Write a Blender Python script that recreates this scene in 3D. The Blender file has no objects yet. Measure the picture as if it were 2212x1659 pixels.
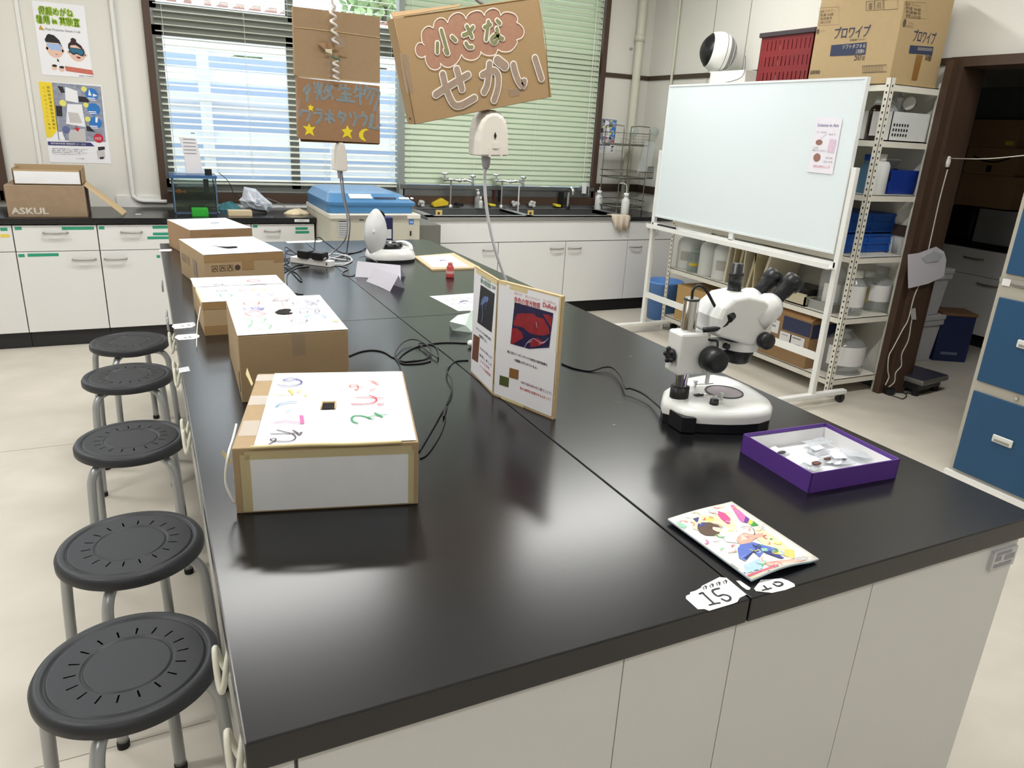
import bpy, math, random
from mathutils import Vector, Matrix
random.seed(7)
PI = math.pi
C = bpy.context.scene.collection
sc = bpy.context.scene

# ------------------------------------------------------------------ camera
CPOS = Vector((-0.037, -0.675, 1.4465))
YAW, PITCH, ROLL, FPX = 0.4640, 0.3337, 0.0550, 1590.35
def _cam_axes():
    cy, sy, cp, sp = math.cos(YAW), math.sin(YAW), math.cos(PITCH), math.sin(PITCH)
    f = Vector((sy*cp, cy*cp, -sp)); r = Vector((cy, -sy, 0)); u = r.cross(f)
    c, s = math.cos(ROLL), math.sin(ROLL)
    return c*r + s*u, -s*r + c*u, f
CR, CU, CF = _cam_axes()
cd = bpy.data.cameras.new('camera'); cam = bpy.data.objects.new('camera', cd); C.objects.link(cam)
cd.sensor_width = 36; cd.sensor_fit = 'HORIZONTAL'; cd.lens = FPX/2212*36; cd.clip_start = 0.02
cam.matrix_world = Matrix(((CR.x, CU.x, -CF.x, CPOS.x), (CR.y, CU.y, -CF.y, CPOS.y), (CR.z, CU.z, -CF.z, CPOS.z), (0, 0, 0, 1)))
sc.camera = cam

def hit(px, py, P0, n):                       # where the sight line of a photo point meets a real plane
    d = CR*((px-1106)/FPX) - CU*((py-829.5)/FPX) + CF
    n = Vector(n); P0 = Vector(P0)
    return CPOS + d*((P0-CPOS).dot(n)/d.dot(n))
def PZ(px, py, z=0.8): return hit(px, py, (0, 0, z), (0, 0, 1))
def PY(px, py, y): return hit(px, py, (0, y, 0), (0, 1, 0))
def PX(px, py, x): return hit(px, py, (x, 0, 0), (1, 0, 0))

# ------------------------------------------------------------------ world, light, exposure
w = bpy.data.worlds.new('sky'); sc.world = w; w.use_nodes = True
nt = w.node_tree; nt.nodes.clear()
out = nt.nodes.new('ShaderNodeOutputWorld'); bg = nt.nodes.new('ShaderNodeBackground')
bg.inputs['Color'].default_value = (0.88, 0.94, 1.0, 1); bg.inputs['Strength'].default_value = 4.9
nt.links.new(bg.outputs[0], out.inputs[0])
sc.view_settings.view_transform = 'Standard'; sc.view_settings.look = 'None'
sc.view_settings.gamma = 1; sc.view_settings.use_curve_mapping = False
sc.view_settings.exposure = 0.0
sc.cycles.use_denoising = True
sc.cycles.max_bounces = 8; sc.cycles.transparent_max_bounces = 24
sc.cycles.sample_clamp_indirect = 6; sc.cycles.caustics_reflective = False; sc.cycles.caustics_refractive = False
CEIL = 3.0
LAMPS = [(x, y) for x in (-1.9, 0.55, 2.75) for y in (.95, 3.45)]+[(-.9, -1.7), (1.6, -1.7)]      # ceiling fixtures (x, y); the unseen rear pair is added as dim fill
LAMP_W = 31.0

# ------------------------------------------------------------------ materials
def lin(c):
    c = c/255.0
    return c/12.92 if c <= 0.04045 else ((c+0.055)/1.055)**2.4
MATS = {}
def M(name, rgb=None, rough=0.5, metal=0.0, noise=0.05, scale=12, bump=0.0, spec=0.5, trans=0.0, alpha=1.0, emit=0, ior=1.45, stretch=None, coat=0):
    if name in MATS: return MATS[name]
    m = bpy.data.materials.new(name); m.use_nodes = True; MATS[name] = m
    t = m.node_tree; b = t.nodes['Principled BSDF']
    col = tuple(lin(c) for c in rgb)
    b.inputs['Roughness'].default_value = rough; b.inputs['Metallic'].default_value = metal
    b.inputs['Specular IOR Level'].default_value = spec; b.inputs['IOR'].default_value = ior
    b.inputs['Transmission Weight'].default_value = trans; b.inputs['Alpha'].default_value = alpha
    b.inputs['Coat Weight'].default_value = coat
    if emit:
        b.inputs['Emission Color'].default_value = (*col, 1); b.inputs['Emission Strength'].default_value = emit
    tc = t.nodes.new('ShaderNodeTexCoord'); mp = t.nodes.new('ShaderNodeMapping'); nz = t.nodes.new('ShaderNodeTexNoise')
    t.links.new(tc.outputs['Object'], mp.inputs[0]); t.links.new(mp.outputs[0], nz.inputs['Vector'])
    if stretch: mp.inputs['Scale'].default_value = stretch
    nz.inputs['Scale'].default_value = scale; nz.inputs['Detail'].default_value = 4
    mx = t.nodes.new('ShaderNodeMix'); mx.data_type = 'RGBA'
    mx.inputs[6].default_value = (*[c*(1-noise*1.6) for c in col], 1); mx.inputs[7].default_value = (*[min(1, c*(1+noise)) for c in col], 1)
    t.links.new(nz.outputs['Fac'], mx.inputs[0]); t.links.new(mx.outputs[2], b.inputs['Base Color'])
    if bump:
        bp = t.nodes.new('ShaderNodeBump'); bp.inputs['Strength'].default_value = bump; bp.inputs['Distance'].default_value = 0.01
        t.links.new(nz.outputs['Fac'], bp.inputs['Height']); t.links.new(bp.outputs[0], b.inputs['Normal'])
    return m
def glass_mat(name, tint=(235, 245, 245), fac=0.88, rough=0.03, gl=1.0):      # thin pane: mostly see-through, a little gloss
    if name in MATS: return MATS[name]
    m = bpy.data.materials.new(name); m.use_nodes = True; MATS[name] = m
    t = m.node_tree; t.nodes.clear()
    o = t.nodes.new('ShaderNodeOutputMaterial'); tr = t.nodes.new('ShaderNodeBsdfTransparent'); g = t.nodes.new('ShaderNodeBsdfGlossy')
    df = t.nodes.new('ShaderNodeBsdfDiffuse'); mx = t.nodes.new('ShaderNodeMixShader'); m2 = t.nodes.new('ShaderNodeMixShader'); fr = t.nodes.new('ShaderNodeLayerWeight'); pw = t.nodes.new('ShaderNodeMath'); ma = t.nodes.new('ShaderNodeMath')
    c = tuple(lin(v) for v in tint)
    tr.inputs[0].default_value = (*c, 1); df.inputs[0].default_value = (*c, 1); g.inputs['Roughness'].default_value = rough
    pw.operation = 'POWER'; pw.inputs[1].default_value = 4.0; ma.operation = 'MULTIPLY_ADD'; ma.inputs[1].default_value = .7*gl; ma.inputs[2].default_value = .04*gl; t.links.new(fr.outputs['Facing'], pw.inputs[0]); t.links.new(pw.outputs[0], ma.inputs[0])
    mx.inputs[0].default_value = 1-fac
    t.links.new(tr.outputs[0], mx.inputs[1]); t.links.new(df.outputs[0], mx.inputs[2])
    t.links.new(ma.outputs[0], m2.inputs[0]); t.links.new(mx.outputs[0], m2.inputs[1]); t.links.new(g.outputs[0], m2.inputs[2])
    t.links.new(m2.outputs[0], o.inputs[0])
    return m

white = M('white_paint', (226, 226, 222), 0.45, noise=0.02)
cab_white = M('cabinet_laminate', (220, 220, 218), 0.35, noise=0.02, scale=3)
black_top = M('bench_top_resin', (17, 17, 20), 0.23, noise=0.12, scale=3.0, spec=0.6, ior=1.5)
black_pl = M('black_plastic', (24, 25, 28), 0.38, noise=0.1, scale=40)
black_rub = M('black_rubber', (18, 18, 18), 0.7)
dark_kick = M('dark_plinth', (44, 44, 47), 0.5)
steel = M('brushed_steel', (182, 182, 180), 0.38, metal=0.85, noise=0.08, stretch=(1, 14, 14))
steel_dark = M('sink_steel', (128, 130, 130), 0.4, metal=0.8, noise=0.15, scale=6)
chrome = M('chrome', (215, 215, 215), 0.08, metal=1.0, noise=0.01)
grey_metal = M('grey_stool_tube', (172, 174, 176), 0.32, metal=0.55, noise=0.05)
card = M('cardboard', (170, 146, 112), 0.8, noise=0.05, scale=60, stretch=(1, 1, 6))
card_dk = M('cardboard_brown', (164, 132, 98), 0.8, noise=0.06, scale=60, stretch=(1, 1, 6))
card_edge = M('cardboard_edge', (204, 178, 138), 0.85, noise=0.1, scale=90)
tape_br = M('packing_tape', (156, 126, 88), 0.3, noise=0.05)
mask_tape = M('masking_tape', (214, 198, 150), 0.6, noise=0.06)
clear_tape = glass_mat('clear_tape', (252, 250, 246), 0.93, 0.25)
paper = M('white_paper', (232, 232, 236), 0.75, noise=0.015, scale=25, bump=0.05)
wood_dk = M('dark_brown_wood', (74, 56, 44), 0.5, noise=0.15, scale=8, stretch=(6, 6, .6))
wood_strip = M('brown_trim_wood', (68, 54, 44), 0.5, noise=0.1)
wallm = M('wall_paint', (216, 214, 206), 0.75, noise=0.02, scale=4, bump=0.03)
alum = M('window_aluminium', (150, 153, 148), 0.4, metal=0.4, noise=0.03)
ink_k = M('black_ink', (32, 30, 32), 0.6); ink_r = M('red_ink', (190, 40, 48), 0.6); ink_b = M('blue_ink', (44, 62, 118), 0.6)
ink_g = M('green_ink', (58, 110, 72), 0.6); ink_gr = M('grey_ink', (128, 128, 134), 0.6)
blue_pl = M('blue_plastic', (24, 74, 170), 0.35, noise=0.03)
clear_pl = glass_mat('clear_plastic', (242, 245, 246), 0.80, 0.10)
milk_pl = M('milky_plastic', (214, 216, 214), 0.4, noise=0.03)
bag_pl = glass_mat('plastic_bag_film', (240, 243, 246), 0.6, 0.12, 1.2)
glassy = glass_mat('clear_glass', (236, 244, 242), 0.86, 0.02, 1.3)
pane = glass_mat('window_pane', (250, 251, 251), 0.98, 0.01)

def thin_paper(name, rgb, tr=.45):            # paper that lets some light through
    m = bpy.data.materials.new(name); m.use_nodes = True; MATS[name] = m; t = m.node_tree; t.nodes.clear()
    o = t.nodes.new('ShaderNodeOutputMaterial'); d = t.nodes.new('ShaderNodeBsdfDiffuse'); l = t.nodes.new('ShaderNodeBsdfTranslucent'); x = t.nodes.new('ShaderNodeMixShader'); n = t.nodes.new('ShaderNodeTexNoise'); c = t.nodes.new('ShaderNodeMix')
    c.data_type = 'RGBA'; col = [lin(v) for v in rgb]; c.inputs[6].default_value = (*[v*.95 for v in col], 1); c.inputs[7].default_value = (*col, 1); n.inputs['Scale'].default_value = 20
    t.links.new(n.outputs['Fac'], c.inputs[0])
    for s_ in (d, l): t.links.new(c.outputs[2], s_.inputs[0])
    x.inputs[0].default_value = tr; t.links.new(d.outputs[0], x.inputs[1]); t.links.new(l.outputs[0], x.inputs[2]); t.links.new(x.outputs[0], o.inputs[0]); return m

# ------------------------------------------------------------------ mesh helper
class MB:
    def __init__(s): s.v = []; s.f = []; s.m = []; s.cur = 0; s.sm = []; s.smooth = False
    def mat(s, i): s.cur = i; return s
    def add(s, vs, fs, smooth=None):
        b = len(s.v); s.v += [Vector(p) for p in vs]
        for f in fs: s.f.append([b+i for i in f]); s.m.append(s.cur); s.sm.append(s.smooth if smooth is None else smooth)
        return s
    def hexa(s, p):                           # 8 corners: bottom 4 ccw, top 4 ccw
        return s.add(p, [(3, 2, 1, 0), (4, 5, 6, 7), (0, 1, 5, 4), (1, 2, 6, 5), (2, 3, 7, 6), (3, 0, 4, 7)], False)
    def box(s, a, b):
        x0, x1 = sorted((a[0], b[0])); y0, y1 = sorted((a[1], b[1])); z0, z1 = sorted((a[2], b[2]))
        return s.hexa([(x0, y0, z0), (x1, y0, z0), (x1, y1, z0), (x0, y1, z0), (x0, y0, z1), (x1, y0, z1), (x1, y1, z1), (x0, y1, z1)])
    def obox(s, O, ux, uy, uz):               # oriented box from a corner and three edge vectors
        O = Vector(O); ux, uy, uz = Vector(ux), Vector(uy), Vector(uz)
        return s.hexa([O, O+ux, O+ux+uy, O+uy, O+uz, O+ux+uz, O+ux+uy+uz, O+uy+uz])
    def prism(s, poly, z0, z1, top=None, smooth=False):
        n = len(poly); tp = top or poly
        return s.add([(x, y, z0) for x, y in poly]+[(x, y, z1) for x, y in tp],
                     [tuple(range(n))[::-1], tuple(range(n, 2*n))]+[(i, (i+1) % n, n+(i+1) % n, n+i) for i in range(n)], smooth)
    def lathe(s, prof, c=(0, 0, 0), ax=(0, 0, 1), n=24, smooth=True, skip=None):
        c = Vector(c); a = Vector(ax).normalized(); q = a.orthogonal().normalized(); r2 = a.cross(q)
        if abs(a.z) > .999: q, r2 = Vector((1, 0, 0)), Vector((0, 1, 0))*(1 if a.z > 0 else -1)
        vs = []; fs = []; L = len(prof)
        for r, z in prof:
            for i in range(n):
                t = 2*PI*i/n; vs.append(c+a*z+(q*math.cos(t)+r2*math.sin(t))*max(r, 1e-5))
        for j in range(L-1):
            for i in range(n):
                if skip and skip(j, i): continue
                fs.append((j*n+i, j*n+(i+1) % n, (j+1)*n+(i+1) % n, (j+1)*n+i))
        return s.add(vs, fs, smooth)
    def cyl(s, a, b, r, n=16, r2=None):
        a = Vector(a); b = Vector(b); L = (b-a).length; r2 = r if r2 is None else r2
        return s.lathe([(0, 0), (r, 0)], a, b-a, n, False).lathe([(r, 0), (r2, L)], a, b-a, n).lathe([(r2, L), (0, L)], a, b-a, n, False)
    def tube(s, pts, r, n=8, close=False):
        pts = [Vector(p) for p in pts]; N = len(pts); vs = []; fs = []; up = None
        for i, p in enumerate(pts):
            t = (pts[(i+1) % N] if close or i < N-1 else p)-(pts[i-1] if close or i > 0 else p)
            t = t.normalized() if t.length > 1e-9 else Vector((0, 0, 1))
            up = t.orthogonal().normalized() if up is None else (up-t*up.dot(t)).normalized()
            q = t.cross(up); rr = r[i] if isinstance(r, (list, tuple)) else r
            for k in range(n):
                a = 2*PI*k/n; vs.append(p+(up*math.cos(a)+q*math.sin(a))*rr)
        for i in range(N if close else N-1):
            j = (i+1) % N
            for k in range(n): fs.append((i*n+k, i*n+(k+1) % n, j*n+(k+1) % n, j*n+k))
        if not close: fs += [tuple(range(n))[::-1], tuple(range((N-1)*n, N*n))]
        return s.add(vs, fs, True)
    def ball(s, c, r, n=20, sc_=(1, 1, 1)):
        c = Vector(c); vs = []; fs = []; h = n//2
        for j in range(h+1):
            a = PI*j/h
            for i in range(n):
                t = 2*PI*i/n; vs.append(c+Vector((r*sc_[0]*math.sin(a)*math.cos(t), r*sc_[1]*math.sin(a)*math.sin(t), r*sc_[2]*math.cos(a))))
        for j in range(h):
            for i in range(n): fs.append((j*n+i, (j+1)*n+i, (j+1)*n+(i+1) % n, j*n+(i+1) % n))
        return s.add(vs, fs, True)
    def quad(s, a, b, c, d): return s.add([a, b, c, d], [(0, 1, 2, 3)], False)
    def plate(s, poly, th, n):                # flat polygon with thickness th along normal n
        n = Vector(n).normalized()*th; k = len(poly); P = [Vector(p) for p in poly]
        return s.add(P+[p+n for p in P], [tuple(range(k))[::-1], tuple(range(k, 2*k))]+[(i, (i+1) % k, k+(i+1) % k, k+i) for i in range(k)], False)
    # painted marks on a frame (O, ux, uy): thin raised ink
    def fpoly(s, fr, pts, off=0.0005):
        O, ux, uy = fr; n = ux.cross(uy).normalized()
        return s.add([O+ux*u+uy*v+n*off for u, v in pts], [tuple(range(len(pts)))], False)
    def frect(s, fr, u0, v0, u1, v1, off=0.0005): return s.fpoly(fr, [(u0, v0), (u1, v0), (u1, v1), (u0, v1)], off)
    def fdisc(s, fr, u, v, r, off=0.0005, n=16, ry=None):
        return s.fpoly(fr, [(u+r*math.cos(2*PI*i/n), v+(ry or r)*math.sin(2*PI*i/n)) for i in range(n)], off)
    def stroke(s, P, w, n, off=0.0005):       # smooth round-ended ribbon through points lying on a plane of normal n
        s.k = (getattr(s, 'k', 0)+1) % 12
        n = Vector(n).normalized(); P = [Vector(p)+n*(off+s.k*.00006) for p in P]
        if len(P) > 2 and P[0] != P[-1]: P = curve(P, 4)
        P = [p for i, p in enumerate(P) if i == 0 or (p-P[i-1]).length > w*.12] if len(P) > 2 else P
        if len(P) < 2: return s
        N = len(P); Lf = []; Rt = []
        for i in range(N):
            d = (P[min(i+1, N-1)]-P[max(i-1, 0)])
            d = d.normalized() if d.length > 1e-7 else (P[-1]-P[0]).normalized()
            q = n.cross(d)*w/2; Lf.append(P[i]+q); Rt.append(P[i]-q)
        vs = Lf+Rt; fs = [(N+i, N+i+1, i+1, i) for i in range(N-1)]
        s.add(vs, fs, False)
        for e, p, d in ((0, P[0], (P[0]-P[1]).normalized()), (N-1, P[-1], (P[-1]-P[-2]).normalized())):
            q = n.cross(d); s.add([p+q*math.cos(PI*i/8)*w/2+d*math.sin(PI*i/8)*w/2 for i in range(9)], [tuple(range(9))[::-1]], False)
        return s
    def text(s, body, fr, u, v, h, width=None, off=0.0006, align='L'):
        O, ux, uy = fr; n = ux.cross(uy).normalized()
        c = bpy.data.curves.new('txt', 'FONT'); c.body = body; c.size = 1; c.resolution_u = 2
        o = bpy.data.objects.new('txt', c); C.objects.link(o)
        me = bpy.data.meshes.new_from_object(o.evaluated_get(bpy.context.evaluated_depsgraph_get()))
        bpy.data.objects.remove(o); bpy.data.curves.remove(c)
        if not me.vertices: return s
        xs = [q.co.x for q in me.vertices]; x0, x1 = min(xs), max(xs)
        sx = (width/(x1-x0)) if width else h*1.0; sy = h*1.0
        if align == 'C': u = u-(x1-x0)*sx/2
        s.add([O+ux*(u+(q.co.x-x0)*sx)+uy*(v+q.co.y*sy)+n*off for q in me.vertices], [tuple(p.vertices) for p in me.polygons], False)
        bpy.data.meshes.remove(me)
        return s
    def build(s, name, mats, parent=None, world=True, bevel=0, label=None, merge=False, sub=0):
        me = bpy.data.meshes.new(name)
        vs = s.v
        if parent is not None and world:
            inv = WM[parent.name].inverted(); vs = [inv @ p for p in vs]
        me.from_pydata([tuple(p) for p in vs], [], s.f)
        for m in (mats if isinstance(mats, (list, tuple)) else [mats]): me.materials.append(m)
        me.polygons.foreach_set('material_index', s.m); me.polygons.foreach_set('use_smooth', s.sm)
        me.update()
        o = bpy.data.objects.new(name, me); C.objects.link(o)
        if parent is not None: o.parent = parent
        WM[o.name] = WM[parent.name].copy() if parent is not None else Matrix.Identity(4)
        if merge:
            import bmesh
            bm = bmesh.new(); bm.from_mesh(me); bmesh.ops.remove_doubles(bm, verts=bm.verts, dist=1e-5); bm.to_mesh(me); bm.free()
        if bevel:
            b = o.modifiers.new('bevel', 'BEVEL'); b.width = bevel; b.segments = 2; b.limit_method = 'ANGLE'
        if sub:
            q = o.modifiers.new('subdivision', 'SUBSURF'); q.levels = sub; q.render_levels = sub
        if label: o['label'] = label
        return o
WM = {}
def thing(name, label, cat, loc=(0, 0, 0), rz=0, group=None, R=None):
    o = bpy.data.objects.new(name, None); C.objects.link(o); o.empty_display_size = .05
    m = Matrix.Translation(loc) @ (R if R is not None else Matrix.Rotation(rz, 4, 'Z'))
    o.matrix_world = m; WM[o.name] = m
    o['label'] = label; o['category'] = cat
    if group: o['group'] = group
    return o
def tag(o, label, cat, group=None, kind=None):
    if label: o['label'] = label
    if cat: o['category'] = cat
    if group: o['group'] = group
    if kind: o['kind'] = kind
    return o
def struct(o): o['kind'] = 'structure'; return o
def base(o):                                   # single-mesh thing: put its origin at its base
    me = o.data; xs = [v.co for v in me.vertices]
    c = Vector(((min(v.x for v in xs)+max(v.x for v in xs))/2, (min(v.y for v in xs)+max(v.y for v in xs))/2, min(v.z for v in xs)))
    me.transform(Matrix.Translation(-c)); o.location = c
    return o
def one(mb, name, mats, label, cat, group=None, bevel=0, kind=None, sub=0):
    return tag(base(mb.build(name, mats, bevel=bevel, sub=sub)), label, cat, group, kind)
def dup(root, loc, rz, label=None):
    r = root.copy(); C.objects.link(r)
    r.matrix_world = Matrix.Translation(loc) @ Matrix.Rotation(rz, 4, 'Z')
    if label: r['label'] = label
    for ch in root.children:
        c = ch.copy(); C.objects.link(c); c.parent = r
        for g in ch.children:
            d = g.copy(); C.objects.link(d); d.parent = c
    return r
def curve(pts, k=8):                           # Catmull-Rom through points
    P = [Vector(p) for p in pts]; P = [P[0]]+P+[P[-1]]; r = []
    for i in range(1, len(P)-2):
        a, b, c, d = P[i-1:i+3]
        for j in range(k):
            t = j/k; r.append(.5*((2*b)+(c-a)*t+(2*a-5*b+4*c-d)*t*t+(3*b-a-3*c+d)*t**3))
    return r+[P[-2]]
# ------------------------------------------------------------------ the room
YB, XR, XL, YF = 5.14, 4.05, -3.9, -3.6           # inner faces of the walls
WX0, WX1, WZ0, WZ1 = 0.10, 3.54, 0.90, 2.85       # window opening
DX = XR; DY0, DY1, DZ = 1.05, 2.24, 1.90          # door opening in the right wall
floor_m = M('vinyl_floor', (211, 204, 191), 0.42, noise=0.07, scale=2.2, bump=0.02, spec=0.35)
ft = floor_m.node_tree                            # fine speckle and faint stains of the sheet
b_ = ft.nodes['Principled BSDF']; n2 = ft.nodes.new('ShaderNodeTexNoise'); n2.inputs['Scale'].default_value = 55
m2 = ft.nodes.new('ShaderNodeMix'); m2.data_type = 'RGBA'; m2.blend_type = 'MULTIPLY'; m2.inputs[0].default_value = 0.22
lk = b_.inputs['Base Color'].links[0].from_socket
ft.links.new(lk, m2.inputs[6]); ft.links.new(n2.outputs['Fac'], m2.inputs[7]); ft.links.new(m2.outputs[2], b_.inputs['Base Color'])
mb = MB().box((XL-.3, YF-.3, -.1), (7.2, YB+.3, 0)); struct(mb.build('floor', floor_m))
mb = MB()
for y in (-0.9, .95, 2.9): mb.box((XL, y-.0012, 0.0), (-.02, y+.0012, .0006))
o = struct(mb.build('trim_9', M('floor_seam', (150, 140, 122), .6)))
ceil_m = M('ceiling_board', (236, 237, 238), 0.85, noise=0.03, scale=30)
struct(MB().box((XL-.2, YF-.2, CEIL), (7.2, YB+.2, CEIL+.1)).build('ceiling', ceil_m))
T = .18
w2 = (-2.9, -.86)                                 # second window, only its right frame is seen
mb = MB()
for (x0, x1) in ((XL-T, w2[0]), (w2[1], WX0), (WX1, 7.2)): mb.box((x0, YB, 0), (x1, YB+T, CEIL))
for (x0, x1) in (w2, (WX0, WX1)): mb.box((x0, YB, 0), (x1, YB+T, WZ0)); mb.box((x0, YB, WZ1), (x1, YB+T, CEIL))
struct(mb.build('wall_back', wallm))
struct(MB().box((XL-T, YF-T, 0), (XL, YB, CEIL)).build('wall_left', wallm))
struct(MB().box((XL, YF-T, 0), (7.2, YF, CEIL)).build('wall_front', wallm))
mb = MB().box((XR, DY1, 0), (XR+T, YB, CEIL)).box((XR, DY0, DZ), (XR+T, DY1, CEIL)).box((XR, YF, 0), (XR+T, DY0, CEIL))
struct(mb.build('wall_right', wallm))
struct(MB().box((6.35, YF, 0), (6.5, YB, CEIL)).build('wall_storeroom_back', wallm))
# door frame
mb = MB().box((XR-.085, DY1-.03, 0), (XR+T+.02, DY1+.012, DZ+.02)).box((XR-.03, DY1-.055, 0), (XR+T-.05, DY1-.03, DZ-.01))
mb.box((XR-.03, DY0-.05, DZ-.01), (XR+T+.02, DY1+.03, DZ+.04)).box((XR-.03, DY0-.05, 0), (XR+T+.02, DY0, DZ+.04))
struct(mb.build('door_1', wood_dk))
# panel seams on the right wall, trims
mb = MB()
for px in (1550, 1625): 
    p = PX(px, 0, XR); mb.box((XR-.0015, p.y-.003, 1.0), (XR+.01, p.y+.003, CEIL))
struct(mb.build('trim_1', M('panel_joint', (140, 138, 126), .7)))
mb = MB().box((WX1+.02, YB-.012, 1.905), (XR, YB, 1.94)).box((XR-.012, DY1+.03, 1.905), (XR, YB, 1.94))
struct(mb.build('trim_2', wood_strip))
mb = MB().box((WX1+.02, YB-.012, .955), (XR, YB, 1.02)).box((XR-.012, DY1+.03, .955), (XR, YB, 1.02))
struct(mb.build('trim_3', wood_strip))
mb = MB().box((WX0-.32, YB-.02, .80), (1.78, YB, .875)); struct(mb.build('trim_4', M('service_duct', (226, 226, 222), .5)))
struct(MB().box((XR-.01, DY1+.03, 0), (XR, YB, .09)).build('baseboard_right', dark_kick))
# pipes on the walls
pipe_m = M('painted_pipe', (203, 203, 186), .5)
p = PY(1384, 0, YB-.05)
mb = MB().cyl((3.885, YB-.05, .8), (3.885, YB-.05, CEIL), .036, 20).lathe([(.036, 0), (.044, 0), (.044, .05), (.036, .05)], (3.885, YB-.05, 2.2))
one(mb, 'wall_pipe', pipe_m, 'thick cream painted pipe running up in the room corner', 'pipe')
mb = MB().cyl((XR-.02, 4.78, .8), (XR-.02, 4.78, CEIL), .011, 12)
one(mb, 'conduit_pipe', pipe_m, 'thin cream conduit on right wall beside the corner pipe', 'pipe')
mb = MB().tube(curve([(-.118, YB-.016, 2.98), (-.118, YB-.016, 1.6), (-.118, YB-.016, .95), (-.11, YB-.03, .87), (-.07, YB-.036, .845), (0, YB-.036, .842), (.09, YB-.036, .84)], 6), .014, 8)
one(mb, 'cable_duct', M('duct_white', (224, 224, 220), .5), 'white cable duct down the wall bending right under the window', 'cable duct')
mb = MB().box((-.645, YB-.01, .85), (-.625, YB, CEIL)); one(mb, 'cable_duct', MATS['duct_white'], 'flat white duct strip left of the two posters', 'cable duct')
p = PY(1361, 105, YB); mb = MB().cyl((p.x, YB, p.z), (p.x, YB-.02, p.z), .008, 10).cyl((p.x-.012, YB-.02, p.z), (p.x+.012, YB-.02, p.z), .004, 8)
one(mb, 'wall_hook', chrome, 'small metal hook on the wall left of corner pipe', 'hook')

# window 1
F = .045
o = MB()
o.box((WX0-F, YB-.03, WZ0-F-.02), (WX0, YB+.06, WZ1+F)).box((WX1, YB-.03, WZ0-F-.02), (WX1+F, YB+.06, WZ1+F))
o.box((WX0-F, YB-.035, WZ0-F-.02), (WX1+F, YB+.06, WZ0)).box((WX0-F, YB-.03, WZ1), (WX1+F, YB+.06, WZ1+F))
win = struct(o.build('window_1', wood_dk)); WM[win.name] = Matrix.Identity(4)
mb = MB()
mx = 1.79
def sash(x0, x1, z0, z1, y, t=.045):
    mb.box((x0, y, z0), (x0+t, y+.03, z1)).box((x1-t, y, z0), (x1, y+.03, z1)).box((x0, y, z0), (x1, y+.03, z0+t)).box((x0, y, z1-t), (x1, y+.03, z1))
mb.box((WX0, YB+.04, 1.97), (WX1, YB+.11, 2.07)).box((WX0, YB+.04, WZ0), (WX1, YB+.12, WZ0+.03)).box((WX0, YB+.04, WZ1-.03), (WX1, YB+.12, WZ1))
sash(WX0, 1.02, WZ0+.03, 1.97, YB+.05, .06); sash(.97, mx+.05, WZ0+.03, 1.97, YB+.085, .06); sash(mx, 2.68, WZ0+.03, 1.97, YB+.05); sash(2.63, WX1, WZ0+.03, 1.97, YB+.085)
sash(WX0, 1.02, 2.07, WZ1-.03, YB+.05, .04); sash(.97, mx+.05, 2.07, WZ1-.03, YB+.085, .04); sash(mx, WX1, 2.07, WZ1-.03, YB+.05, .04)
o = mb.build('window_frame', alum, win); o['label'] = 'grey aluminium sash frame'
MB().box((WX0, YB+.1, WZ0), (WX1, YB+.104, WZ1)).build('pane', pane, win)
MB().box((mx-.022, YB-.03, WZ0-.02), (mx+.022, YB+.05, WZ1)).build('mullion', M('mullion_grey', (142, 148, 142), .45), win)
# window 2
o = MB().box((w2[1]-.02, YB-.03, WZ0-.06), (w2[1]+.03, YB+.06, WZ1)).box((w2[0], YB-.03, WZ0-.06), (w2[1], YB+.06, WZ0)).box((w2[0], YB-.03, WZ1), (w2[1], YB+.06, WZ1+.04)).build('window_2', wood_dk)
struct(o); WM[o.name] = Matrix.Identity(4)
MB().box((w2[0], YB+.1, WZ0), (w2[1]-.02, YB+.104, WZ1)).build('pane', pane, o)

# blinds: open slats in the left half, closed green slats in the right half
blind_m = M('blind_slat_cream', (214, 217, 204), .5, noise=.02); blind_g = M('blind_slat_green', (190, 202, 178), .5, noise=.02)
def blind(label, x0, x1, tilt, m, z0, z1, yb):
    t = thing('venetian_blind', label, 'blind', ((x0+x1)/2, yb, z0))
    s = MB(); z = z0+.03; k = .041; wd = .024
    while z < z1-.03:
        dy, dz = math.cos(tilt)*wd, math.sin(tilt)*wd
        # slightly crowned slat
        a = [(x0, yb-dy, z-dz), (x0, yb, z+.003), (x0, yb+dy, z+dz)]; b = [(x1, q[1], q[2]) for q in a]
        e = .0009
        for i in (0, 1):
            s.hexa([Vector(a[i])-Vector((0, 0, e)), Vector(b[i])-Vector((0, 0, e)), Vector(b[i+1])-Vector((0, 0, e)), Vector(a[i+1])-Vector((0, 0, e)), a[i], b[i], b[i+1], a[i+1]])
        z += k
    s.build('slats', m, t)
    MB().box((x0, yb-.022, z1-.03), (x1, yb+.022, z1)).build('head_rail', m, t)
    MB().box((x0, yb-.014, z0), (x1, yb+.014, z0+.014)).build('bottom_rail', m, t)
    for u in (.03, .34, .66, .97):
        x = x0+(x1-x0)*u; MB().cyl((x, yb-.026, z0), (x, yb-.026, z1), .0011, 5).cyl((x, yb+.026, z0), (x, yb+.026, z1), .0011, 5).build('ladder_cord', white, t)
    return t
blind('cream venetian blind with open slats in the left half of the window', WX0+.02, mx-.03, 0.22, blind_m, WZ0+.06, WZ1-.01, YB+.012)
tb = blind('green tinted venetian blind with closed slats in the right half of the window', mx+.03, WX1-.015, 1.12, blind_g, WZ0+.09, WZ1-.01, YB-.005)
MB().cyl((WX1-.1, YB-.045, WZ0+.15), (WX1-.1, YB-.045, WZ1), .003, 6).cyl((WX1-.035, YB-.045, WZ0+.02), (WX1-.035, YB-.045, WZ1), .002, 6).build('pull_cord', white, tb)
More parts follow.
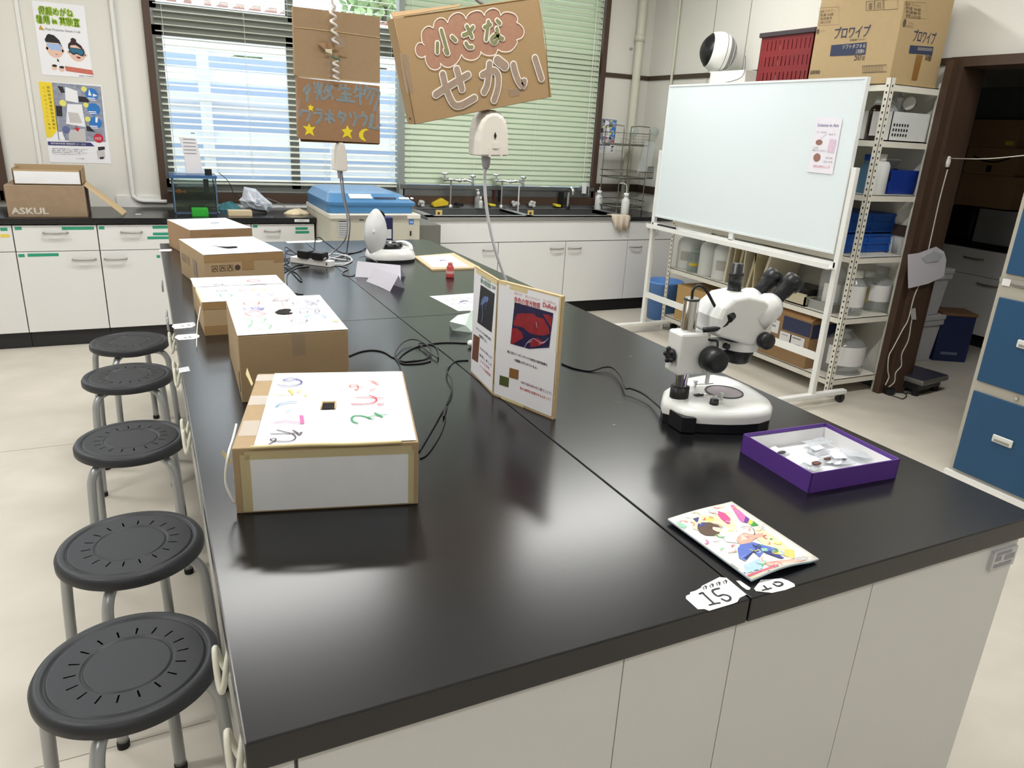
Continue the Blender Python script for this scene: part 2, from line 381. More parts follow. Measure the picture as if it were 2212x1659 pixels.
blind('cream venetian blind in the next window at the left edge', w2[0]+.02, w2[1]-.03, .12, blind_m, WZ0+.06, WZ1-.01, YB+.012)

# outdoors: white louvred screen, its posts, roof edge, greenery
ow = M('louvre_white', (200, 208, 218), .5, noise=.02); og = M('screen_frame', (206, 212, 216), .45)
t = thing('louvre_screen', 'white horizontal louvre screen standing outside the window', 'screen', (1, 7.3, 0))
s = MB()
z = -.2
while z < 2.3:
    s.hexa([(-3.5, 7.25, z), (6, 7.25, z), (6, 7.30, z+.11), (-3.5, 7.30, z+.11), (-3.5, 7.25, z+.02), (6, 7.25, z+.02), (6, 7.30, z+.13), (-3.5, 7.30, z+.13)]); z += .27
s.build('louvres', ow, t)
for x in (.55, 1.75, 2.95, -.7, -1.9, 4.2): MB().box((x-.05, 7.2, 0), (x+.05, 7.25, 2.7)).build('post', og, t)
s = MB()
for z in (.55, 1.05, 1.55): s.box((-3.5, 7.19, z), (6, 7.24, z+.05))
s.build('rail', og, t)
one(MB().box((-4, 8.3, -.3), (7, 8.4, 2.0)), 'outside_wall', M('pale_outside_wall', (160, 180, 204), .8), 'pale wall of the neighbouring building behind the screen', 'wall')
s = MB()
for i in range(60): s.box((-3.5+i*.16, 8.1, 2.45), (-3.42+i*.16, 9.4, 2.5))
s.box((-3.6, 8.1, 2.40), (6.2, 9.5, 2.452)); one(s, 'corrugated_roof', M('roof_rust', (150, 116, 104), .7), 'brown corrugated roof edge seen through the blind', 'roof')
leaf = M('leaves', (150, 178, 128), .7, noise=.25, scale=20)
for k, (x, z, r, lb) in enumerate([(3.0, 2.9, .75, 'green tree crown outside at the top of the window'), (1.3, 2.0, .2, 'green bush outside behind the left sash')]):
    s = MB(); rr = random.Random(k)
    for i in range(420 if k == 0 else 120):
        c = Vector((x+rr.gauss(0, r*.45), 9.8+rr.gauss(0, r*.3), z+rr.gauss(0, r*.4))); a = Vector((rr.gauss(0, 1), rr.gauss(0, 1), rr.gauss(0, 1))).normalized()*.09; b = a.cross(Vector((rr.gauss(0, 1), 1, 0))).normalized()*.05
        s.quad(c-a, c+b, c+a, c-b)
    tr = thing('tree' if k == 0 else 'bush', lb, 'tree' if k == 0 else 'bush', (x, 9.8, 0)); s.build('leaves', leaf, tr); MB().cyl((x, 9.8, 0), (x, 9.8, z), .06, 8).build('trunk', wood_dk, tr)
one(MB().box((-8, YB+T+.02, -.25), (12, 14, -.12)), 'yard_ground', M('concrete_yard', (196, 196, 192), .9), 'pale concrete yard outside the window', 'ground')

# ceiling lights
emit_m = M('lamp_diffuser', (255, 254, 250), .5, emit=5.0)
first = None
for i, (x, y) in enumerate(LAMPS):
    lb = 'white twin tube ceiling light, ' + (('middle row' if y < 2 else 'window side row') + ', ' + ('left', 'centre', 'right')[i//2] if i < 6 else 'unseen rear row added as fill light, ' + ('left', 'right')[i-6]) + ' fixture'
    t = thing('ceiling_light', lb, 'ceiling light', (x, y, CEIL-.09), 0, 'ceiling lights in rows')
    MB().box((x-.62, y-.14, CEIL-.05), (x+.62, y+.14, CEIL)).build('housing', white, t)
    MB().box((x-.6, y-.11, CEIL-.075), (x+.6, y+.11, CEIL-.05)).build('diffuser', emit_m, t)
    ld = bpy.data.lights.new('lamp_light', 'AREA'); ld.shape = 'RECTANGLE'; ld.size = 1.2; ld.size_y = .22; ld.energy = LAMP_W if y > 0 else LAMP_W*.45; ld.color = (1, .99, .97)
    lo = bpy.data.objects.new('lamp_light', ld); C.objects.link(lo); lo.parent = t; lo.location = (0, 0, .013)
# daylight entering through the panes (portal: guides sampling of the sky only)
for (x0, x1) in ((WX0, WX1), w2):
    ld = bpy.data.lights.new('window_portal', 'AREA'); ld.shape = 'RECTANGLE'; ld.size = x1-x0; ld.size_y = WZ1-WZ0; ld.cycles.is_portal = True
    lo = bpy.data.objects.new('window_portal', ld); C.objects.link(lo); lo.location = ((x0+x1)/2, YB+.17, (WZ0+WZ1)/2); lo.rotation_euler = (-PI/2, 0, 0)
# ------------------------------------------------------------------ island of four lab benches
BW, BL, YS, TH = 1.443, 3.498, 1.75, .043
panel_m = M('bench_panel', (212, 212, 210), .4, noise=.02, scale=3)
def bench(label, x0, x1, y0, y1, left, near):
    t = thing('lab_bench', label, 'bench', ((x0+x1)/2, (y0+y1)/2, 0), 0, 'four black topped lab benches pushed together')
    g = .0012
    MB().box((x0+g, y0+g, .8-TH), (x1-g, y1-g, .8)).build('worktop', black_top, t, bevel=.0022)
    xi0 = x0+(.03 if left else .002); xi1 = x1-(.002 if left else .008)
    yi0 = y0+(.02 if near else .002); yi1 = y1-.002
    MB().box((xi0+.02, yi0+.02, .08), (xi1-.01, yi1-.01, .8-TH)).build('carcass', panel_m, t)
    MB().box((xi0+.04, yi0+.04, 0), (xi1-.03, yi1-.04, .08)).build('plinth', dark_kick, t)
    if near:                                   # end panels with fine joints
        xs = [xi0, .514, x1] if left else [x0, 1.027, xi1+.006]
        if left: xs = [.058, .514, BW/2]; MB().box((xi0, yi0, .03), (.054, yi0+.03, .8-TH)).build('corner_post', panel_m, t)
        else: xs = [BW/2, 1.027, xi1+.004]
        for a, b in zip(xs, xs[1:]): MB().box((a+.001, yi0, .05), (b-.001, yi0+.018, .8-TH)).build('end_panel', panel_m, t)
    xs_ = xi0 if left else xi1; d = .018 if left else -.018
    n = 3
    for k in range(n):
        a = yi0+.02+(yi1-yi0-.04)*k/n; b = yi0+.02+(yi1-yi0-.04)*(k+1)/n
        MB().box((xs_, a+.002, .09), (xs_+d, b-.002, .8-TH)).build('side_panel', panel_m, t)
    return t
bench('black topped lab bench nearest the camera on the stool side, label 15 at its corner', 0, BW/2, 0, YS, True, True)
bench('black topped lab bench nearest the camera carrying the microscope and purple box', BW/2, BW, 0, YS, False, True)
bench('black topped lab bench at the far end, stool side, under the furthest cardboard boxes', 0, BW/2, YS, BL, True, False)
bench('black topped lab bench at the far end with the red bottle and small centrifuge', BW/2, BW, YS, BL, False, False)
# socket plate on the end panel
fr = (Vector((1.36, .018, .60)), Vector((1, 0, 0)), Vector((0, 0, 1)))
a = PY(2144, 1190, .018); b = PY(2196, 1180, .018); c = PY(2140, 1228, .018)
m = MB().box((a.x, .012, c.z), (b.x-.006, .02, a.z)).mat(1)
fr = (Vector((a.x, .012, c.z)), Vector((1, 0, 0)), Vector((0, 0, 1))); W_, H_ = b.x-.006-a.x, a.z-c.z
m.frect(fr, W_*.1, H_*.75, W_*.75, H_*.92).frect(fr, W_*.1, H_*.45, W_*.35, H_*.7).frect(fr, W_*.5, H_*.4, W_*.92, H_*.68).frect(fr, W_*.1, H_*.1, W_*.85, H_*.3)
one(m, 'property_label', [M('label_grey', (198, 198, 200), .5), M('label_print', (150, 150, 156), .6)], 'small grey printed label on the white bench end panel at far right', 'label')

# stickers on the bench top
def sticker(label, pts, body, z=.8008, extra=None, cat='label', m_=None, name='number_label'):
    P = [PZ(x, y, .8) for x, y in pts]; P = [Vector((p.x, p.y, .8004)) for p in P]
    mb = MB().plate(P, .0004, (0, 0, 1)).mat(1)
    if body: body(mb)
    return one(mb, name, [m_ or M('label_paper', (238, 238, 240), .6), ink_k], label, cat)
def zoomer(ox, oy, s): return lambda x, y: (ox+x*s, oy+y*s)
z7 = zoomer(1420, 1080, 380/2212)
def b15(mb):
    f = lambda q: [PZ(*z7(*p), .8006) for p in q]
    n = (0, 0, 1)
    mb.stroke(f([(530, 1185), (570, 1170), (590, 1195), (715, 1310)]), .0035, n, .0006); mb.stroke(f([(655, 1325), (720, 1308), (785, 1298)]), .003, n, .0006)
    mb.stroke(f([(775, 1115), (690, 1145), (755, 1212), (830, 1195), (905, 1215), (915, 1255), (870, 1275), (810, 1250)]), .0035, n, .0006)
    for k in range(4):                          # torn line of print above the number
        x = 570+k*85; y = 1100-k*24
        mb.stroke(f([(x, y), (x+18, y+30)]), .0012, n, .0006).stroke(f([(x+12, y-4), (x+48, y-12), (x+40, y+22)]), .0012, n, .0006).stroke(f([(x+30, y-20), (x+44, y+24)]), .0012, n, .0006)
sticker('torn white label with the number 15 at the bench corner', [z7(*p) for p in [(358, 1245), (360, 1210), (410, 1190), (412, 1165), (480, 1145), (545, 1110), (560, 1085), (780, 975), (870, 985), (1120, 1195), (1035, 1235), (1005, 1285), (960, 1305), (650, 1398), (590, 1375), (510, 1380)]], b15)
def b16(mb):
    f = lambda q: [PZ(*z7(*p), .8006) for p in q]; n = (0, 0, 1)
    mb.stroke(f([(1320, 1140), (1400, 1120), (1430, 1112)]), .003, n, .0006); mb.stroke(f([(1340, 1085), (1385, 1128)]), .0035, n, .0006)
    mb.stroke(f([(1460, 1060), (1500, 1085), (1545, 1082), (1572, 1062), (1560, 1045), (1520, 1035), (1475, 1040)]), .0035, n, .0006)
sticker('white label with a half hidden number under the picture booklet', [z7(*p) for p in [(1215, 1120), (1240, 1150), (1440, 1172), (1610, 1135), (1730, 1090), (1722, 1060), (1650, 1020), (1560, 990), (1440, 1000), (1300, 1010)]], b16)
sticker('white scrap of label at the bench joint under the booklet corner', [z7(*p) for p in [(990, 1020), (1040, 1022), (1170, 1110), (1160, 1135), (1120, 1132), (1060, 1090)]], None)
z6 = zoomer(380, 460, 560/2212)
def bdots(pts):
    def g(mb):
        for p in pts: mb.stroke([PZ(*p, .8006), PZ(p[0]+5, p[1]+1, .8006)], .004, (0, 0, 1), .0006)
    return g
sticker('long rounded white label at the bench edge left of the third box', [(371, 706), (374, 701), (418, 696), (422, 700), (422, 704), (414, 708), (378, 711)], bdots([(392, 704), (405, 702)]))
sticker('rounded white label below the other one at the left bench edge', [(377, 729), (383, 724), (423, 721), (431, 725), (430, 729), (419, 733), (386, 735)], bdots([(398, 729), (408, 728)]))
sticker('small white label at the far left bench corner', [(343, 541), (346, 539), (370, 538), (372, 541), (368, 543), (347, 543)], None)
sticker('white paper strip taped at the far end of the benches', [(617, 522), (660, 520), (698, 519.5), (692, 523), (655, 524.5), (621, 525)], None, name='paper_strip', cat='paper')
sticker('piece of clear tape on the left bench edge', [(385, 796), (407, 792), (411, 802), (388, 806)], None, m_=M('tape_piece', (196, 198, 204), .3), name='tape_piece', cat='tape')
# white cords looping out along the left side of the benches
cord_w = M('ivory_cord', (214, 212, 196), .5)
for k, (y0, n) in enumerate([(.02, 1), (.18, 1), (.98, 2), (1.45, 2), (1.78, 2)]):
    pts = []
    for j in range(n*16+1):
        t = j/16; pts.append((.01-.024*abs(math.sin(PI*t)), y0+.07*t+.045*math.sin(2*PI*t), .755-.035*math.sin(2*PI*t+.6)**2))
    pts = [(.028, y0-.03, .74)]+pts+[(.028, y0+.07*n+.03, .74)]
    one(MB().tube(curve(pts, 3), .0042, 7), 'coiled_cord', cord_w, ('ivory cord loop at the near corner of the bench side', 'ivory cord loop beside the nearest stool seat', 'ivory cord coil on the bench side by the middle stool', 'ivory cord coil on the bench side by the fourth stool', 'ivory cord coil on the bench side by the furthest stool')[k], 'cord', 'cords hanging along the bench side')
# coat of hose rings at the far left corner of the benches
for k, y in enumerate([2.1, 2.2, 2.75]):
    one(MB().tube([(-.012, y+.022*math.cos(a), .735+.022*math.sin(a)) for a in [2*PI*i/20 for i in range(20)]], .004, 7, True), 'metal_ring', grey_metal, ('grey ring hook low on the far bench side', 'grey ring hook beside the third box on the bench side', 'grey ring hook furthest along the bench side')[k], 'ring')

# ------------------------------------------------------------------ stools
def make_stool():
    t = thing('stool', '', 'stool', (0, 0, 0), 0, 'round black stools along the benches')
    R = .163; H = .452
    prof = [(0, H-.003), (.072, H-.003), (.0745, H-.003), (.076, H-.006), (.079, H-.006), (.081, H-.002), (.0835, H-.002), (.086, H-.002), (.106, H-.002), (.1315, H-.002), (.134, H-.002), (.136, H-.006), (.139, H-.006), (.141, H-.001), (.150, H), (.158, H-.003), (R, H-.012), (R, H-.027), (.158, H-.032), (.150, H-.033)]
    n = 180
    MB().lathe(prof, (0, 0, 0), (0, 0, 1), n, True, skip=lambda j, i: j == 7 and i % 10 < 1).build('seat', M('stool_seat', (40, 42, 46), .45, noise=.04, scale=30, bump=.01), t, world=False)
    MB().lathe([(0, H-.012), (.147, H-.012), (.15, H-.034), (.108, H-.034), (.10, H-.052), (.0, H-.052)], n=64).build('seat_pan', M('stool_pan', (20, 20, 21), .6), t, world=False)
    for k in range(4):
        a = PI/2*k; c, s = math.cos(a), math.sin(a)
        pr = [(.04, H-.045), (.11, H-.045), (.140, H-.053), (.158, H-.078), (.164, H-.115), (.171, .22), (.180, .012)]
        pts = curve([(r*c, r*s, z) for r, z in pr], 6)
        leg = MB().tube(pts, .0128, 14).build('leg', grey_metal, t, world=False)
        f = MB().cyl((.1805*c, .1805*s, 0), (.1797*c, .1797*s, .016), .0142, 14).build('rubber_foot', black_rub, leg, world=False)
    return t
st = make_stool()
SP = [((276, 1430), -.35, 'nearest black round stool with grey tube legs beside the bench'), ((283, 1170), -.35, 'second black round stool from the camera'),
      ((283, 945), -.80, 'middle one of the five black round stools'), ((276, 808), -.80, 'fourth black round stool, just in front of the furthest one'),
      ((280, 735), -.4, 'furthest black round stool near the white cabinets')]
for i, (q, rz, lb) in enumerate(SP):
    p = PZ(q[0], q[1], .452)
    if i == 0: st.matrix_world = Matrix.Translation((p.x, p.y, 0)) @ Matrix.Rotation(rz, 4, 'Z'); st['label'] = lb
    else: dup(st, (p.x, p.y, 0), rz, lb)

# ------------------------------------------------------------------ cabinets along the back wall
YC = 4.531
green_tape = M('green_tape', (44, 148, 116), .5); yel_tape = M('yellow_tape', (226, 202, 84), .5)
handle_m = M('handle_nickel', (168, 164, 158), .35, metal=.7)
def handle(x0, x1, z, y, parent, axis='x'):
    if axis == 'x': P = [(x0, y, z), (x0+.006, y-.014, z), (x0+.02, y-.02, z-.001), ((x0+x1)/2, y-.022, z-.003), (x1-.02, y-.02, z-.001), (x1-.006, y-.014, z), (x1, y, z)]
    else: P = [(y, x0, z), (y-.014, x0+.006, z), (y-.02, x0+.02, z), (y-.022, (x0+x1)/2, z-.003), (y-.02, x1-.02, z), (y-.014, x1-.006, z), (y, x1, z)]
    return MB().tube(curve(P, 3), [.0055]*1 if False else .0055, 8).build('handle', handle_m, parent)
def cabinet(label, x0, x1, handles, tapes, door_handle=None, front=YC):
    t = thing('base_cabinet', label, 'cabinet', ((x0+x1)/2, front+.3, 0), 0, 'white base cabinets with drawers under the black counter')
    MB().box((x0+.001, front+.02, .105), (x1-.001, YB-.01, .757)).build('carcass', cab_white, t)
    MB().box((x0+.0005, front+.05, 0), (x1-.0005, front+.07, .105)).build('plinth', dark_kick, t)
    d = MB().box((x0+.002, front, .604), (x1-.002, front+.019, .756)).build('drawer', cab_white, t, bevel=.001)
    o = MB().box((x0+.002, front, .108), (x1-.002, front+.019, .600)).build('door', cab_white, t, bevel=.001)
    if handles: handle(handles[0], handles[1], .713, front, d)
    if door_handle: handle(door_handle[0], door_handle[1], .550, front, o)
    for (px, py, w_, h_, m, dr) in tapes:
        p = PY(px, py, front)
        MB().box((p.x, front-.0008, p.z-h_), (p.x+w_, front, p.z)).build('tape_label', m, d if dr else o)
    return t
G, Yt = green_tape, yel_tape
cabinet('white base cabinet at the left picture edge with a yellow tape label', -1.21, -.767, None, [(0, 492, .035, .018, G, 1), (0, 506, .045, .018, Yt, 1)])
cabinet('white base cabinet below the brown cartons, long green tape on its drawer', -.765, -.329, (-.613, -.486), [(31, 490, .035, .018, G, 1), (133, 490, .17, .018, G, 1), (39, 549, .032, .018, G, 0), (59, 548, .16, .018, G, 0)], (-.480, -.355))
cabinet('white base cabinet with three green tapes stacked on its drawer', -.327, .108, (-.20, -.082), [(213, 489, .03, .018, G, 1), (329, 488, .095, .017, G, 1), (330, 502.5, .112, .017, G, 1), (318, 511, .145, .017, G, 1), (338, 551, .02, .018, G, 0)], (-.308, -.185))
cabinet('white base cabinet behind the furthest boxes', .110, .57, None, [(383, 487, .03, .018, G, 1)], (.45, .55))
cabinet('white base cabinet at the counter end with two green tapes by its handle', .572, .985, (.655, .755), [(546, 486, .03, .017, G, 1), (638, 491, .082, .017, G, 1), (638, 499, .092, .017, G, 1)])
o = one(MB().box((-1.25, YC-.012, .765), (1.0, YB, .80)), 'countertop', black_top, 'long black countertop under the window on the left', 'countertop', bevel=.002)
p = PY(636, 473, YC-.012)
m = MB().box((p.x, YC-.0135, .772), (p.x+.098, YC-.0122, .790)).mat(1)
fr = (Vector((p.x, YC-.0137, .772)), Vector((1, 0, 0)), Vector((0, 0, 1)))
m.text('火気厳禁エリア', fr, .012, .005, .008, .075)
one(m, 'edge_label', [MATS['label_paper'], ink_k], 'white printed label on the front edge of the left countertop', 'label')

# sink unit
SX0, SX1 = 1.801, 3.585
t = thing('sink_unit', 'stainless steel sink counter on white cupboards under the closed blind', 'sink', ((SX0+SX1)/2, YC+.3, 0))
s = MB()
s.box((SX0, YC-.01, .775), (SX1, YC+.0, .81)).box((SX0, YC-.01, .802), (SX1, YC+.06, .81)).box((SX0, YB-.10, .802), (SX1, YB-.02, .81)).box((SX0, YC, .775), (SX0+.06, YB-.02, .81)).box((SX1-.06, YC, .775), (SX1, YB-.02, .81))
s.box((2.62, YC, .79), (2.68, YB-.02, .81))
s.build('steel_rim', steel, t)
s = MB()
for (x0, x1) in ((SX0+.06, 2.62), (2.68, SX1-.06)):
    y0, y1, z = YC+.06, YB-.10, .60
    s.box((x0, y0, z), (x1, y1, z+.004)).box((x0-.004, y0, z), (x0, y1, .805)).box((x1, y0, z), (x1+.004, y1, .805)).box((x0, y0-.004, z), (x1, y0, .805)).box((x0, y1, z), (x1, y1+.004, .805))
s.build('basin', steel_dark, t)
s = MB().box((SX0, YB-.03, .80), (SX1-.02, YB-.022, .965)).box((SX0-.02, YB-.04, .955), (SX1-.02, YB-.02, .985)); s.build('splashback', steel_dark, t)
MB().box((SX0, YC+.0, .612), (SX1, YC+.02, .774)).build('apron', cab_white, t)
MB().box((SX0, YC+.02, .105), (SX0+.02, YB-.05, .774)).build('side_panel', cab_white, t)
MB().box((SX0, YC+.05, 0), (SX1, YC+.07, .105)).build('plinth', black_rub, t)
for a, b, h0, h1 in ((SX0, 2.385, 2.255, 2.36), (2.387, 2.985, 2.845, 2.965), (2.987, SX1, 3.01, 3.13)):
    d = MB().box((a+.002, YC, .108), (b-.002, YC+.019, .606)).build('door', cab_white, t, bevel=.001); handle(h0, h1, .553, YC, d)
# taps
def tap(label, x, dx):
    t = thing('wall_tap', label, 'tap', (x, YB-.03, 1.02), 0, 'chrome taps over the sink')
    y = YB-.06
    MB().cyl((x-dx, YB-.02, 1.03), (x-dx, y-.02, 1.03), .014, 12).cyl((x-dx, y-.01, 1.03), (x-dx, y-.01, 1.075), .008, 10).lathe([(0, 0), (.03, 0), (.03, .012), (.012, .02), (0, .02)], (x-dx, y-.01, 1.07), n=12).build('valve', chrome, t)
    MB().tube(curve([(x-dx, y-.02, 1.03), (x-dx*.6, y-.05, 1.035), (x, y-.07, 1.03), (x+dx*.5, y-.08, 1.035), (x+dx, y-.09, 1.02), (x+dx, y-.09, .995)], 5), .010, 10).ball((x, y-.07, 1.03), .016, 12).ball((x+dx*.4, y-.08, 1.035), .014, 12).build('spout', chrome, t)
    MB().cyl((x-dx*.55, y-.03, .815), (x-dx*.55, y-.03, 1.03), .008, 10).lathe([(.02, 0), (.02, .02), (.008, .03)], (x-dx*.55, y-.03, .812), n=12).build('riser_pipe', steel, t)
    MB().lathe([(0, 0), (.026, 0), (.026, .012), (.01, .02), (0, .02)], (x+dx, y-.09, 1.06), n=12).cyl((x+dx, y-.09, 1.0), (x+dx, y-.09, 1.06), .010, 10).build('knob', chrome, t)
tap('chrome double tap over the left basin', PY(990, 383, YB-.1).x, .105)
tap('chrome double tap over the right basin, with a hose', PY(1100, 385, YB-.1).x, .105)
p = PY(1122, 395, YB-.15); one(MB().cyl((p.x, p.y, .62), (p.x, p.y, 1.0), .006, 8), 'rubber_hose', M('hose_white', (214, 214, 210), .5), 'thin white hose hanging down from the right tap', 'hose')
p = PY(1226, 440, YB-.09)
t = thing('swan_neck_tap', 'tall dark swan neck tap at the right end of the sink', 'tap', (p.x, p.y, .81))
MB().cyl((p.x, p.y, .81), (p.x, p.y, .83), .024, 16).tube(curve([(p.x, p.y, .83), (p.x, p.y, .95), (p.x, p.y-.02, .985), (p.x, p.y-.07, .98), (p.x, p.y-.08, .93)], 6), .014, 12).build('spout', chrome, t)
one(MB().box((p.x-.075, YB-.075, .812), (p.x-.035, YB-.05, .95)), 'knife_block', black_pl, 'black upright holder left of the swan neck tap', 'holder')
one(MB().box((p.x-.45, YB-.06, .86), (p.x-.435, YB-.04, .955)) if False else MB().box((PY(1067, 400, YB-.05).x, YB-.055, .865), (PY(1067, 400, YB-.05).x+.018, YB-.04, .955)), 'brush_handle', M('dark_red_plastic', (70, 30, 32), .4), 'dark brush hanging behind the right tap', 'brush')
one(MB().box((PY(1079, 400, YB-.05).x, YB-.055, .86), (PY(1079, 400, YB-.05).x+.02, YB-.04, .955)), 'brush_handle', black_pl, 'black brush hanging right of the dark red one', 'brush')
# things on the sink ledge
def zat(px, py, y): return PY(px, py, y)
yl = YB-.065
def sponge(label, pts, col, name='sponge', th=.03):
    s = MB(); P = [PY(x, y, yl) for x, y in pts]
    s.plate([Vector((p.x, yl-.03, max(p.z, .811))) for p in P], .06, (0, 1, 0)); return one(s, name, M(name+'_'+label[:6].strip().replace(' ', '_'), col, .8, noise=.1, scale=90, bump=.2), label, name.replace('_', ' '), bevel=.004)
sponge('yellow sponge leaning on the sink splashback', [(933, 443), (936, 447), (965, 443), (967, 436), (954, 428), (935, 438)], (216, 186, 40))
sponge('small yellow sponge between the taps', [(1054, 440), (1056, 444.5), (1068, 445), (1068, 441), (1060, 440)], (232, 214, 60))
sponge('small yellow sponge beside the black holder', [(1196, 441), (1198, 446), (1208, 447), (1209, 442), (1200, 440)], (236, 216, 50))
sponge('black scourer beside the left tap pipe', [(985, 438), (984, 443), (998, 446), (999, 439)], (22, 22, 24), 'scourer')
def bottle(label, px, py, y, r, h, m, cap=None, name='bottle', neck=.35, z0=None, caph=.02, taper=.5):
    p = PY(px, py, y); z0 = p.z if z0 is None else z0
    t = thing(name, label, 'bottle', (p.x, y, z0))
    MB().lathe([(0, 0), (r*.94, 0), (r, .006), (r, h*.68), (r*.92, h*.76), (r*neck, h*.9), (r*neck, h), (0, h)], n=24).build('bottle_body', m, t, world=False)
    if cap: MB().lathe([(0, h+caph), (r*neck*1.25, h+caph), (r*neck*1.25, h-.008), (r*neck, h-.008)], n=20).build('cap', cap, t, world=False)
    return t, p
t, p = bottle('clear soap bottle with white pump standing between the taps', 1032, 443, yl-.02, .028, .11, clear_pl, white, 'soap_bottle', z0=.811)
MB().cyl((0, 0, .12), (0, 0, .145), .004, 8).box((-.02, -.006, .143), (.006, .006, .151)).build('pump', white, t, world=False)
t, p = bottle('white bottle standing beside the soap bottle', 1038, 445, yl-.05, .018, .075, M('milky_bottle_plastic', (206, 206, 206), .4), white, 'small_bottle', z0=.811)
for k, (px, lb) in enumerate([(910, 'scrunched clear plastic ball at the left end of the sink ledge'), (1113, 'crumpled white plastic below the right tap'), (1150, 'heap of clear cups on the sink ledge')]):
    s = MB(); rr = random.Random(k+3); p = PY(px, 440, yl)
    for i in range(9): s.ball((p.x+rr.uniform(-.025, .025), yl+rr.uniform(-.02, .02), .811+.018+rr.uniform(0, .028)), rr.uniform(.012, .019), 10)
    one(s, 'crumpled_plastic', M('crumpled_white', (190, 190, 188), .5, noise=.2, scale=60), lb, 'plastic')
for px, lb in ((948, 'small yellow sticker inside the left basin'), (1146, 'small yellow sticker inside the right basin')):
    y = YB-.103; p = PY(px, 459, y); s = MB().box((p.x-.028, y-.003, p.z-.02), (p.x+.028, y, p.z+.02)).mat(1)
    fr = (Vector((p.x-.028, y-.0035, p.z-.02)), Vector((1, 0, 0)), Vector((0, 0, 1))); s.fdisc(fr, .026, .014, .011, .0006, 14); s.mat(2).fdisc(fr, .044, .028, .006, .0006)
    one(s, 'warning_sticker', [M('sticker_yellow', (226, 204, 130), .6), M('sticker_brown', (106, 52, 46), .6), yel_tape], lb, 'sticker')
p = PY(1261, 395, YB-.05); one(MB().box((p.x-.012, YB-.07, p.z-.09), (p.x+.02, YB-.045, p.z)), 'hanging_label', MATS['label_paper'], 'white tag hanging at the right end of the blind', 'tag')

# corner counter right of the sink
one(MB().box((SX1+.003, YC-.01, .768), (XR-.002, YB, .80)), 'countertop', black_top, 'black countertop in the right corner behind the whiteboard', 'countertop', bevel=.002)
t = thing('base_cabinet', 'white base cabinet in the right corner behind the whiteboard', 'cabinet', (3.8, YC+.3, 0))
x0, x1 = SX1+.002, XR-.004
MB().box((x0, YC+.02, .105), (x1, YB-.01, .765)).build('carcass', cab_white, t); MB().box((x0, YC+.05, 0), (x1, YC+.07, .105)).build('plinth', black_rub, t)
d = MB().box((x0+.002, YC, .612), (x1, YC+.019, .765)).build('drawer', cab_white, t, bevel=.001); handle(3.78, 3.88, .70, YC, d)
d = MB().box((x0+.002, YC, .108), (3.86, YC+.019, .606)).build('door', cab_white, t, bevel=.001); handle(3.61, 3.73, .553, YC, d)
MB().box((3.864, YC, .108), (x1, YC+.019, .606)).build('door', cab_white, t, bevel=.001)
# wash bottles, rag
def wash(label, px, py, y, r, h, z0):
    t, p = bottle(label, px, py, y, r, h, milk_pl, white, 'wash_bottle', .5, z0)
    MB().tube(curve([(0, 0, h+.015), (0, 0, h+.05), (-.012, 0, h+.085), (-.05, 0, h+.10), (-.075, 0, h+.095)], 6), .0032, 7).build('nozzle', white, t, world=False)
wash('translucent wash bottle on the sink edge with bent nozzle, above the rag', 1349, 462, YC+.08, .034, .155, .812)
p = PY(1293, 449, YB-.10)
t, p = bottle('translucent wash bottle standing by the wall behind the sink end', 1292, 450, YB-.12, .034, .15, milk_pl, white, 'wash_bottle', .5, .80)
MB().cyl((0, 0, .165), (0, 0, .20), .003, 7).build('nozzle', white, t, world=False)
s = MB(); a = PY(1322, 463, YC-.012); b = PY(1361, 463, YC-.012); N = 14
vs = []; fs = []
for i in range(N+1):
    u = i/N; x = a.x+(b.x-a.x)*u; wv = .006*math.sin(u*19)+.004*math.sin(u*41)
    L = .085+.03*math.sin(u*3)+.012*math.sin(u*17)
    if u < .25: L = .02+u*.28
    for (yy, zz) in ((YC+.07, .816), (YC-.004, .8165), (YC-.018+wv, .806), (YC-.02+wv*1.4, .80-L*.4), (YC-.021+wv*1.6, .80-L)): vs.append((x+wv, yy, zz+abs(wv)*.3))
for i in range(N):
    for j in range(4): fs.append((i*5+j, i*5+j+1, i*5+6+j, i*5+5+j))
s.add(vs, fs, True); o = one(s, 'rag', M('rag_cloth', (204, 190, 172), .9, noise=.08, scale=60, bump=.3), 'beige rag draped over the front edge of the sink', 'rag')
md = o.modifiers.new('thickness', 'SOLIDIFY'); md.thickness = .003
# crumpled clear bag on the corner counter
s = MB(); p = PZ(1412, 452, .8)
for (dx, dy, r, h) in ((0, 0, .05, .05), (.05, .01, .05, .03), (-.04, .02, .04, .02)): s.lathe([(r, 0), (r*.8, h*.4), (r*.2, h), (0, h)], (p.x+dx, p.y+dy, .8), n=7, smooth=False)
one(s, 'plastic_bag', bag_pl, 'crumpled clear plastic bag on the corner countertop', 'bag')
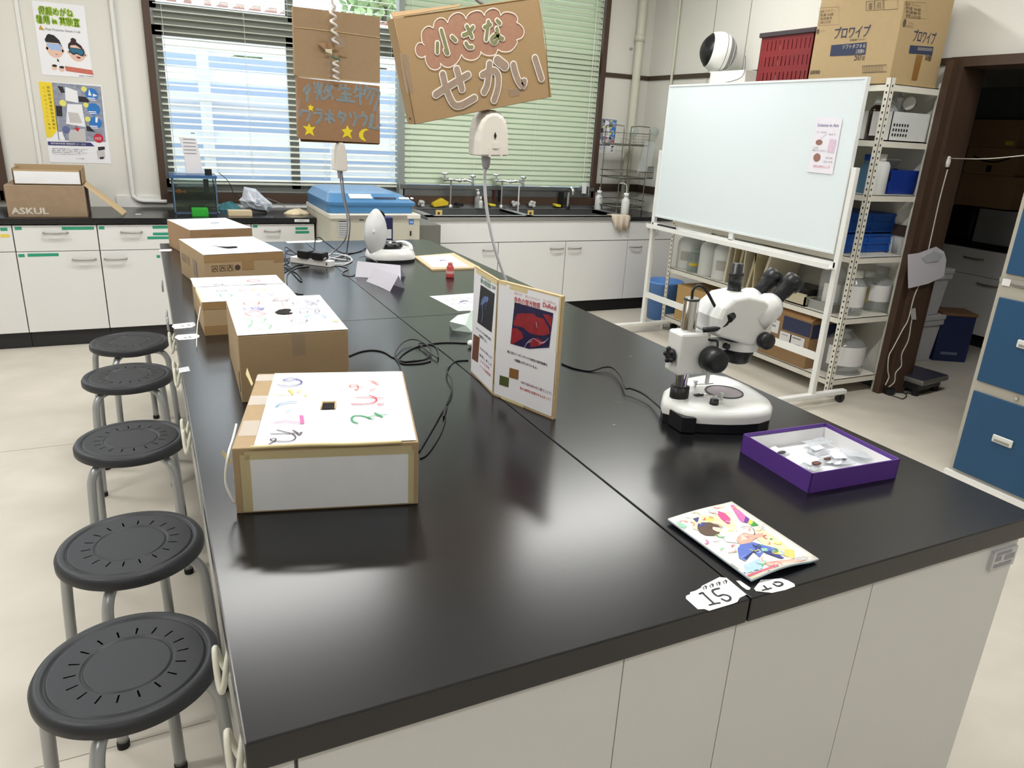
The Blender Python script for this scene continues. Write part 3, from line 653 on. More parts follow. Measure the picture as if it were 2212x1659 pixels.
# two-storey wire dish rack in the corner
rx0, rx1, ry0, ry1 = 3.56, 3.86, 4.74, 5.02
t = thing('wire_rack', 'chrome wire drying rack with three tiers in the corner', 'rack', ((rx0+rx1)/2, (ry0+ry1)/2, .8))
wire = M('rack_wire', (150, 150, 142), .25, metal=.9)
for x in (rx0+.02, rx1-.02):
    MB().tube(curve([(x, ry0, .80), (x, ry0, 1.2), (x, ry0, 1.48), (x, ry0+.04, 1.515), (x, ry1-.04, 1.515), (x, ry1, 1.48), (x, ry1, 1.2), (x, ry1, .80)], 5), .005, 8).build('side_frame', wire, t)
for z in (.86, 1.10, 1.37):
    s = MB()
    for zz in (z, z+.05 if z < 1.3 else z+.09): s.tube([(rx0, ry0, zz), (rx1, ry0, zz), (rx1, ry1, zz), (rx0, ry1, zz)], .003, 6, True)
    for i in range(13): x = rx0+(rx1-rx0)*i/12; s.cyl((x, ry0, z), (x, ry1, z), .0014, 5).cyl((x, ry0, z), (x, ry0, z+.05), .0012, 5)
    for i in range(7): y = ry0+(ry1-ry0)*i/6; s.cyl((rx0, y, z), (rx1, y, z), .0014, 5)
    if z > 1.3:
        for i in range(1, 4): s.tube([(rx0, ry0, z+.09*i/4), (rx1, ry0, z+.09*i/4)], .0012, 5)
    s.build('basket', wire, t)
    MB().box((rx0+.01, ry0+.01, z-.012), (rx1-.01, ry1-.01, z-.005)).build('drip_tray', M('drip_tray', (118, 116, 106), .35, metal=.6), t)
p = PY(1404, 372, ry0-.02)
s = MB()
for i in range(5): s.box((p.x-.03+i*.014, ry0-.03, p.z-.05), (p.x-.026+i*.014, ry0-.026, p.z+.04))
for i in range(3): s.box((p.x-.03, ry0-.03, p.z-.05+i*.045), (p.x+.03, ry0-.026, p.z-.044+i*.045))
s.box((p.x-.03, ry0-.028, p.z-.055), (p.x+.03, ry0-.006, p.z-.05)); one(s, 'cutlery_holder', M('holder_grey', (84, 84, 80), .5), 'small grey slotted holder clipped to the rack', 'holder')
for px, lb in ((1371, 'round clear glass dish on top of the wire rack'), (1414, 'round glass flask on the right top of the wire rack')):
    p = PY(px, 284, 4.9); one(MB().ball((p.x, 4.9, 1.52 if False else p.z), .038, 20, (1, .5, 1)), 'glass_flask', glassy, lb, 'glassware')
s = MB(); p0 = PY(1395, 320, ry0-.015)
s.hexa([(p0.x-.06, ry0-.02, p0.z-.20), (p0.x+.07, ry0-.02, p0.z-.18), (p0.x+.07, ry0-.012, p0.z-.18), (p0.x-.06, ry0-.012, p0.z-.20), (p0.x-.01, ry0-.02, p0.z+.06), (p0.x+.09, ry0-.02, p0.z+.05), (p0.x+.09, ry0-.012, p0.z+.05), (p0.x-.01, ry0-.012, p0.z+.06)])
one(s, 'hanging_bag', clear_pl, 'clear plastic bag hanging on the side of the wire rack', 'bag')
# ------------------------------------------------------------------ cardboard peep boxes on the bench
def frame_at(o, ang): return Vector(o), Vector((math.cos(ang), math.sin(ang), 0)), Vector((-math.sin(ang), math.cos(ang), 0))
def peep_box(label, fl, ang, w_, d_, h_, skew=0, m=card):
    """open-bottomed carton; fl = front left bottom corner"""
    O, ux, uy = frame_at((fl[0], fl[1], .8), ang)
    t = thing('cardboard_box', label, 'box', O+ux*w_/2+uy*d_/2, ang, 'cardboard peep boxes in a row')
    MB().obox(O, ux*w_, uy*d_, Vector((0, 0, h_))).build('carton', m, t, bevel=.002)
    return t, O, ux, uy
def sheet(t, O, ux, uy, u0, v0, u1, v1, z, name='paper_sheet', m=paper, wob=.0015, hole=None, th=.0006):
    """gently wavy sheet lying at height z; hole = polygon marked dark afterwards"""
    s = MB(); N, K = 16, 10; vs = []; fs = []
    for j in range(K+1):
        for i in range(N+1):
            a, b = i/N, j/K; e = min(a, 1-a, b, 1-b)
            vs.append(O+ux*(u0+(u1-u0)*a)+uy*(v0+(v1-v0)*b)+Vector((0, 0, z+th+(wob*(1+math.sin(a*9+b*5))*.25 if e > 0 else wob*.4))))
    for j in range(K):
        for i in range(N): q = j*(N+1)+i; fs.append((q, q+1, q+N+2, q+N+1))
    s.add(vs, fs, True); return s.build(name, m, t)
Vz = Vector((0, 0, 1))
marker = {k: M('marker_'+k, c, .6) for k, c in dict(blue=(66, 74, 150), yellow=(212, 196, 96), lightblue=(120, 168, 206), pink=(226, 104, 160), black=(70, 62, 70), coral=(226, 118, 104), red=(202, 62, 74), green=(60, 148, 100), grey=(138, 142, 156), lilac=(136, 126, 200), mint=(128, 180, 148), peach=(226, 128, 116), sand=(214, 184, 96)).items()}
def scribble(t, name, strokes, z, conv, width=.0035):
    by = {}
    for col, pts, *w in strokes: by.setdefault(col, []).append((pts, w[0] if w else width))
    mb = MB(); mats = []
    for i, (col, L) in enumerate(by.items()):
        mats.append(marker.get(col) or MATS[col]); mb.mat(i)
        for pts, w_ in L: mb.stroke([PZ(*conv(*p), z) for p in pts], w_, Vz, .0004+.00004*i)
    return mb.build(name, mats, t)

# box 1, nearest: "look inside" lettering
h = .122
P = [PZ(511, 1110), PZ(903, 1089)]
ang = math.atan2(P[1].y-P[0].y, P[1].x-P[0].x); w1 = (P[1]-P[0]).length
tl = PZ(546, 814, .8+h); tr_ = PZ(862, 795, .8+h); d1 = .39
t1, O, ux, uy = peep_box('nearest cardboard box wrapped in white paper with colourful handwriting on top', (P[0].x, P[0].y), ang, w1, d1, h)
sheet(t1, O, ux, uy, .035, .004, w1-.004, d1-.004, h, wob=.003)
fO = O-uy*.0012
MB().quad(fO+ux*.022+Vz*.004, fO+ux*(w1-.012)+Vz*.004, fO+ux*(w1-.012)+Vz*(h-.012), fO+ux*.022+Vz*(h-.012)).build('front_paper', M('tissue_paper', (226, 227, 230), .8, noise=.05, scale=12, bump=.25), t1)
mb = MB(); fo = O-uy*.0018
def strip(mb, u0, z0, u1, z1, wob=.0): mb.quad(fo+ux*u0+Vz*z0, fo+ux*u1+Vz*(z0+wob), fo+ux*u1+Vz*(z1+wob), fo+ux*u0+Vz*z1)
strip(mb, .012, .004, .028, h-.012); strip(mb, w1-.018, .004, w1-.008, h-.014); strip(mb, .02, h-.021, w1-.012, h-.006)
mb.build('masking_tape', glass_mat('masking_tape_thin', (222, 208, 166), .35, .5), t1)
mb = MB(); mb.tube(curve([O+ux*.03+Vz*(h+.001)-uy*.001, O+ux*.12+Vz*(h+.003)-uy*.003, O+ux*.2+Vz*(h+.001)-uy*.002, O+ux*(w1-.03)+Vz*(h+.0015)-uy*.001], 6), .0035, 6).build('torn_edge', mask_tape, t1)
for a_, b_, c_, d_ in ((.004, .05, .03, .07), (.002, .2, .05, .05), (0, .34, .04, .04)): MB().obox(O+ux*a_+Vz*(h+.0004)+uy*b_, ux*c_, uy*d_, Vz*.0006).build('clear_tape', clear_tape, t1)
zz = zoomer(460, 760, 500/2212); zt = .8+h+.0030
scribble(t1, 'handwriting', [
 ('blue', [(668, 272), (735, 252), (810, 262), (850, 288), (820, 312), (740, 326), (620, 318)], .0032), ('blue', [(668, 272), (740, 276), (812, 262)], .003),
 ('yellow', [(722, 362), (745, 384), (765, 404), (690, 405), (585, 413)], .003), ('yellow', [(722, 362), (745, 372), (752, 395)], .005), ('yellow', [(860, 362), (770, 388)], .0025), ('yellow', [(870, 410), (895, 422), (880, 425)], .003), ('yellow', [(800, 375), (860, 395)], .0025),
 ('lightblue', [(800, 478), (720, 484), (640, 500), (600, 530)], .004), ('lightblue', [(748, 558), (695, 575)], .003),
 ('pink', [(845, 616), (855, 680)], .007), ('pink', [(855, 682), (770, 676), (680, 668), (582, 682)], .0028),
 ('black', [(552, 785), (700, 783), (850, 774)], .0026), ('black', [(612, 747), (700, 770), (760, 785), (790, 820), (760, 848), (690, 858), (610, 855), (560, 850), (552, 835), (590, 830), (600, 845), (535, 885)], .0026), ('black', [(765, 752), (800, 772), (822, 795), (850, 770)], .0032),
 ('coral', [(1415, 282), (1500, 284), (1590, 297)], .0028), ('coral', [(1520, 278), (1580, 320)], .003), ('coral', [(1500, 372), (1548, 358)], .0035), ('coral', [(1432, 338), (1370, 335), (1320, 340), (1305, 330), (1330, 318), (1375, 320), (1388, 345), (1370, 368), (1355, 360)], .003),
 ('red', [(1370, 440), (1500, 438), (1630, 445)], .003), ('red', [(1495, 420), (1550, 440), (1562, 470), (1510, 495), (1420, 503), (1325, 503)], .0035), ('red', [(1575, 506), (1630, 502)], .004),
 ('green', [(1548, 590), (1590, 610), (1615, 625)], .005), ('green', [(1660, 606), (1560, 612), (1480, 632), (1535, 647)], .003), ('green', [(1500, 635), (1420, 612), (1350, 614), (1325, 640), (1340, 668), (1382, 682)], .004)], zt, zz)
q = [PZ(*zz(*p), .8+h+.003) for p in [(1032, 547), (1168, 545), (1172, 487), (1045, 490)]]
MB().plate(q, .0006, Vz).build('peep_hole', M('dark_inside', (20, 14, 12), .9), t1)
q2 = [PZ(*zz(*p), .8+h+.003) for p in [(1030, 515), (1170, 510), (1172, 465), (1045, 475)]]
mb = MB(); a, b, c, d = [p+Vz*.0012 for p in q]
e = .003; mb.tube([d, c], e, 5).tube([c, b], .0018, 5).tube([a, d], .0018, 5); mb.build('hole_rim', card_edge, t1)
mb = MB().tube(curve([O-ux*.002+Vz*.02, O-ux*.013+Vz*.06, O-ux*.006+Vz*.11, O-ux*.006+uy*.06+Vz*.115, O-ux*.01+uy*.13+Vz*(h-.01)], 6), .0022, 6); mb.build('string', M('white_string', (232, 230, 222), .8), t1)
for q_ in ([O-ux*.003+Vz*(h-.03), O-ux*.016+Vz*(h-.008), O-ux*.014+Vz*(h-.002), O-ux*.001+Vz*(h-.02)], [O+uy*.30-ux*.002+Vz*(h+.004), O+uy*.33-ux*.016+Vz*(h+.02), O+uy*.34-ux*.014+Vz*(h+.03), O+uy*.315-ux*.001+Vz*(h+.004)]): MB().plate(q_, .001, -uy).build('loose_tape', mask_tape, t1)

# box 2
h = .163; P0 = PZ(513, 727, .8+h); P1 = PZ(752, 713, .8+h); B0 = PZ(490, 647, .8+h)
ang = math.atan2(P1.y-P0.y, P1.x-P0.x); w_ = (P1-P0).length
t2, O, ux, uy = peep_box('tall brown cardboard box with drawn animals and a dark heart shaped hole', (P0.x, P0.y), ang, w_, .385, h)
sheet(t2, O, ux, uy, .0, .0, w_, .385, h, wob=.004)
zz = z6; zt = .8+h+.0042
rr = random.Random(4)
S = []
def loop(col, cx, cy, rx, ry, n=9, wd=.0038, jit=.3):
    pts = [(cx+rx*math.cos(2*PI*i/n)*(1+rr.uniform(-jit, jit)), cy+ry*math.sin(2*PI*i/n)*(1+rr.uniform(-jit, jit))) for i in range(n)]; S.append((col, pts+[pts[0]], wd))
for col, cx, cy, rx, ry in (('peach', 650, 770, 70, 16), ('lilac', 650, 818, 70, 16), ('blue', 690, 815, 50, 10), ('coral', 670, 862, 72, 22), ('mint', 700, 912, 85, 18), ('mint', 720, 965, 100, 30), ('grey', 1090, 770, 80, 22), ('grey', 1160, 752, 50, 14), ('grey', 1180, 780, 22, 6), ('lilac', 1120, 815, 80, 6), ('grey', 1090, 845, 30, 8), ('grey', 1205, 838, 18, 12), ('lightblue', 1200, 885, 90, 18), ('grey', 1050, 920, 70, 14), ('lilac', 760, 700, 60, 12), ('grey', 880, 750, 60, 12), ('peach', 900, 735, 60, 10)): loop(col, cx, cy, rx, ry)
S += [('peach', [(905, 760), (915, 805)], .0014), ('coral', [(955, 868), (968, 892)], .0014), ('grey', [(950, 985), (1000, 972)], .0018), ('grey', [(1250, 855), (1330, 845)], .0015), ('sand', [(1340, 918), (1380, 922)], .008)]
scribble(t2, 'drawing', S, zt, zz, .0016)
q = [PZ(*zz(*p), zt) for p in [(842, 848), (880, 826), (930, 818), (975, 820), (985, 830), (958, 846), (1000, 852), (985, 860), (920, 864), (870, 858)]]
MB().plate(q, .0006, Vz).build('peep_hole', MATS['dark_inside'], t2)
MB().obox(O+ux*.12-uy*.0006+Vz*(h-.055), ux*.03, uy*.0006, Vz*.055).build('clear_tape', clear_tape, t2)
MB().obox(O-ux*.0008+uy*.02+Vz*.02, ux*.0008, uy*.012, Vz*.05).build('printed_mark', ink_k, t2)

# box 3
h = .103; P0 = PZ(442, 723); P1 = PZ(436, 655, .8+h); fr0 = PZ(433, 654, .8+h); br = PZ(597, 598, .8+h); bl = PZ(422, 603, .8+h)
ang = .02; w_ = .285; d_ = .37
t3, O, ux, uy = peep_box('low cardboard box topped with two papers, third from the camera', (fr0.x+.004, fr0.y), ang, w_, d_, h)
sheet(t3, O, ux, uy, .0, .0, w_, .225, h); sheet(t3, O, ux, uy, -.004, .22, w_-.004, d_, h+.0012)
MB().obox(O-ux*.002+Vz*(h-.01), ux*.004, uy*.2, Vz*.0115).build('masking_tape', mask_tape, t3)
MB().obox(O-uy*.0007+Vz*.0, ux*w_, uy*.0007, Vz*.03).obox(O-uy*.0007+Vz*(h-.022), ux*.2, uy*.0007, Vz*.022).build('packing_tape', tape_br, t3)
S = []
for col, cx, cy, rx, ry in (('peach', 665, 578, 50, 9), ('grey', 705, 612, 60, 6), ('grey', 370, 610, 40, 5), ('grey', 390, 662, 45, 5), ('mint', 415, 700, 55, 14), ('sand', 710, 655, 60, 5)): loop(col, cx, cy, rx, ry, wd=.004)
S += [('grey', [(470, 660), (510, 660)], .0015), ('red', [(540, 658), (565, 664), (597, 660)], .004), ('red', [(578, 676), (586, 684)], .0015)]
scribble(t3, 'drawing', S, .8+h+.003, z6, .002)
MB().tube(curve([O-ux*.004+uy*.01+Vz*.09, O-ux*.022+Vz*.05-uy*.06, O-ux*.034-uy*.13+Vz*.003], 6), .0013, 6).build('string', MATS['white_string'], t3)

# box 4
h = .142; P0 = PZ(439.5, 552, .8+h); P1 = PZ(612, 543.6, .8+h); B = PZ(398, 517, .8+h)
ang = math.atan2(P1.y-P0.y, P1.x-P0.x); w_ = (P1-P0).length; uy_ = Vector((-math.sin(ang), math.cos(ang), 0)); d_ = (B-P0).dot(uy_)
t4, O, ux, uy = peep_box('cardboard box with printed handling symbols on its front, fourth in the row', (P0.x, P0.y), ang, w_, d_, h, m=card)
sheet(t4, O, ux, uy, 0, 0, w_, d_, h, wob=.004)
MB().obox(O-uy*.0007+Vz*(h-.028), ux*w_, uy*.0007, Vz*.028).obox(O-uy*.001+ux*(w_*.46)+Vz*(h-.062), ux*.045, uy*.001, Vz*.034).obox(O-uy*.001+ux*(w_-.04)+Vz*(h-.04), ux*.04, uy*.001, Vz*.04).build('packing_tape', tape_br, t4)
fr = (O-uy*.0009, ux, Vz); mb = MB()
for k in range(3):
    u, v = .025+k*.028, h-.062; 
    for a in ((u, v, u+.022, v+.0015), (u, v+.0205, u+.022, v+.022), (u, v, u+.0015, v+.022), (u+.0205, v, u+.022, v+.022)): mb.frect(fr, *a)
    mb.stroke([fr[0]+ux*(u+.005)+Vz*(v+.006), fr[0]+ux*(u+.011)+Vz*(v+.014+.002*k), fr[0]+ux*(u+.017)+Vz*(v+.007)], .003, -uy)
mb.fdisc(fr, .12, h-.051, .0105, .0006, 18); mb.build('printed_symbols', M('carton_print', (70, 56, 48), .7), t4)
scribble(t4, 'drawing', [('grey', [(300, 240), (330, 250), (370, 243)], .002), ('grey', [(560, 235), (600, 240)], .002), ('sand', [(560, 300), (620, 305), (700, 296)], .002)], .8+h+.003, z6)
q = [PZ(*z6(*p), .8+h+.004) for p in [(295, 280), (430, 288), (515, 284), (528, 294), (440, 298), (380, 290)]]
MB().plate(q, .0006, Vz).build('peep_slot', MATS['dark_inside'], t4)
mb = MB(); fr = (O-ux*.0008+uy*d_, -uy, Vz)
mb.frect(fr, d_*.55, h*.25, d_*.7, h*.7).text('取扱注意', fr, d_*.08, h*.45, .04, .14); mb.build('side_print', M('faded_print', (140, 122, 110), .7), t4)

# box 5
h = .13; P0 = PZ(410, 498, .8+h); P1 = PZ(544.6, 493, .8+h); B = PZ(390, 474, .8+h)
ang = math.atan2(P1.y-P0.y, P1.x-P0.x); w_ = (P1-P0).length; uy_ = Vector((-math.sin(ang), math.cos(ang), 0)); d_ = min((B-P0).dot(uy_), .40)
t5, O, ux, uy = peep_box('furthest cardboard box with plain white paper top and a thin slit', (P0.x, P0.y), ang, w_, d_, h, m=card_dk)
sheet(t5, O, ux, uy, 0, 0, w_, d_, h, wob=.003)
q = [PZ(*z6(*p), .8+h+.003) for p in [(292, 82), (365, 80), (368, 85), (295, 87)]]
MB().plate(q, .0005, Vz).build('peep_slot', MATS['marker_grey'], t5)
MB().obox(O-uy*.0009+ux*.09+Vz*(h-.05), ux*.06, uy*.0009, Vz*.03).build('packing_tape', tape_br, t5)

# ------------------------------------------------------------------ folding display board
A, Bf, Rr = PZ(1017, 804), PZ(1065, 853), PZ(1194, 906); HB = .297
t = thing('display_board', 'folding cardboard display board about fluorescent substances, standing on the bench', 'display board', Bf)
z5 = zoomer(960, 560, 440/1921)
def panel(nm, a, b, th):
    d = (b-a).normalized(); n = d.cross(Vz).normalized()          # toward the viewer
    o = MB().obox(a-n*th, (b-a), n*th, Vz*HB).build(nm, card_edge, t)
    L = (b-a).length; fr = (a+n*.0006, d, Vz)
    MB().frect(fr, .0025, .006, L-.004, HB-.004).build('paper_sheet', paper, o)
    return o, fr, n, L
lp, frl, nl, LL = panel('left_panel', A, Bf, .006)
rp, frr, nr, LR = panel('right_panel', Bf+(Rr-Bf).normalized()*.0015, Rr, .011)
def onp(fr, px, py):
    O, ux, uy = fr; p = hit(px, py, O, ux.cross(uy)); q = p-O; return (q.dot(ux), q.dot(uy))
def zp(fr, *pts): return [onp(fr, *z5(*p)) for p in pts]
# right panel content
mb = MB(); mats = [ink_k, ink_r, M('photo_night_blue', (34, 28, 74), .4, noise=.4, scale=60), M('coral_red', (150, 34, 44), .5, noise=.35, scale=50, bump=.0), M('photo_white', (206, 204, 232), .5), M('swatch_brown', (134, 92, 44), .6), M('swatch_olive', (76, 84, 40), .6), M('print_lilac', (150, 82, 110), .6)]
q = zp(frr, (665, 405), (1030, 508), (990, 832), (800, 845), (625, 795)); mb.mat(2).fpoly(frr, q, .0012)
for blob in ([(690, 515), (740, 508), (850, 512), (870, 540), (940, 560), (985, 640), (1000, 700), (940, 720), (860, 712), (800, 690), (740, 640), (660, 625), (655, 590)], [(640, 650), (690, 650), (735, 690), (750, 740), (700, 770), (650, 800), (628, 790)], [(930, 520), (985, 520), (1022, 545), (1010, 640), (960, 560)], [(800, 760), (880, 740), (960, 790), (900, 815), (820, 830)]):
    mb.mat(3).fpoly(frr, zp(frr, *blob), .0016)
for sp in ([(760, 830), (800, 770), (850, 745)], [(850, 745), (930, 790), (985, 745)], [(780, 790), (830, 770)], [(870, 590), (880, 640)], [(900, 800), (960, 770)]):
    O_, a_, b_ = frr; mb.mat(4).stroke([O_+a_*u+b_*v for u, v in zp(frr, *sp)], .0011, a_.cross(b_), .002)
u, v = onp(frr, *z5(660, 375)); u2, _ = onp(frr, *z5(905, 440)); mb.mat(1).text('赤色の蛍光物質', frr, u, v-.006, .0155, u2-u, .0014)
mb.text('赤色の蛍光物質', frr, u+.0004, v-.0056, .0155, u2-u, .0015)
u, v = onp(frr, *z5(930, 445)); u2, _ = onp(frr, *z5(1052, 475)); mb.text('DsRed', frr, u, v-.001, .0155, u2-u, .0014).text('DsRed', frr, u+.0005, v-.0006, .0155, u2-u, .0015)
for (x, y, x2, s_) in ((665, 320, 735, 'あかいろ'), (765, 350, 905, 'けいこうぶっしつ'), (935, 390, 1055, 'でぃーえすれっど')):
    u, v = onp(frr, *z5(x, y)); u2, _ = onp(frr, *z5(x2, y)); mb.text(s_, frr, u, v-.002, .0068, u2-u, .0014)
for (x, y, x2, s_, mi) in ((595, 855, 985, '海に住むイソギンチャクの赤色の蛍光物質を', 0), (660, 935, 885, '大腸菌に作らせているよ。', 0), (725, 1145, 1025, 'GFPと組み合わせて使うことで、', 7), (715, 1200, 1010, '色々な研究に応用できるんだって！', 1)):
    u, v = onp(frr, *z5(x, y)); u2, _ = onp(frr, *z5(x2, y)); mb.mat(mi).text(s_, frr, u, v-.006, .0074, u2-u, .0012).text(s_, frr, u+.0004, v-.0057, .0074, u2-u, .0013)
mb.mat(5).fpoly(frr, zp(frr, (618, 1022), (703, 1045), (697, 1135), (612, 1112)), .0012); mb.mat(6).fpoly(frr, zp(frr, (525, 1092), (612, 1118), (605, 1207), (520, 1180)), .0012)
mb.build('printed_content', mats, rp)
mb = MB(); mats = [ink_k, ink_g, M('photo_dark', (26, 28, 36), .4, noise=.3, scale=50), M('jelly_blue', (104, 124, 176), .5, noise=.2, scale=80), M('portrait_brown', (118, 72, 48), .5, noise=.45, scale=40), ink_r, ink_gr]
mb.mat(2).fpoly(frl, zp(frl, (345, 240), (478, 325), (448, 690), (313, 595)), .001)
mb.mat(3)
O_, a_, b_ = frl
for sp, w_ in (([(352, 430), (360, 380), (385, 352), (415, 368), (410, 410)], .0018), ([(362, 432), (368, 520), (355, 590)], .0045), ([(385, 410), (392, 470)], .003), ([(405, 400), (400, 440)], .002)): mb.stroke([O_+a_*u+b_*v for u, v in zp(frl, *sp)], w_, a_.cross(b_), .0016)
mb.fpoly(frl, zp(frl, (345, 425), (356, 385), (385, 352), (412, 352), (422, 372), (412, 400), (385, 405), (368, 430)), .0013)
mb.mat(4).fpoly(frl, zp(frl, (278, 703), (336, 738), (318, 975), (262, 938)), .001)
u, v = onp(frl, *z5(345, 195)); u2, _ = onp(frl, *z5(440, 240)); mb.mat(1).text('緑色の蛍光物質', frl, u, v-.006, .014, u2-u, .0012).text('緑色の蛍光物質', frl, u+.0004, v-.0055, .014, u2-u, .0013)
u, v = onp(frl, *z5(448, 265)); u2, _ = onp(frl, *z5(487, 285)); mb.mat(0).text('GFP', frl, u, v-.002, .0135, u2-u, .0012)
for (x, y, x2, s_, mi) in ((350, 150, 440, 'みどりいろの', 6), (303, 635, 448, 'オワンクラゲの緑色蛍光', 0), (330, 705, 410, '物質だよ。', 0), (340, 825, 455, '日本の博士が', 6), (333, 885, 455, '発見しました', 0), (345, 945, 430, '２００８年', 5), (335, 990, 440, 'ノーベル賞受賞', 5)):
    u, v = onp(frl, *z5(x, y)); u2, _ = onp(frl, *z5(x2, y)); mb.mat(mi).text(s_, frl, u, v-.006, .0078, u2-u, .001).text(s_, frl, u+.0004, v-.0057, .0078, u2-u, .0011)
mb.build('printed_content', mats, lp)
mb = MB()
for fr, rects in ((frr, [(.002, HB-.008, .03, HB+.001), (.04, HB-.014, .10, HB-.003), (.03, 0, .11, .007), (LR-.006, HB*.55, LR, HB)]), (frl, [(.02, HB-.014, LL-.005, HB-.003), (LL-.006, HB*.4, LL, HB*.75), (LL-.005, HB*.1, LL, HB*.28)])):
    for r in rects: mb.frect(fr, *r, off=.0009)
mb.build('masking_tape', mask_tape, t)

# ------------------------------------------------------------------ stereo microscope
Cm = PZ(1466, 860, .853); dm = Vector((.9965, -.0837, 0)); nm_ = Vector((.0837, .9965, 0))
def L(a, n, z): return Vector((Cm.x, Cm.y, 0))+dm*a+nm_*n+Vz*z
z4 = zoomer(1300, 540, .2532)
t = thing('microscope', 'white stereo microscope with black eyepieces on a drop shaped base', 'microscope', (Cm.x+.1, Cm.y, .8))
mw = M('microscope_white', (232, 233, 230), .3, noise=.01, coat=.3)
ol = [PZ(*z4(*p), .836) for p in [(505, 1300), (520, 1240), (600, 1190), (720, 1135), (840, 1112), (940, 1104), (1060, 1124), (1160, 1162), (1260, 1212), (1350, 1268), (1430, 1325), (1456, 1372), (1440, 1412), (1350, 1440), (1230, 1450), (1090, 1452), (950, 1448), (830, 1440), (720, 1425), (640, 1398), (590, 1370), (520, 1350)]]
pl = [(p.x, p.y) for p in ol]; cx = sum(p[0] for p in pl)/len(pl); cy = sum(p[1] for p in pl)/len(pl)
def shr(k, m_=0): return [(cx+(x-cx)*k, cy+(y-cy)*k) for x, y in pl]
n = len(pl)
if sum(pl[i][0]*pl[(i+1) % n][1]-pl[(i+1) % n][0]*pl[i][1] for i in range(n)) < 0: pl.reverse()
MB().prism(shr(.985), .8, .824).build('base_plate', black_pl, t, bevel=.002)
s = MB(); rings = [(1.0, .824), (1.0, .838), (.985, .847), (.93, .8535), (.75, .8575), (.3, .858)]
vs = [(x, y, z) for k, z in rings for x, y in shr(k)]; fs = [(j*n+i, j*n+(i+1) % n, (j+1)*n+(i+1) % n, (j+1)*n+i) for j in range(len(rings)-1) for i in range(n)]+[tuple(range(n*(len(rings)-1), n*len(rings)))]
s.add(vs, fs, True).build('base', mw, t)
Sc = PZ(1564, 847, .858)
MB().lathe([(0, .0006), (.043, .0006)], (Sc.x, Sc.y, .8583), n=36).build('stage_plate', M('stage_frosted', (150, 140, 146), .3), t)
MB().lathe([(.043, 0), (.043, .0016), (.047, .0016), (.047, 0)], (Sc.x, Sc.y, .8583), n=36).build('stage_ring', black_pl, t)
for q0, q1 in (((797, 1150), (950, 1140)), ((1022, 1255), (800, 1222))):
    a = PZ(*z4(*q0), .865); b = PZ(*z4(*q1), .862)
    MB().cyl((a.x, a.y, .857), (a.x, a.y, .872), .0035, 10).lathe([(0, .004), (.0055, .004), (.0055, 0), (0, 0)], (a.x, a.y, .871), n=12).tube([(a.x, a.y, .866), (b.x, b.y, .862)], .0016, 6).build('stage_clip', chrome, t)
a = PZ(*z4(955, 1320), .856); MB().lathe([(.011, 0), (.010, .013), (0, .0135)], (a.x, a.y, .8565), n=20).build('dimmer_knob', black_pl, t)
a = PZ(*z4(825, 1240), .858); MB().obox((a.x-.012, a.y-.005, .857), dm*.022, nm_*.010, Vz*.004).build('switch', black_pl, t)
a = L(-.045, -.045, .81)
q = [PZ(*z4(*p), .815) for p in [(500, 1400), (600, 1440), (620, 1360), (515, 1330)]]
MB().obox(L(-.042, -.085, .803), dm*.03+nm_*-.012, nm_*.055, Vz*.036).build('socket_block', black_pl, t)
MB().cyl(L(0, 0, .854), L(0, 0, 1.10), .0155, 28).build('column', chrome, t)
MB().cyl(L(0, 0, 1.015), L(0, 0, 1.094), .0178, 28).build('column_sleeve', chrome, t)
MB().lathe([(.0178, 0), (.0178, .004), (0, .005)], L(0, 0, 1.094), n=24).build('column_cap', black_pl, t)
MB().lathe([(.0225, 0), (.0225, .028), (.0155, .030)], L(0, 0, .856), n=28).build('column_collar', black_pl, t)
MB().obox(L(-.034, -.030, .921), dm*.075, nm_*.058, Vz*.101).build('focus_block', mw, t, bevel=.006)
MB().obox(L(.041, -.020, .93), dm*.012, nm_*.04, Vz*.085).build('focus_rack', mw, t, bevel=.002)
for sgn in (-1, 1):
    MB().lathe([(0, 0), (.014, 0), (.030, .008), (.0305, .028), (.026, .046), (.021, .049), (0, .049)], L(.045, sgn*.028, .963), nm_*sgn, 28).build('focus_knob', black_pl, t)
s = MB(); k = 5; 
s.lathe([(0, .016), (.012, .016), (.015, .012), (.015, .002), (.008, 0)], L(-.034, -.005, .966), -dm, 10, False)
for i in range(5):
    a = 2*PI*i/5; s.ball(L(-.046, -.005, .966)+nm_*.0145*math.cos(a)+Vz*.0145*math.sin(a), .0065, 10)
s.build('clamp_knob', black_pl, t)
# arm and lens ring
MB().obox(L(.05, -.014, .972), dm*.085, nm_*.034, Vz*.024).lathe([(.044, 0), (.044, .024), (.039, .026), (0, .026)], L(.155, .0, .972), n=36).build('arm', mw, t, bevel=.002)
MB().lathe([(.0, -.038), (.024, -.038), (.030, -.034), (.037, -.012), (.037, 0), (.0, 0)], L(.152, 0, .974), n=32).build('objective', black_pl, t)
MB().lathe([(.035, 0), (.035, .016), (.0, .016)], L(.135, 0, .995), n=32).build('mount_ring', black_pl, t)
MB().cyl(L(.1, -.016, .984), L(.1, -.026, .984), .0075, 14).build('lock_screw', black_pl, t)
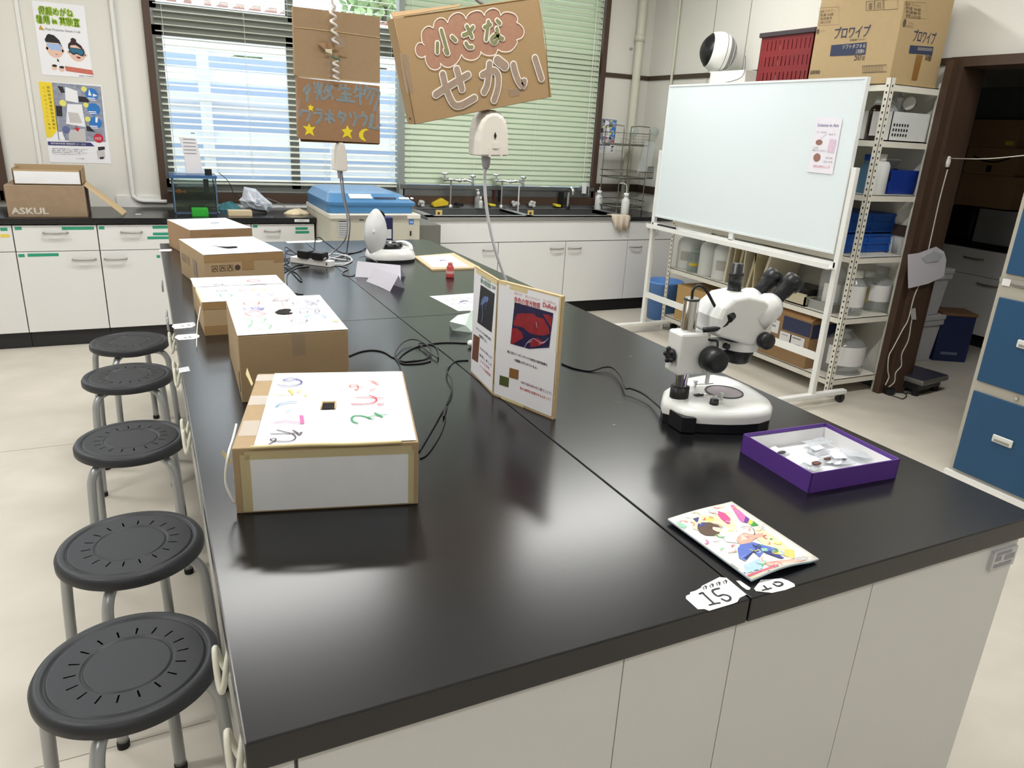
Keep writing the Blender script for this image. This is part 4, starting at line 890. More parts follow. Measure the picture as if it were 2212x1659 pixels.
# head: rounded body leaning forward
prof = [(.042, 1.060), (.044, 1.022), (.052, 1.016), (.150, .988), (.196, .992), (.206, 1.010), (.210, 1.060), (.198, 1.086), (.170, 1.103), (.120, 1.114), (.080, 1.108), (.052, 1.086)]
s = MB(); K = len(prof); vs = []; lay = [(-.050, .86), (-.045, .96), (-.030, 1.0), (0, 1.01), (.030, 1.0), (.045, .96), (.050, .86)]
ca, cz = .13, 1.045
for nn, kk in lay:
    for a, z in prof: vs.append(L(ca+(a-ca)*kk, nn, cz+(z-cz)*kk))
fs = [(j*K+i, j*K+(i+1) % K, (j+1)*K+(i+1) % K, (j+1)*K+i) for j in range(len(lay)-1) for i in range(K)]+[tuple(range(K))[::-1], tuple(range((len(lay)-1)*K, len(lay)*K))]
s.add(vs, fs, False).build('head', mw, t, bevel=.004)
for sgn in (-1, 1):
    MB().lathe([(0, 0), (.012, 0), (.020, .004), (.0205, .020), (.017, .025), (0, .025)], L(.178, sgn*.050, 1.005), nm_*sgn, 24).build('zoom_knob', black_pl, t)
MB().cyl(L(.112, -.002, 1.09), L(.112, -.002, 1.115), .021, 24, .019).build('phototube_base', mw, t)
MB().lathe([(.019, 0), (.019, .008), (.0155, .010), (.0155, .043), (.017, .043), (.017, .050), (.0135, .051), (.0135, .072), (.0, .072)], L(.112, -.002, 1.106), n=28).build('phototube', black_pl, t)
# binocular head: white prism housings and black eyepieces tilted up toward the front
up = (dm*.72+Vz*.69).normalized()
MB().lathe([(.040, -.01), (.045, .0), (.045, .006), (.03, .008)], L(.19, .012, 1.062), up, 32).build('binocular_joint', black_pl, t)
for sgn, aa in ((-1, .188), (1, .182)):
    o0 = L(aa-.008, .008+sgn*.031, 1.055)
    MB().lathe([(0, -.018), (.034, -.018), (.0355, .034), (.031, .046), (.020, .058), (0, .058)], o0, up, 28).build('prism_housing', mw, t)
    MB().lathe([(0, .058), (.0165, .058), (.0165, .078), (.0185, .080), (.0185, .098), (.023, .100), (.0255, .108), (.025, .124), (.021, .127), (.018, .120), (0, .119)], o0, up, 28).build('eyepiece', black_pl, t)
pts = curve([L(.0, 0, 1.097), L(.0, 0, 1.118), L(.012, -.002, 1.128), L(.032, -.004, 1.118), L(.052, -.02, 1.082), L(.068, -.036, 1.056)], 6)
MB().tube(pts, .0035, 8).build('lamp_cable', black_pl, t)
MB().tube(curve([L(.02, -.03, 1.03), L(.05, -.042, 1.036), L(.07, -.045, 1.048), L(.078, -.045, 1.064)], 5), .0062, 10).build('lamp_arm', black_pl, t)
MB().cyl(L(.07, -.052, 1.06), L(.084, -.045, 1.066), .010, 14).build('lamp_joint', black_pl, t)
MB().tube(curve([L(.03, -.01, 1.012), L(.05, -.02, 1.002), L(.066, -.03, .998), L(.058, -.04, .96), L(.055, -.042, .93)], 5), .0028, 7).build('lamp_cord', black_pl, t)
MB().cyl(L(.052, -.03, .905), L(.050, -.03, .925), .0015, 6).box(L(.046, -.034, .895), L(.056, -.030, .93)).build('hanging_tag', white, t)
# ------------------------------------------------------------------ purple box lid with seed bags
h = .043
a = PZ(1746, 1066); b = PZ(1935, 1032); c = PZ(1604, 988)
ux = (b-a).normalized(); wx = (b-a).length; uy = Vector((-ux.y, ux.x, 0)); wy = .205
t = thing('box_lid', 'shallow purple box lid with white inside holding small seed bags', 'box', a+ux*wx/2+uy*wy/2)
pur = M('purple_card', (92, 56, 142), .5, noise=.03); wht_in = M('white_card', (236, 236, 236), .7)
s = MB(); th = .0025
s.obox(a, ux*wx, uy*th, Vz*h).obox(a+uy*(wy-th), ux*wx, uy*th, Vz*h).obox(a, ux*th, uy*wy, Vz*h).obox(a+ux*(wx-th), ux*th, uy*wy, Vz*h)
s.build('rim', pur, t)
s = MB(); th2 = .0015; i0 = a+ux*th+uy*th; W2, D2 = wx-2*th, wy-2*th; h2 = h-.009
s.obox(i0, ux*W2, uy*D2, Vz*.002).obox(i0, ux*W2, uy*th2, Vz*h2).obox(i0+uy*(D2-th2), ux*W2, uy*th2, Vz*h2).obox(i0, ux*th2, uy*D2, Vz*h2).obox(i0+ux*(W2-th2), ux*th2, uy*D2, Vz*h2)
s.build('lining', wht_in, t)
seedm = {0: M('seed_brown', (96, 62, 50), .5, noise=.2), 1: M('seed_dark', (60, 56, 60), .5)}
bag_lbl = ['clear seed bag with a dark flat seed, at the left of the purple lid', 'clear bag with white folded label in the middle back of the purple lid', 'clear bag with a pointed brown seed in the lid centre', 'clear bag with a tiny dark seed near the lid centre right', 'clear bag with a round brown seed at the near corner of the lid', 'crinkled empty bag at the back of the purple lid', 'crinkled bag along the right side of the lid']
for k, (px, py, w_, d_, r_, lab, sd) in enumerate([(1680, 978, .05, .035, .3, 1, (1, .012, .005)), (1770, 975, .055, .03, .15, 1, None), (1782, 995, .06, .035, -.4, 0, (0, .011, .004)), (1815, 998, .055, .04, -.2, 1, (1, .005, .004)), (1752, 1010, .055, .035, .45, 1, (0, .012, .008)), (1765, 962, .07, .03, .1, 0, None), (1850, 990, .07, .035, -.7, 0, None)]):
    p = PZ(px, py, .806); ca, sa = math.cos(ang0 := math.atan2(ux.y, ux.x)+r_), math.sin(ang0); du = Vector((ca, sa, 0)); dv = Vector((-sa, ca, 0)); z = .8035+.0022*k
    bg_ = thing('seed_bag', bag_lbl[k], 'bag', (p.x, p.y, z), 0, 'small clear seed bags in the purple lid')
    s = MB(); N = 5; rr = random.Random(k); vs = []; fs = []
    for top in (0, 1):
        for j in range(N+1):
            for i in range(N+1):
                e = min(i, N-i, j, N-j)
                vs.append(Vector((p.x, p.y, z))+du*(i/N-.5)*w_+dv*(j/N-.5)*d_+Vz*((.003+rr.uniform(0, .003) if e > 0 else .001) if top else 0))
    o_ = (N+1)**2
    for j in range(N):
        for i in range(N):
            q = j*(N+1)+i; fs += [(q+N+1, q+N+2, q+1, q), (o_+q, o_+q+1, o_+q+N+2, o_+q+N+1)]
    s.add(vs, fs, False).build('film', bag_pl, bg_)
    if lab: MB().obox(Vector((p.x, p.y, z+.0062))-du*w_*.35-dv*d_*.1, du*w_*.6, dv*d_*.55+Vz*.003, Vz*.0006).build('paper_slip', paper, bg_)
    if sd: MB().ball(Vector((p.x, p.y, z+.007))-dv*d_*.25, sd[1], 14, (1, sd[2]/sd[1], .25)).build('seed', seedm[sd[0]], bg_)

# ------------------------------------------------------------------ picture booklet
K4 = [PZ(1441, 1130), PZ(1622, 1262), PZ(1767, 1216), PZ(1580, 1088)]        # corners: far-left, near-left, near-right, far-right
t = thing('booklet', 'picture booklet with a colourful drawn figure in a blue skirt on the cover', 'booklet', (K4[0]+K4[2])/2)
def surf(u, v, lift=0):                        # u across, v from far to near
    p = K4[0]*(1-u)*(1-v)+K4[1]*(1-u)*v+K4[2]*u*v+K4[3]*u*(1-v)
    return Vector((p.x, p.y, .8012+lift+.006*math.sin(PI*min(1, u*1.15))*(.35+.65*v)+.003*v+.004*(1-u)*(1-v)))
def sheetuv(name, m, l0, th, ds=0):
    s = MB(); N = 14; vs = [surf(i/N, min(1, j/N*(1-ds)+ds*0), l0+k*th) for k in (0, 1) for j in range(N+1) for i in range(N+1)]; o_ = (N+1)**2; fs = []
    for j in range(N):
        for i in range(N): q = j*(N+1)+i; fs += [(q, q+N+1, q+N+2, q+1), (o_+q, o_+q+1, o_+q+N+2, o_+q+N+1)]
    for i in range(N):
        fs += [(i, i+1, o_+i+1, o_+i), (N*(N+1)+i+1, N*(N+1)+i, o_+N*(N+1)+i, o_+N*(N+1)+i+1), ((i+1)*(N+1), i*(N+1), o_+i*(N+1), o_+(i+1)*(N+1)), (i*(N+1)+N, (i+1)*(N+1)+N, o_+(i+1)*(N+1)+N, o_+i*(N+1)+N)]
    return s.add(vs, [f[::-1] for f in fs], True).build(name, m, t)
sheetuv('pages', M('page_edges', (176, 196, 214), .7), 0, .0028); sheetuv('cover', M('cover_white', (238, 236, 226), .35, noise=.03), .0032, .0006)
def uvof(px, py):
    P = PZ(px, py, .807); best = None; u = v = .5
    for it in range(12):
        p = surf(u, v); e = Vector((P.x-p.x, P.y-p.y)); h_ = 1e-3; pu = (surf(u+h_, v)-p)/h_; pv = (surf(u, v+h_)-p)/h_
        D = pu.x*pv.y-pv.x*pu.y; u += (e.x*pv.y-pv.x*e.y)/D; v += (pu.x*e.y-e.x*pu.y)/D
    return min(max(u, .002), .998), min(max(v, .002), .998)
def cpatch(mb, pts, off):
    U = [uvof(*z7(*p)) for p in pts]; c = (sum(u for u, v in U)/len(U), sum(v for u, v in U)/len(U)); R_ = 4
    n = len(U); vs = [surf(*c, .0046+off)]; fs = []
    for r in range(1, R_+1):
        for u, v in U: vs.append(surf(c[0]+(u-c[0])*r/R_, c[1]+(v-c[1])*r/R_, .0046+off))
    for i in range(n): fs.append((0, 1+(i+1) % n, 1+i))
    for r in range(R_-1):
        for i in range(n): a_ = 1+r*n; b_ = a_+n; fs.append((a_+i, a_+(i+1) % n, b_+(i+1) % n, b_+i))
    mb.add(vs, fs, True)
art = dict(pink=(232, 120, 184), purple=(112, 70, 160), yellow=(240, 226, 90), green=(80, 170, 90), hair=(92, 72, 60), navy=(60, 66, 140), blue=(96, 120, 200), paleblue=(178, 208, 236), skin=(246, 214, 196), peach=(240, 176, 158), red=(220, 90, 110), cream=(244, 228, 190), shirt=(246, 246, 250), gold=(234, 214, 120), mint=(150, 206, 180), magenta=(216, 90, 150), grey=(200, 200, 204))
patches = [('cream', [(420, 240), (900, 150), (1000, 420), (700, 480), (440, 380)]), ('cream', [(1250, 330), (1500, 480), (1700, 640), (1480, 760), (1250, 520)]), ('gold', [(1600, 640), (1720, 640), (1720, 760), (1580, 740)]), ('gold', [(580, 240), (700, 240), (730, 290), (600, 290)]),
 ('pink', [(920, 60), (960, 60), (1110, 200), (1080, 300), (1030, 260)]), ('purple', [(1110, 200), (1160, 240), (1130, 300), (1085, 290)]), ('yellow', [(1160, 240), (1215, 275), (1170, 320), (1140, 300)]), ('green', [(1220, 275), (1275, 318), (1180, 345), (1170, 320)]),
 ('magenta', [(760, 150), (850, 180), (915, 250), (910, 320), (880, 335), (800, 270), (760, 210)]), ('mint', [(230, 290), (300, 310), (370, 350), (340, 375), (260, 360)]), ('red', [(330, 430), (480, 540), (560, 620), (740, 695), (650, 700), (500, 600), (380, 490)]), ('peach', [(300, 390), (380, 430), (420, 480), (350, 440)]),
 ('hair', [(500, 340), (560, 310), (660, 310), (760, 350), (820, 400), (800, 395), (740, 380), (780, 450), (700, 480), (600, 470), (540, 440), (500, 390)]), ('navy', [(440, 260), (520, 240), (510, 290), (490, 310)]), ('navy', [(505, 325), (560, 308), (600, 325), (590, 355), (510, 360)]), ('skin', [(690, 370), (780, 380), (820, 410), (800, 440), (740, 430), (690, 400)]),
 ('shirt', [(800, 360), (980, 420), (1000, 580), (860, 560), (780, 460)]), ('peach', [(1000, 500), (1080, 440), (1180, 460), (1330, 430), (1330, 480), (1220, 520), (1160, 580), (1040, 600), (985, 560)]), ('skin', [(1040, 480), (1120, 470), (1120, 540), (1040, 560)]),
 ('blue', [(1040, 600), (1200, 570), (1300, 600), (1480, 640), (1500, 670), (1330, 690), (1280, 770), (1180, 680), (1100, 805), (1020, 760), (1000, 650)]), ('navy', [(1180, 600), (1280, 600), (1340, 690), (1240, 700)]), ('navy', [(1320, 690), (1420, 680), (1590, 775), (1540, 785), (1360, 720)]), ('paleblue', [(1080, 850), (1280, 780), (1320, 900), (1120, 940)]), ('mint', [(1290, 650), (1370, 650), (1380, 690), (1310, 690)]),
 ('peach', [(1340, 830), (1800, 760), (1820, 800), (1380, 880)]), ('red', [(1120, 960), (1500, 860), (1520, 880), (1130, 985)]), ('yellow', [(1200, 990), (1290, 980), (1270, 1010), (1210, 1010)]), ('blue', [(1055, 935), (1100, 925), (1105, 950), (1070, 955)]), ('grey', [(1760, 740), (1900, 720), (1860, 780), (1700, 800)])]
mb = MB(); mats = []
for i, (c_, pts) in enumerate(patches):
    m_ = M('art_'+c_, art[c_], .35, noise=.12, scale=150)
    if m_ not in mats: mats.append(m_)
    mb.mat(mats.index(m_)); cpatch(mb, pts, .0001+i*.00002)
rr = random.Random(21); cols = [MATS['art_'+c_] for c_ in ('gold', 'pink', 'cream', 'paleblue', 'peach', 'mint', 'grey', 'yellow', 'red', 'green')]
for k in range(70):                            # loose pastel strokes all over the cover
    u = rr.uniform(.05, .95); v = rr.uniform(.04, .95)
    if .25 < u < .72 and .15 < v < .7 and k % 3: continue
    m_ = rr.choice(cols); mb.mat(mats.index(m_)); a_ = rr.uniform(0, 6.28); L_ = rr.uniform(.02, .06)
    P5 = [surf(min(max(u+L_*math.cos(a_+w_*.6)*w_, .02), .98), min(max(v+L_*.8*math.sin(a_+w_*.6)*w_, .02), .98), .0052) for w_ in (-1, -.3, .4, 1)]
    mb.stroke(P5, rr.uniform(.0008, .003), Vz, 0)
mats.append(ink_k); mb.mat(len(mats)-1)
for k, ln in enumerate(([(1050, 380), (1120, 360), (1190, 380), (1220, 440), (1210, 470)], [(860, 840), (920, 880), (1010, 885)], [(700, 560), (770, 550)], [(890, 700), (990, 695)], [(1380, 945), (1415, 950)], [(820, 390), (790, 360), (720, 330)])):
    U = [surf(*uvof(*z7(*p)), .0056) for p in ln]; mb.stroke(U, .0011, Vz, 0)
mb.build('cover_picture', mats, t)

# ------------------------------------------------------------------ small things further down the bench
def sheet_thing(label, pts, z0, th, m, name='printed_sheet', marks=None, cat='paper', under=None):
    P = [PZ(*p, z0) for p in pts]
    s = MB().plate(P, th, Vz)
    if marks:
        s.mat(1)
        A_, B_, C_, D_ = P[0], P[1], P[2], P[3]
        rr = random.Random(len(label))
        def q(u, v): return A_*(1-u)*(1-v)+B_*u*(1-v)+C_*u*v+D_*(1-u)*v
        for i in range(5):
            for j in range(3):
                u0, v0 = .12+.17*i, .16+.25*j; s.stroke([q(u0, v0), q(u0+.11, v0)], .0022, Vz, th+.0005).stroke([q(u0, v0+.06), q(u0+.08, v0+.06)], .0014, Vz, th+.0005)
        s.mat(2).stroke([q(.42, .5), q(.55, .56), q(.62, .52)], .007, Vz, th+.0008)
    return one(s, name, [m, ink_gr, M('picture_blue', (70, 96, 170), .6)], label, cat)
sheet_thing('wooden panel lying on the far right of the benches under a printed sheet', [(900, 571), (1043, 580), (978, 549), (905, 553)][:0] or [(933, 585), (1038, 581), (980, 549), (893, 556)], .8, .007, M('plywood', (206, 184, 146), .6, noise=.08, scale=20), name='wooden_panel', cat='board')
sheet_thing('printed sheet lying on the wooden panel', [(934, 577), (1014, 576), (972, 550), (905, 554)], .8075, .0006, paper, marks=1)
sheet_thing('printed sheet lying flat behind the folding display board', [(990, 672), (1042, 670), (1042, 632), (928, 640)], .8, .0006, paper, marks=1)
# folded paper tents
def tent(label, pts, top, name='paper_tent'):
    A_, B_, C_, D_ = [PZ(*p) for p in pts]      # base: front-left, front-right, back-right, back-left
    E_, F_ = [hit(p[0], p[1], PZ(*p[2]), (CF.x, CF.y, 0)) for p in top]    # ridge ends, above the middle of each base side
    s = MB(); N = 8; vs = []
    for k in range(N+1):
        u = k/N
        for (p0, p1, rdg) in ((A_, B_, 0), (E_, F_, 1), (D_, C_, 0)): vs.append(p0.lerp(p1, u)+Vz*(.002*math.sin(u*PI) if not rdg else 0))
    fs = [(3*k+j, 3*k+3+j, 3*k+4+j, 3*k+1+j) for k in range(N) for j in (0, 1)]
    s.add(vs, fs, False); o = one(s, name, MATS.get('folded_paper') or thin_paper('folded_paper', (242, 240, 248), .35), label, 'folded paper'); md = o.modifiers.new('thickness', 'SOLIDIFY'); md.thickness = .0006; return o
tent('larger folded white paper tent in front of the centrifuge', [(767, 598), (866, 608), (876, 598), (782, 588)], [(772, 564, (774, 593)), (865, 573, (871, 603))], 'paper_tent')
tent('smaller folded white paper tent leaning against the larger one', [(791, 608), (842, 630), (875, 624), (822, 603)], [(809, 579, (806, 606)), (861, 595, (858, 627))])
# mini centrifuge with its lid open
c = PZ(853, 575); cz_ = .8
t = thing('mini_centrifuge', 'small white centrifuge with black rotor and its domed lid standing open', 'centrifuge', (c.x, c.y, .8))
bx, by = 1.035, 2.83
bx, by = (PZ(862, 572).x, PZ(862, 560).y)
def ell(rx, ry, n=32, e=2.6): 
    r = []
    for i in range(n):
        a = 2*PI*i/n; ca, sa = math.cos(a), math.sin(a); r.append((bx+rx*abs(ca)**(2/e)*(1 if ca > 0 else -1), by+ry*abs(sa)**(2/e)*(1 if sa > 0 else -1)))
    return r
MB().prism(ell(.118, .10), .8, .812, smooth=False).build('foot_plate', black_pl, t)
s = MB(); rg = [(.120, .102, .812), (.122, .104, .825), (.112, .094, .848), (.094, .080, .862), (.086, .073, .862), (.080, .068, .845)]
vs = [(x, y, z) for rx, ry, z in rg for x, y in ell(rx, ry)]; n = 32
fs = [(j*n+i, j*n+(i+1) % n, (j+1)*n+(i+1) % n, (j+1)*n+i) for j in range(len(rg)-1) for i in range(n)]+[tuple(range(n*(len(rg)-1), n*len(rg)))]
s.add(vs, fs, True).build('base', mw, t)
s = MB().lathe([(0, 0), (.05, 0), (.06, .02), (.055, .03), (0, .026)], (bx, by, .850), n=24)
for i in range(8):
    a = 2*PI*i/8; s.obox(Vector((bx+.045*math.cos(a), by+.045*math.sin(a), .866)), Vector((-math.sin(a), math.cos(a), 0))*.014, Vector((math.cos(a), math.sin(a), 0))*.016, Vz*.016)
s.build('rotor', black_pl, t)
MB().lathe([(0, 0), (.009, 0), (.009, .012), (0, .016)], (bx, by, .872), n=14).build('rotor_cap', chrome, t)
MB().tube(curve([(bx+.088, by-.06, .855), (bx+.100, by-.01, .868), (bx+.085, by+.045, .876), (bx+.03, by+.078, .868)], 5), .010, 8).build('rim_handle', mw, t)
lc = PY(811, 503, by-.03)
s = MB(); lax = Vector((-.35, -.75, .18)).normalized(); lup = (Vz-lax*Vz.dot(lax)).normalized(); lsd = lax.cross(lup)
vs = []; fs = []; n = 32; RG = 7
for j in range(RG+1):
    r = j/RG; dpt = .045*(1-r*r)
    for i in range(n):
        a = 2*PI*i/n; sx = .056*math.copysign(abs(math.cos(a))**.9, math.cos(a)); sy = .115*math.sin(a); sx *= (1-.35*abs(math.sin(a))**3)
        vs.append(lc+lsd*sx*r+lup*sy*r+lax*dpt)
for j in range(RG):
    for i in range(n): fs.append((j*n+i, j*n+(i+1) % n, (j+1)*n+(i+1) % n, (j+1)*n+i))
s.add(vs, fs, True); o = s.build('lid', M('lid_grey_white', (206, 208, 206), .35, noise=.02), t); md = o.modifiers.new('thickness', 'SOLIDIFY'); md.thickness = .004
MB().box((bx-.09, by-.01, .81), (bx-.06, by+.03, .87)).build('hinge', M('hinge_grey', (120, 118, 112), .5), t)
# navy case behind it
p = PZ(838, 531)
t = thing('case', 'navy blue case with black carrying handle and white labels behind the centrifuge', 'case', (p.x, p.y+.04, .8))
q0 = PY(822, 480, p.y); 
MB().box((p.x-.10, p.y, .8), (p.x+.03, p.y+.06, .8+.155)).build('case_body', M('navy_plastic', (44, 46, 92), .45), t, bevel=.006)
MB().tube(curve([(p.x-.085, p.y+.03, .955), (p.x-.08, p.y+.03, .98), (p.x-.03, p.y+.03, .982), (p.x-.01, p.y+.03, .955)], 6), .006, 8).build('carry_handle', black_pl, t)
MB().box((p.x-.02, p.y-.001, .84), (p.x+.02, p.y, .89)).box((p.x-.02, p.y-.001, .815), (p.x+.02, p.y, .83)).build('case_label', MATS['label_paper'], t)
# little red bottle
p = PZ(972, 599)
t = thing('small_bottle', 'small red bottle with a pale label standing on the bench', 'bottle', (p.x, p.y, .8))
MB().lathe([(0, 0), (.017, 0), (.0185, .003), (.0185, .026), (.016, .030), (.0165, .045), (.013, .053), (.009, .058), (.0, .058)], n=24).build('bottle_body', M('red_translucent', (196, 84, 84), .25, noise=.05), t, world=False)
MB().lathe([(.0188, .019), (.0188, .031)], n=24).build('label_band', M('pink_label', (220, 180, 172), .5), t, world=False)
MB().lathe([(.010, .056), (.0105, .064), (.008, .067), (0, .067)], n=16).build('cap', M('red_cap', (190, 104, 96), .4), t, world=False)
# power strip, adapters and tangle of cables
a = PZ(627, 567); b = PZ(712, 578); d = (b-a).normalized(); nrm = Vector((-d.y, d.x, 0)); Ls = (b-a).length
t = thing('power_strip', 'white power strip lying across the cables near the far boxes', 'power strip', a.lerp(b, .5))
MB().obox(a, d*Ls, nrm*.045, Vz*.028).build('strip_body', white, t, bevel=.003)
MB().obox(a+d*(Ls-.02)-nrm*.0006+Vz*.008, d*.008, nrm*.001, Vz*.012).build('switch', M('switch_grey', (90, 88, 84), .5), t)
for k, (u, lb) in enumerate([(.22, 'left black power adapter plugged into the white strip'), (.58, 'right black power adapter plugged into the white strip')]):
    s = MB().obox(a+d*Ls*u-nrm*.012+Vz*.029, d*.058, nrm*.055, Vz*.034)
    one(s, 'power_adapter', black_pl, lb, 'adapter', 'two black power adapters on the white strip', bevel=.004)
def cable(label, pts, r, m, name='cable', z=.8, k=8, grp=None):
    P = [(PZ(x, y, z+r+(q[0] if q else 0))) for x, y, *q in pts]
    return one(MB().tube(curve(P, k), r, 8), name, m, label, 'cable', grp)
blk = M('black_cable', (22, 22, 24), .5); wcb = M('white_cable', (208, 208, 208), .45); gcb = M('grey_cable', (120, 118, 124), .45)
cable('black cable bundle hanging left of the white power strip', [(700, 566), (660, 560), (628, 540), (616, 534, .02), (619, 548, .012), (640, 552, .01), (618, 560, .004), (612, 556, .004), (625, 566), (612, 575), (640, 590), (652, 604), (648, 607), (630, 588), (618, 576)], .0022, blk)
cable('second loop of thin black cable beside the furthest boxes', [(640, 548, .02), (622, 541, .02), (614, 552, .01), (618, 570), (628, 578, .004), (614, 583), (612, 590), (640, 574), (655, 572)], .002, blk)
cable('black lead from the power strip towards the front boxes', [(668, 576), (640, 580), (622, 592), (620, 612), (628, 628), (640, 634), (655, 636)], .0018, blk)
cable('dark cord arching over the tangle to the centrifuge', [(679, 540, .03), (681, 520, .06), (690, 513, .07), (705, 525, .05), (735, 545, .01), (760, 547), (780, 542), (789, 536)], .0028, blk)
cable('white cord loops right of the power strip', [(708, 570, .004), (730, 570), (755, 567), (760, 560), (748, 553, .004), (720, 548, .008), (705, 552, .008), (720, 558, .003), (748, 562)], .0036, wcb)
cable('second white cord loop beside the power strip', [(706, 560, .004), (725, 556), (745, 551), (757, 556), (758, 565), (742, 572), (715, 573)], .003, wcb)
cable('grey lead running behind the folded papers to the centrifuge', [(712, 574), (735, 574), (752, 580), (740, 588), (745, 594), (765, 594), (770, 570, .01), (775, 557, .02), (790, 554, .02), (815, 566, .005)], .0026, gcb)
cable('thin dark cord crossing the tangle', [(724, 562), (745, 552), (757, 547), (790, 540)], .002, gcb)
z56 = zoomer(560, 370, 640/2212)
Q = lambda *p: [z56(*q[:2])+tuple(q[2:]) for q in p]
cable('thin black cord tangled on the bench between the boxes and the display board', Q((672, 1378), (760, 1345), (850, 1335), (930, 1350), (990, 1385), (1040, 1405), (1080, 1420), (1150, 1415), (1240, 1400), (1285, 1340, .008), (1240, 1290, .012), (1180, 1260, .014), (1120, 1258, .012), (1060, 1290, .01), (1015, 1360, .006), (1030, 1400), (1070, 1435), (1150, 1438), (1230, 1430), (1280, 1415)), .0021, blk)
cable('second black cord of the tangle leading behind the display board', Q((1030, 1410), (1080, 1360), (1150, 1320), (1220, 1300), (1290, 1295), (1330, 1330), (1335, 1390, .004), (1310, 1380, .006), (1240, 1330, .006), (1190, 1285, .004), (1260, 1290), (1350, 1280), (1450, 1278), (1560, 1282), (1585, 1262)), .0022, blk)
cable('black cord running behind the nearest box', Q((1010, 1390), (1045, 1440), (1060, 1500), (1085, 1560), (1100, 1620)), .0021, blk)
cable('thin black cord from the display board down to the nearest box', [(1012, 778), (985, 780), (972, 790), (965, 800, .01), (975, 820, .012), (975, 845, .008), (962, 880), (958, 900, .004), (965, 878), (955, 890), (935, 925), (905, 975)], .002, blk)
cable('second thin cord end beside the nearest box', [(958, 885), (962, 905), (950, 940), (925, 978), (908, 990)], .0018, blk)
cable('black power cord of the microscope curving along the bench', [(1214, 785), (1240, 795), (1275, 801), (1305, 793, .008), (1325, 795, .012), (1343, 815, .012), (1351, 838, .01), (1362, 839, .012), (1385, 848, .012), (1405, 862, .01), (1428, 882, .016)], .003, blk)
# light green bag and plug behind the display board
s = MB(); rr = random.Random(2); p = PZ(1010, 720)
vs = [(p.x-.035, p.y+.05, .80), (p.x+.02, p.y, .80), (p.x+.09, p.y+.03, .80), (p.x+.07, p.y+.11, .80), (p.x-.02, p.y+.11, .8), (p.x-.045, p.y+.05, .83), (p.x+.0, p.y+.02, .822), (p.x+.03, p.y+.05, .865), (p.x+.06, p.y+.08, .85), (p.x, p.y+.09, .84)]
s.add(vs, [(0, 1, 6, 5), (1, 2, 7, 6), (2, 3, 8, 7), (3, 4, 9, 8), (4, 0, 5, 9), (5, 6, 7, 8, 9)], False)
one(s, 'plastic_bag', M('pale_green_bag', (196, 212, 202), .35, noise=.08), 'crumpled pale green plastic bag poking out behind the display board', 'bag')
p = PZ(1017, 750); one(MB().ball((p.x, p.y, .812), .012, 12, (1, 1, .9)), 'white_plug', white, 'small white plug beside the display board', 'plug')
# rings and scuffs left on the bench top
p = PZ(1335, 867); s = MB().lathe([(.0165, .0004), (.0172, .0004)], (p.x, p.y, .8), n=40)
tag(s.build('ring_stain', M('stain_grey', (84, 86, 84), .6)), 'pale ring mark on the bench top left of the microscope', 'stain')
s = MB(); 
for q in ((1326, 918, .004), (1362, 770, .003)):
    p = PZ(q[0], q[1]); s.fdisc((Vector((p.x, p.y, .8)), Vector((1, 0, 0)), Vector((0, 1, 0))), 0, 0, q[2], .0004, 9, q[2]*.6)
tag(s.build('dust_spot', M('dust_white', (150, 150, 146), .8)), 'pale dust spots on the bench top left of the microscope', 'stain')
# ------------------------------------------------------------------ things on the left counter
yA = YC+.04
a = PY(15, 460, yA); b = PY(189, 460, yA)
x0, x1 = a.x+.005, b.x; zt_ = PY(185, 402, yA).z; dpt = .36
t = thing('carton', 'long brown carton with pale company lettering on the left counter', 'box', ((x0+x1)/2, yA+dpt/2, .8))
cb = M('askul_brown', (150, 128, 104), .8, noise=.12, scale=24)
MB().box((x0, yA, .8), (x1, yA+dpt, zt_)).build('carton_body', cb, t, bevel=.002)
fr = (Vector((x0, yA-.0006, .8)), Vector((1, 0, 0)), Vz)
mb = MB(); mb.text('ASKUL', fr, .018, .018, .052, .185).text('ASKUL', fr, .0195, .0185, .052, .185, .0008).text('ASKUL', fr, .0165, .0175, .052, .185, .0007).text('ASKUL', fr, .021, .0175, .052, .185, .0009).text('ASKUL', fr, .018, .0205, .052, .185, .0010).build('lettering', M('print_cream', (206, 198, 184), .7), t)
mb = MB().plate([(x1, yA+.02, zt_), (x1, yA+.30, zt_), (x1+.21, yA+.22, .806), (x1+.19, yA+.03, .806)], .004, (0, 0, 1)); mb.build('side_flap', card_edge, t)
c0 = PY(28, 365, yA+.04); c1 = PY(180, 363, yA+.04); ztr = zt_+.004
x0b, x1b = PY(30, 398, yA+.03).x, PY(177, 398, yA+.03).x
t = thing('cardboard_tray', 'shallow open cardboard tray lined with white paper, on top of the brown carton', 'box', ((x0b+x1b)/2, yA+.16, zt_))
MB().box((x0b, yA+.03, ztr-.003), (x1b, yA+.034, ztr+.085)).box((x0b-.012, yA+.26, ztr-.003), (x1b+.01, yA+.264, ztr+.10)).box((x0b, yA+.03, ztr-.003), (x0b+.004, yA+.26, ztr+.09)).box((x1b-.004, yA+.03, ztr-.003), (x1b, yA+.26, ztr+.09)).box((x0b, yA+.03, ztr-.003), (x1b, yA+.26, ztr)).build('tray_wall', card, t)
MB().box((x0b+.008, yA+.027, ztr+.004), (x1b-.008, yA+.03, ztr+.074)).build('white_lining', MATS['tissue_paper'], t)
s = MB()
p = PZ(300, 463); one(MB().box((p.x-.02, p.y-.008, .8), (p.x+.012, p.y+.008, .802)), 'paper_scrap', paper, 'small white scrap lying on the left counter', 'paper')
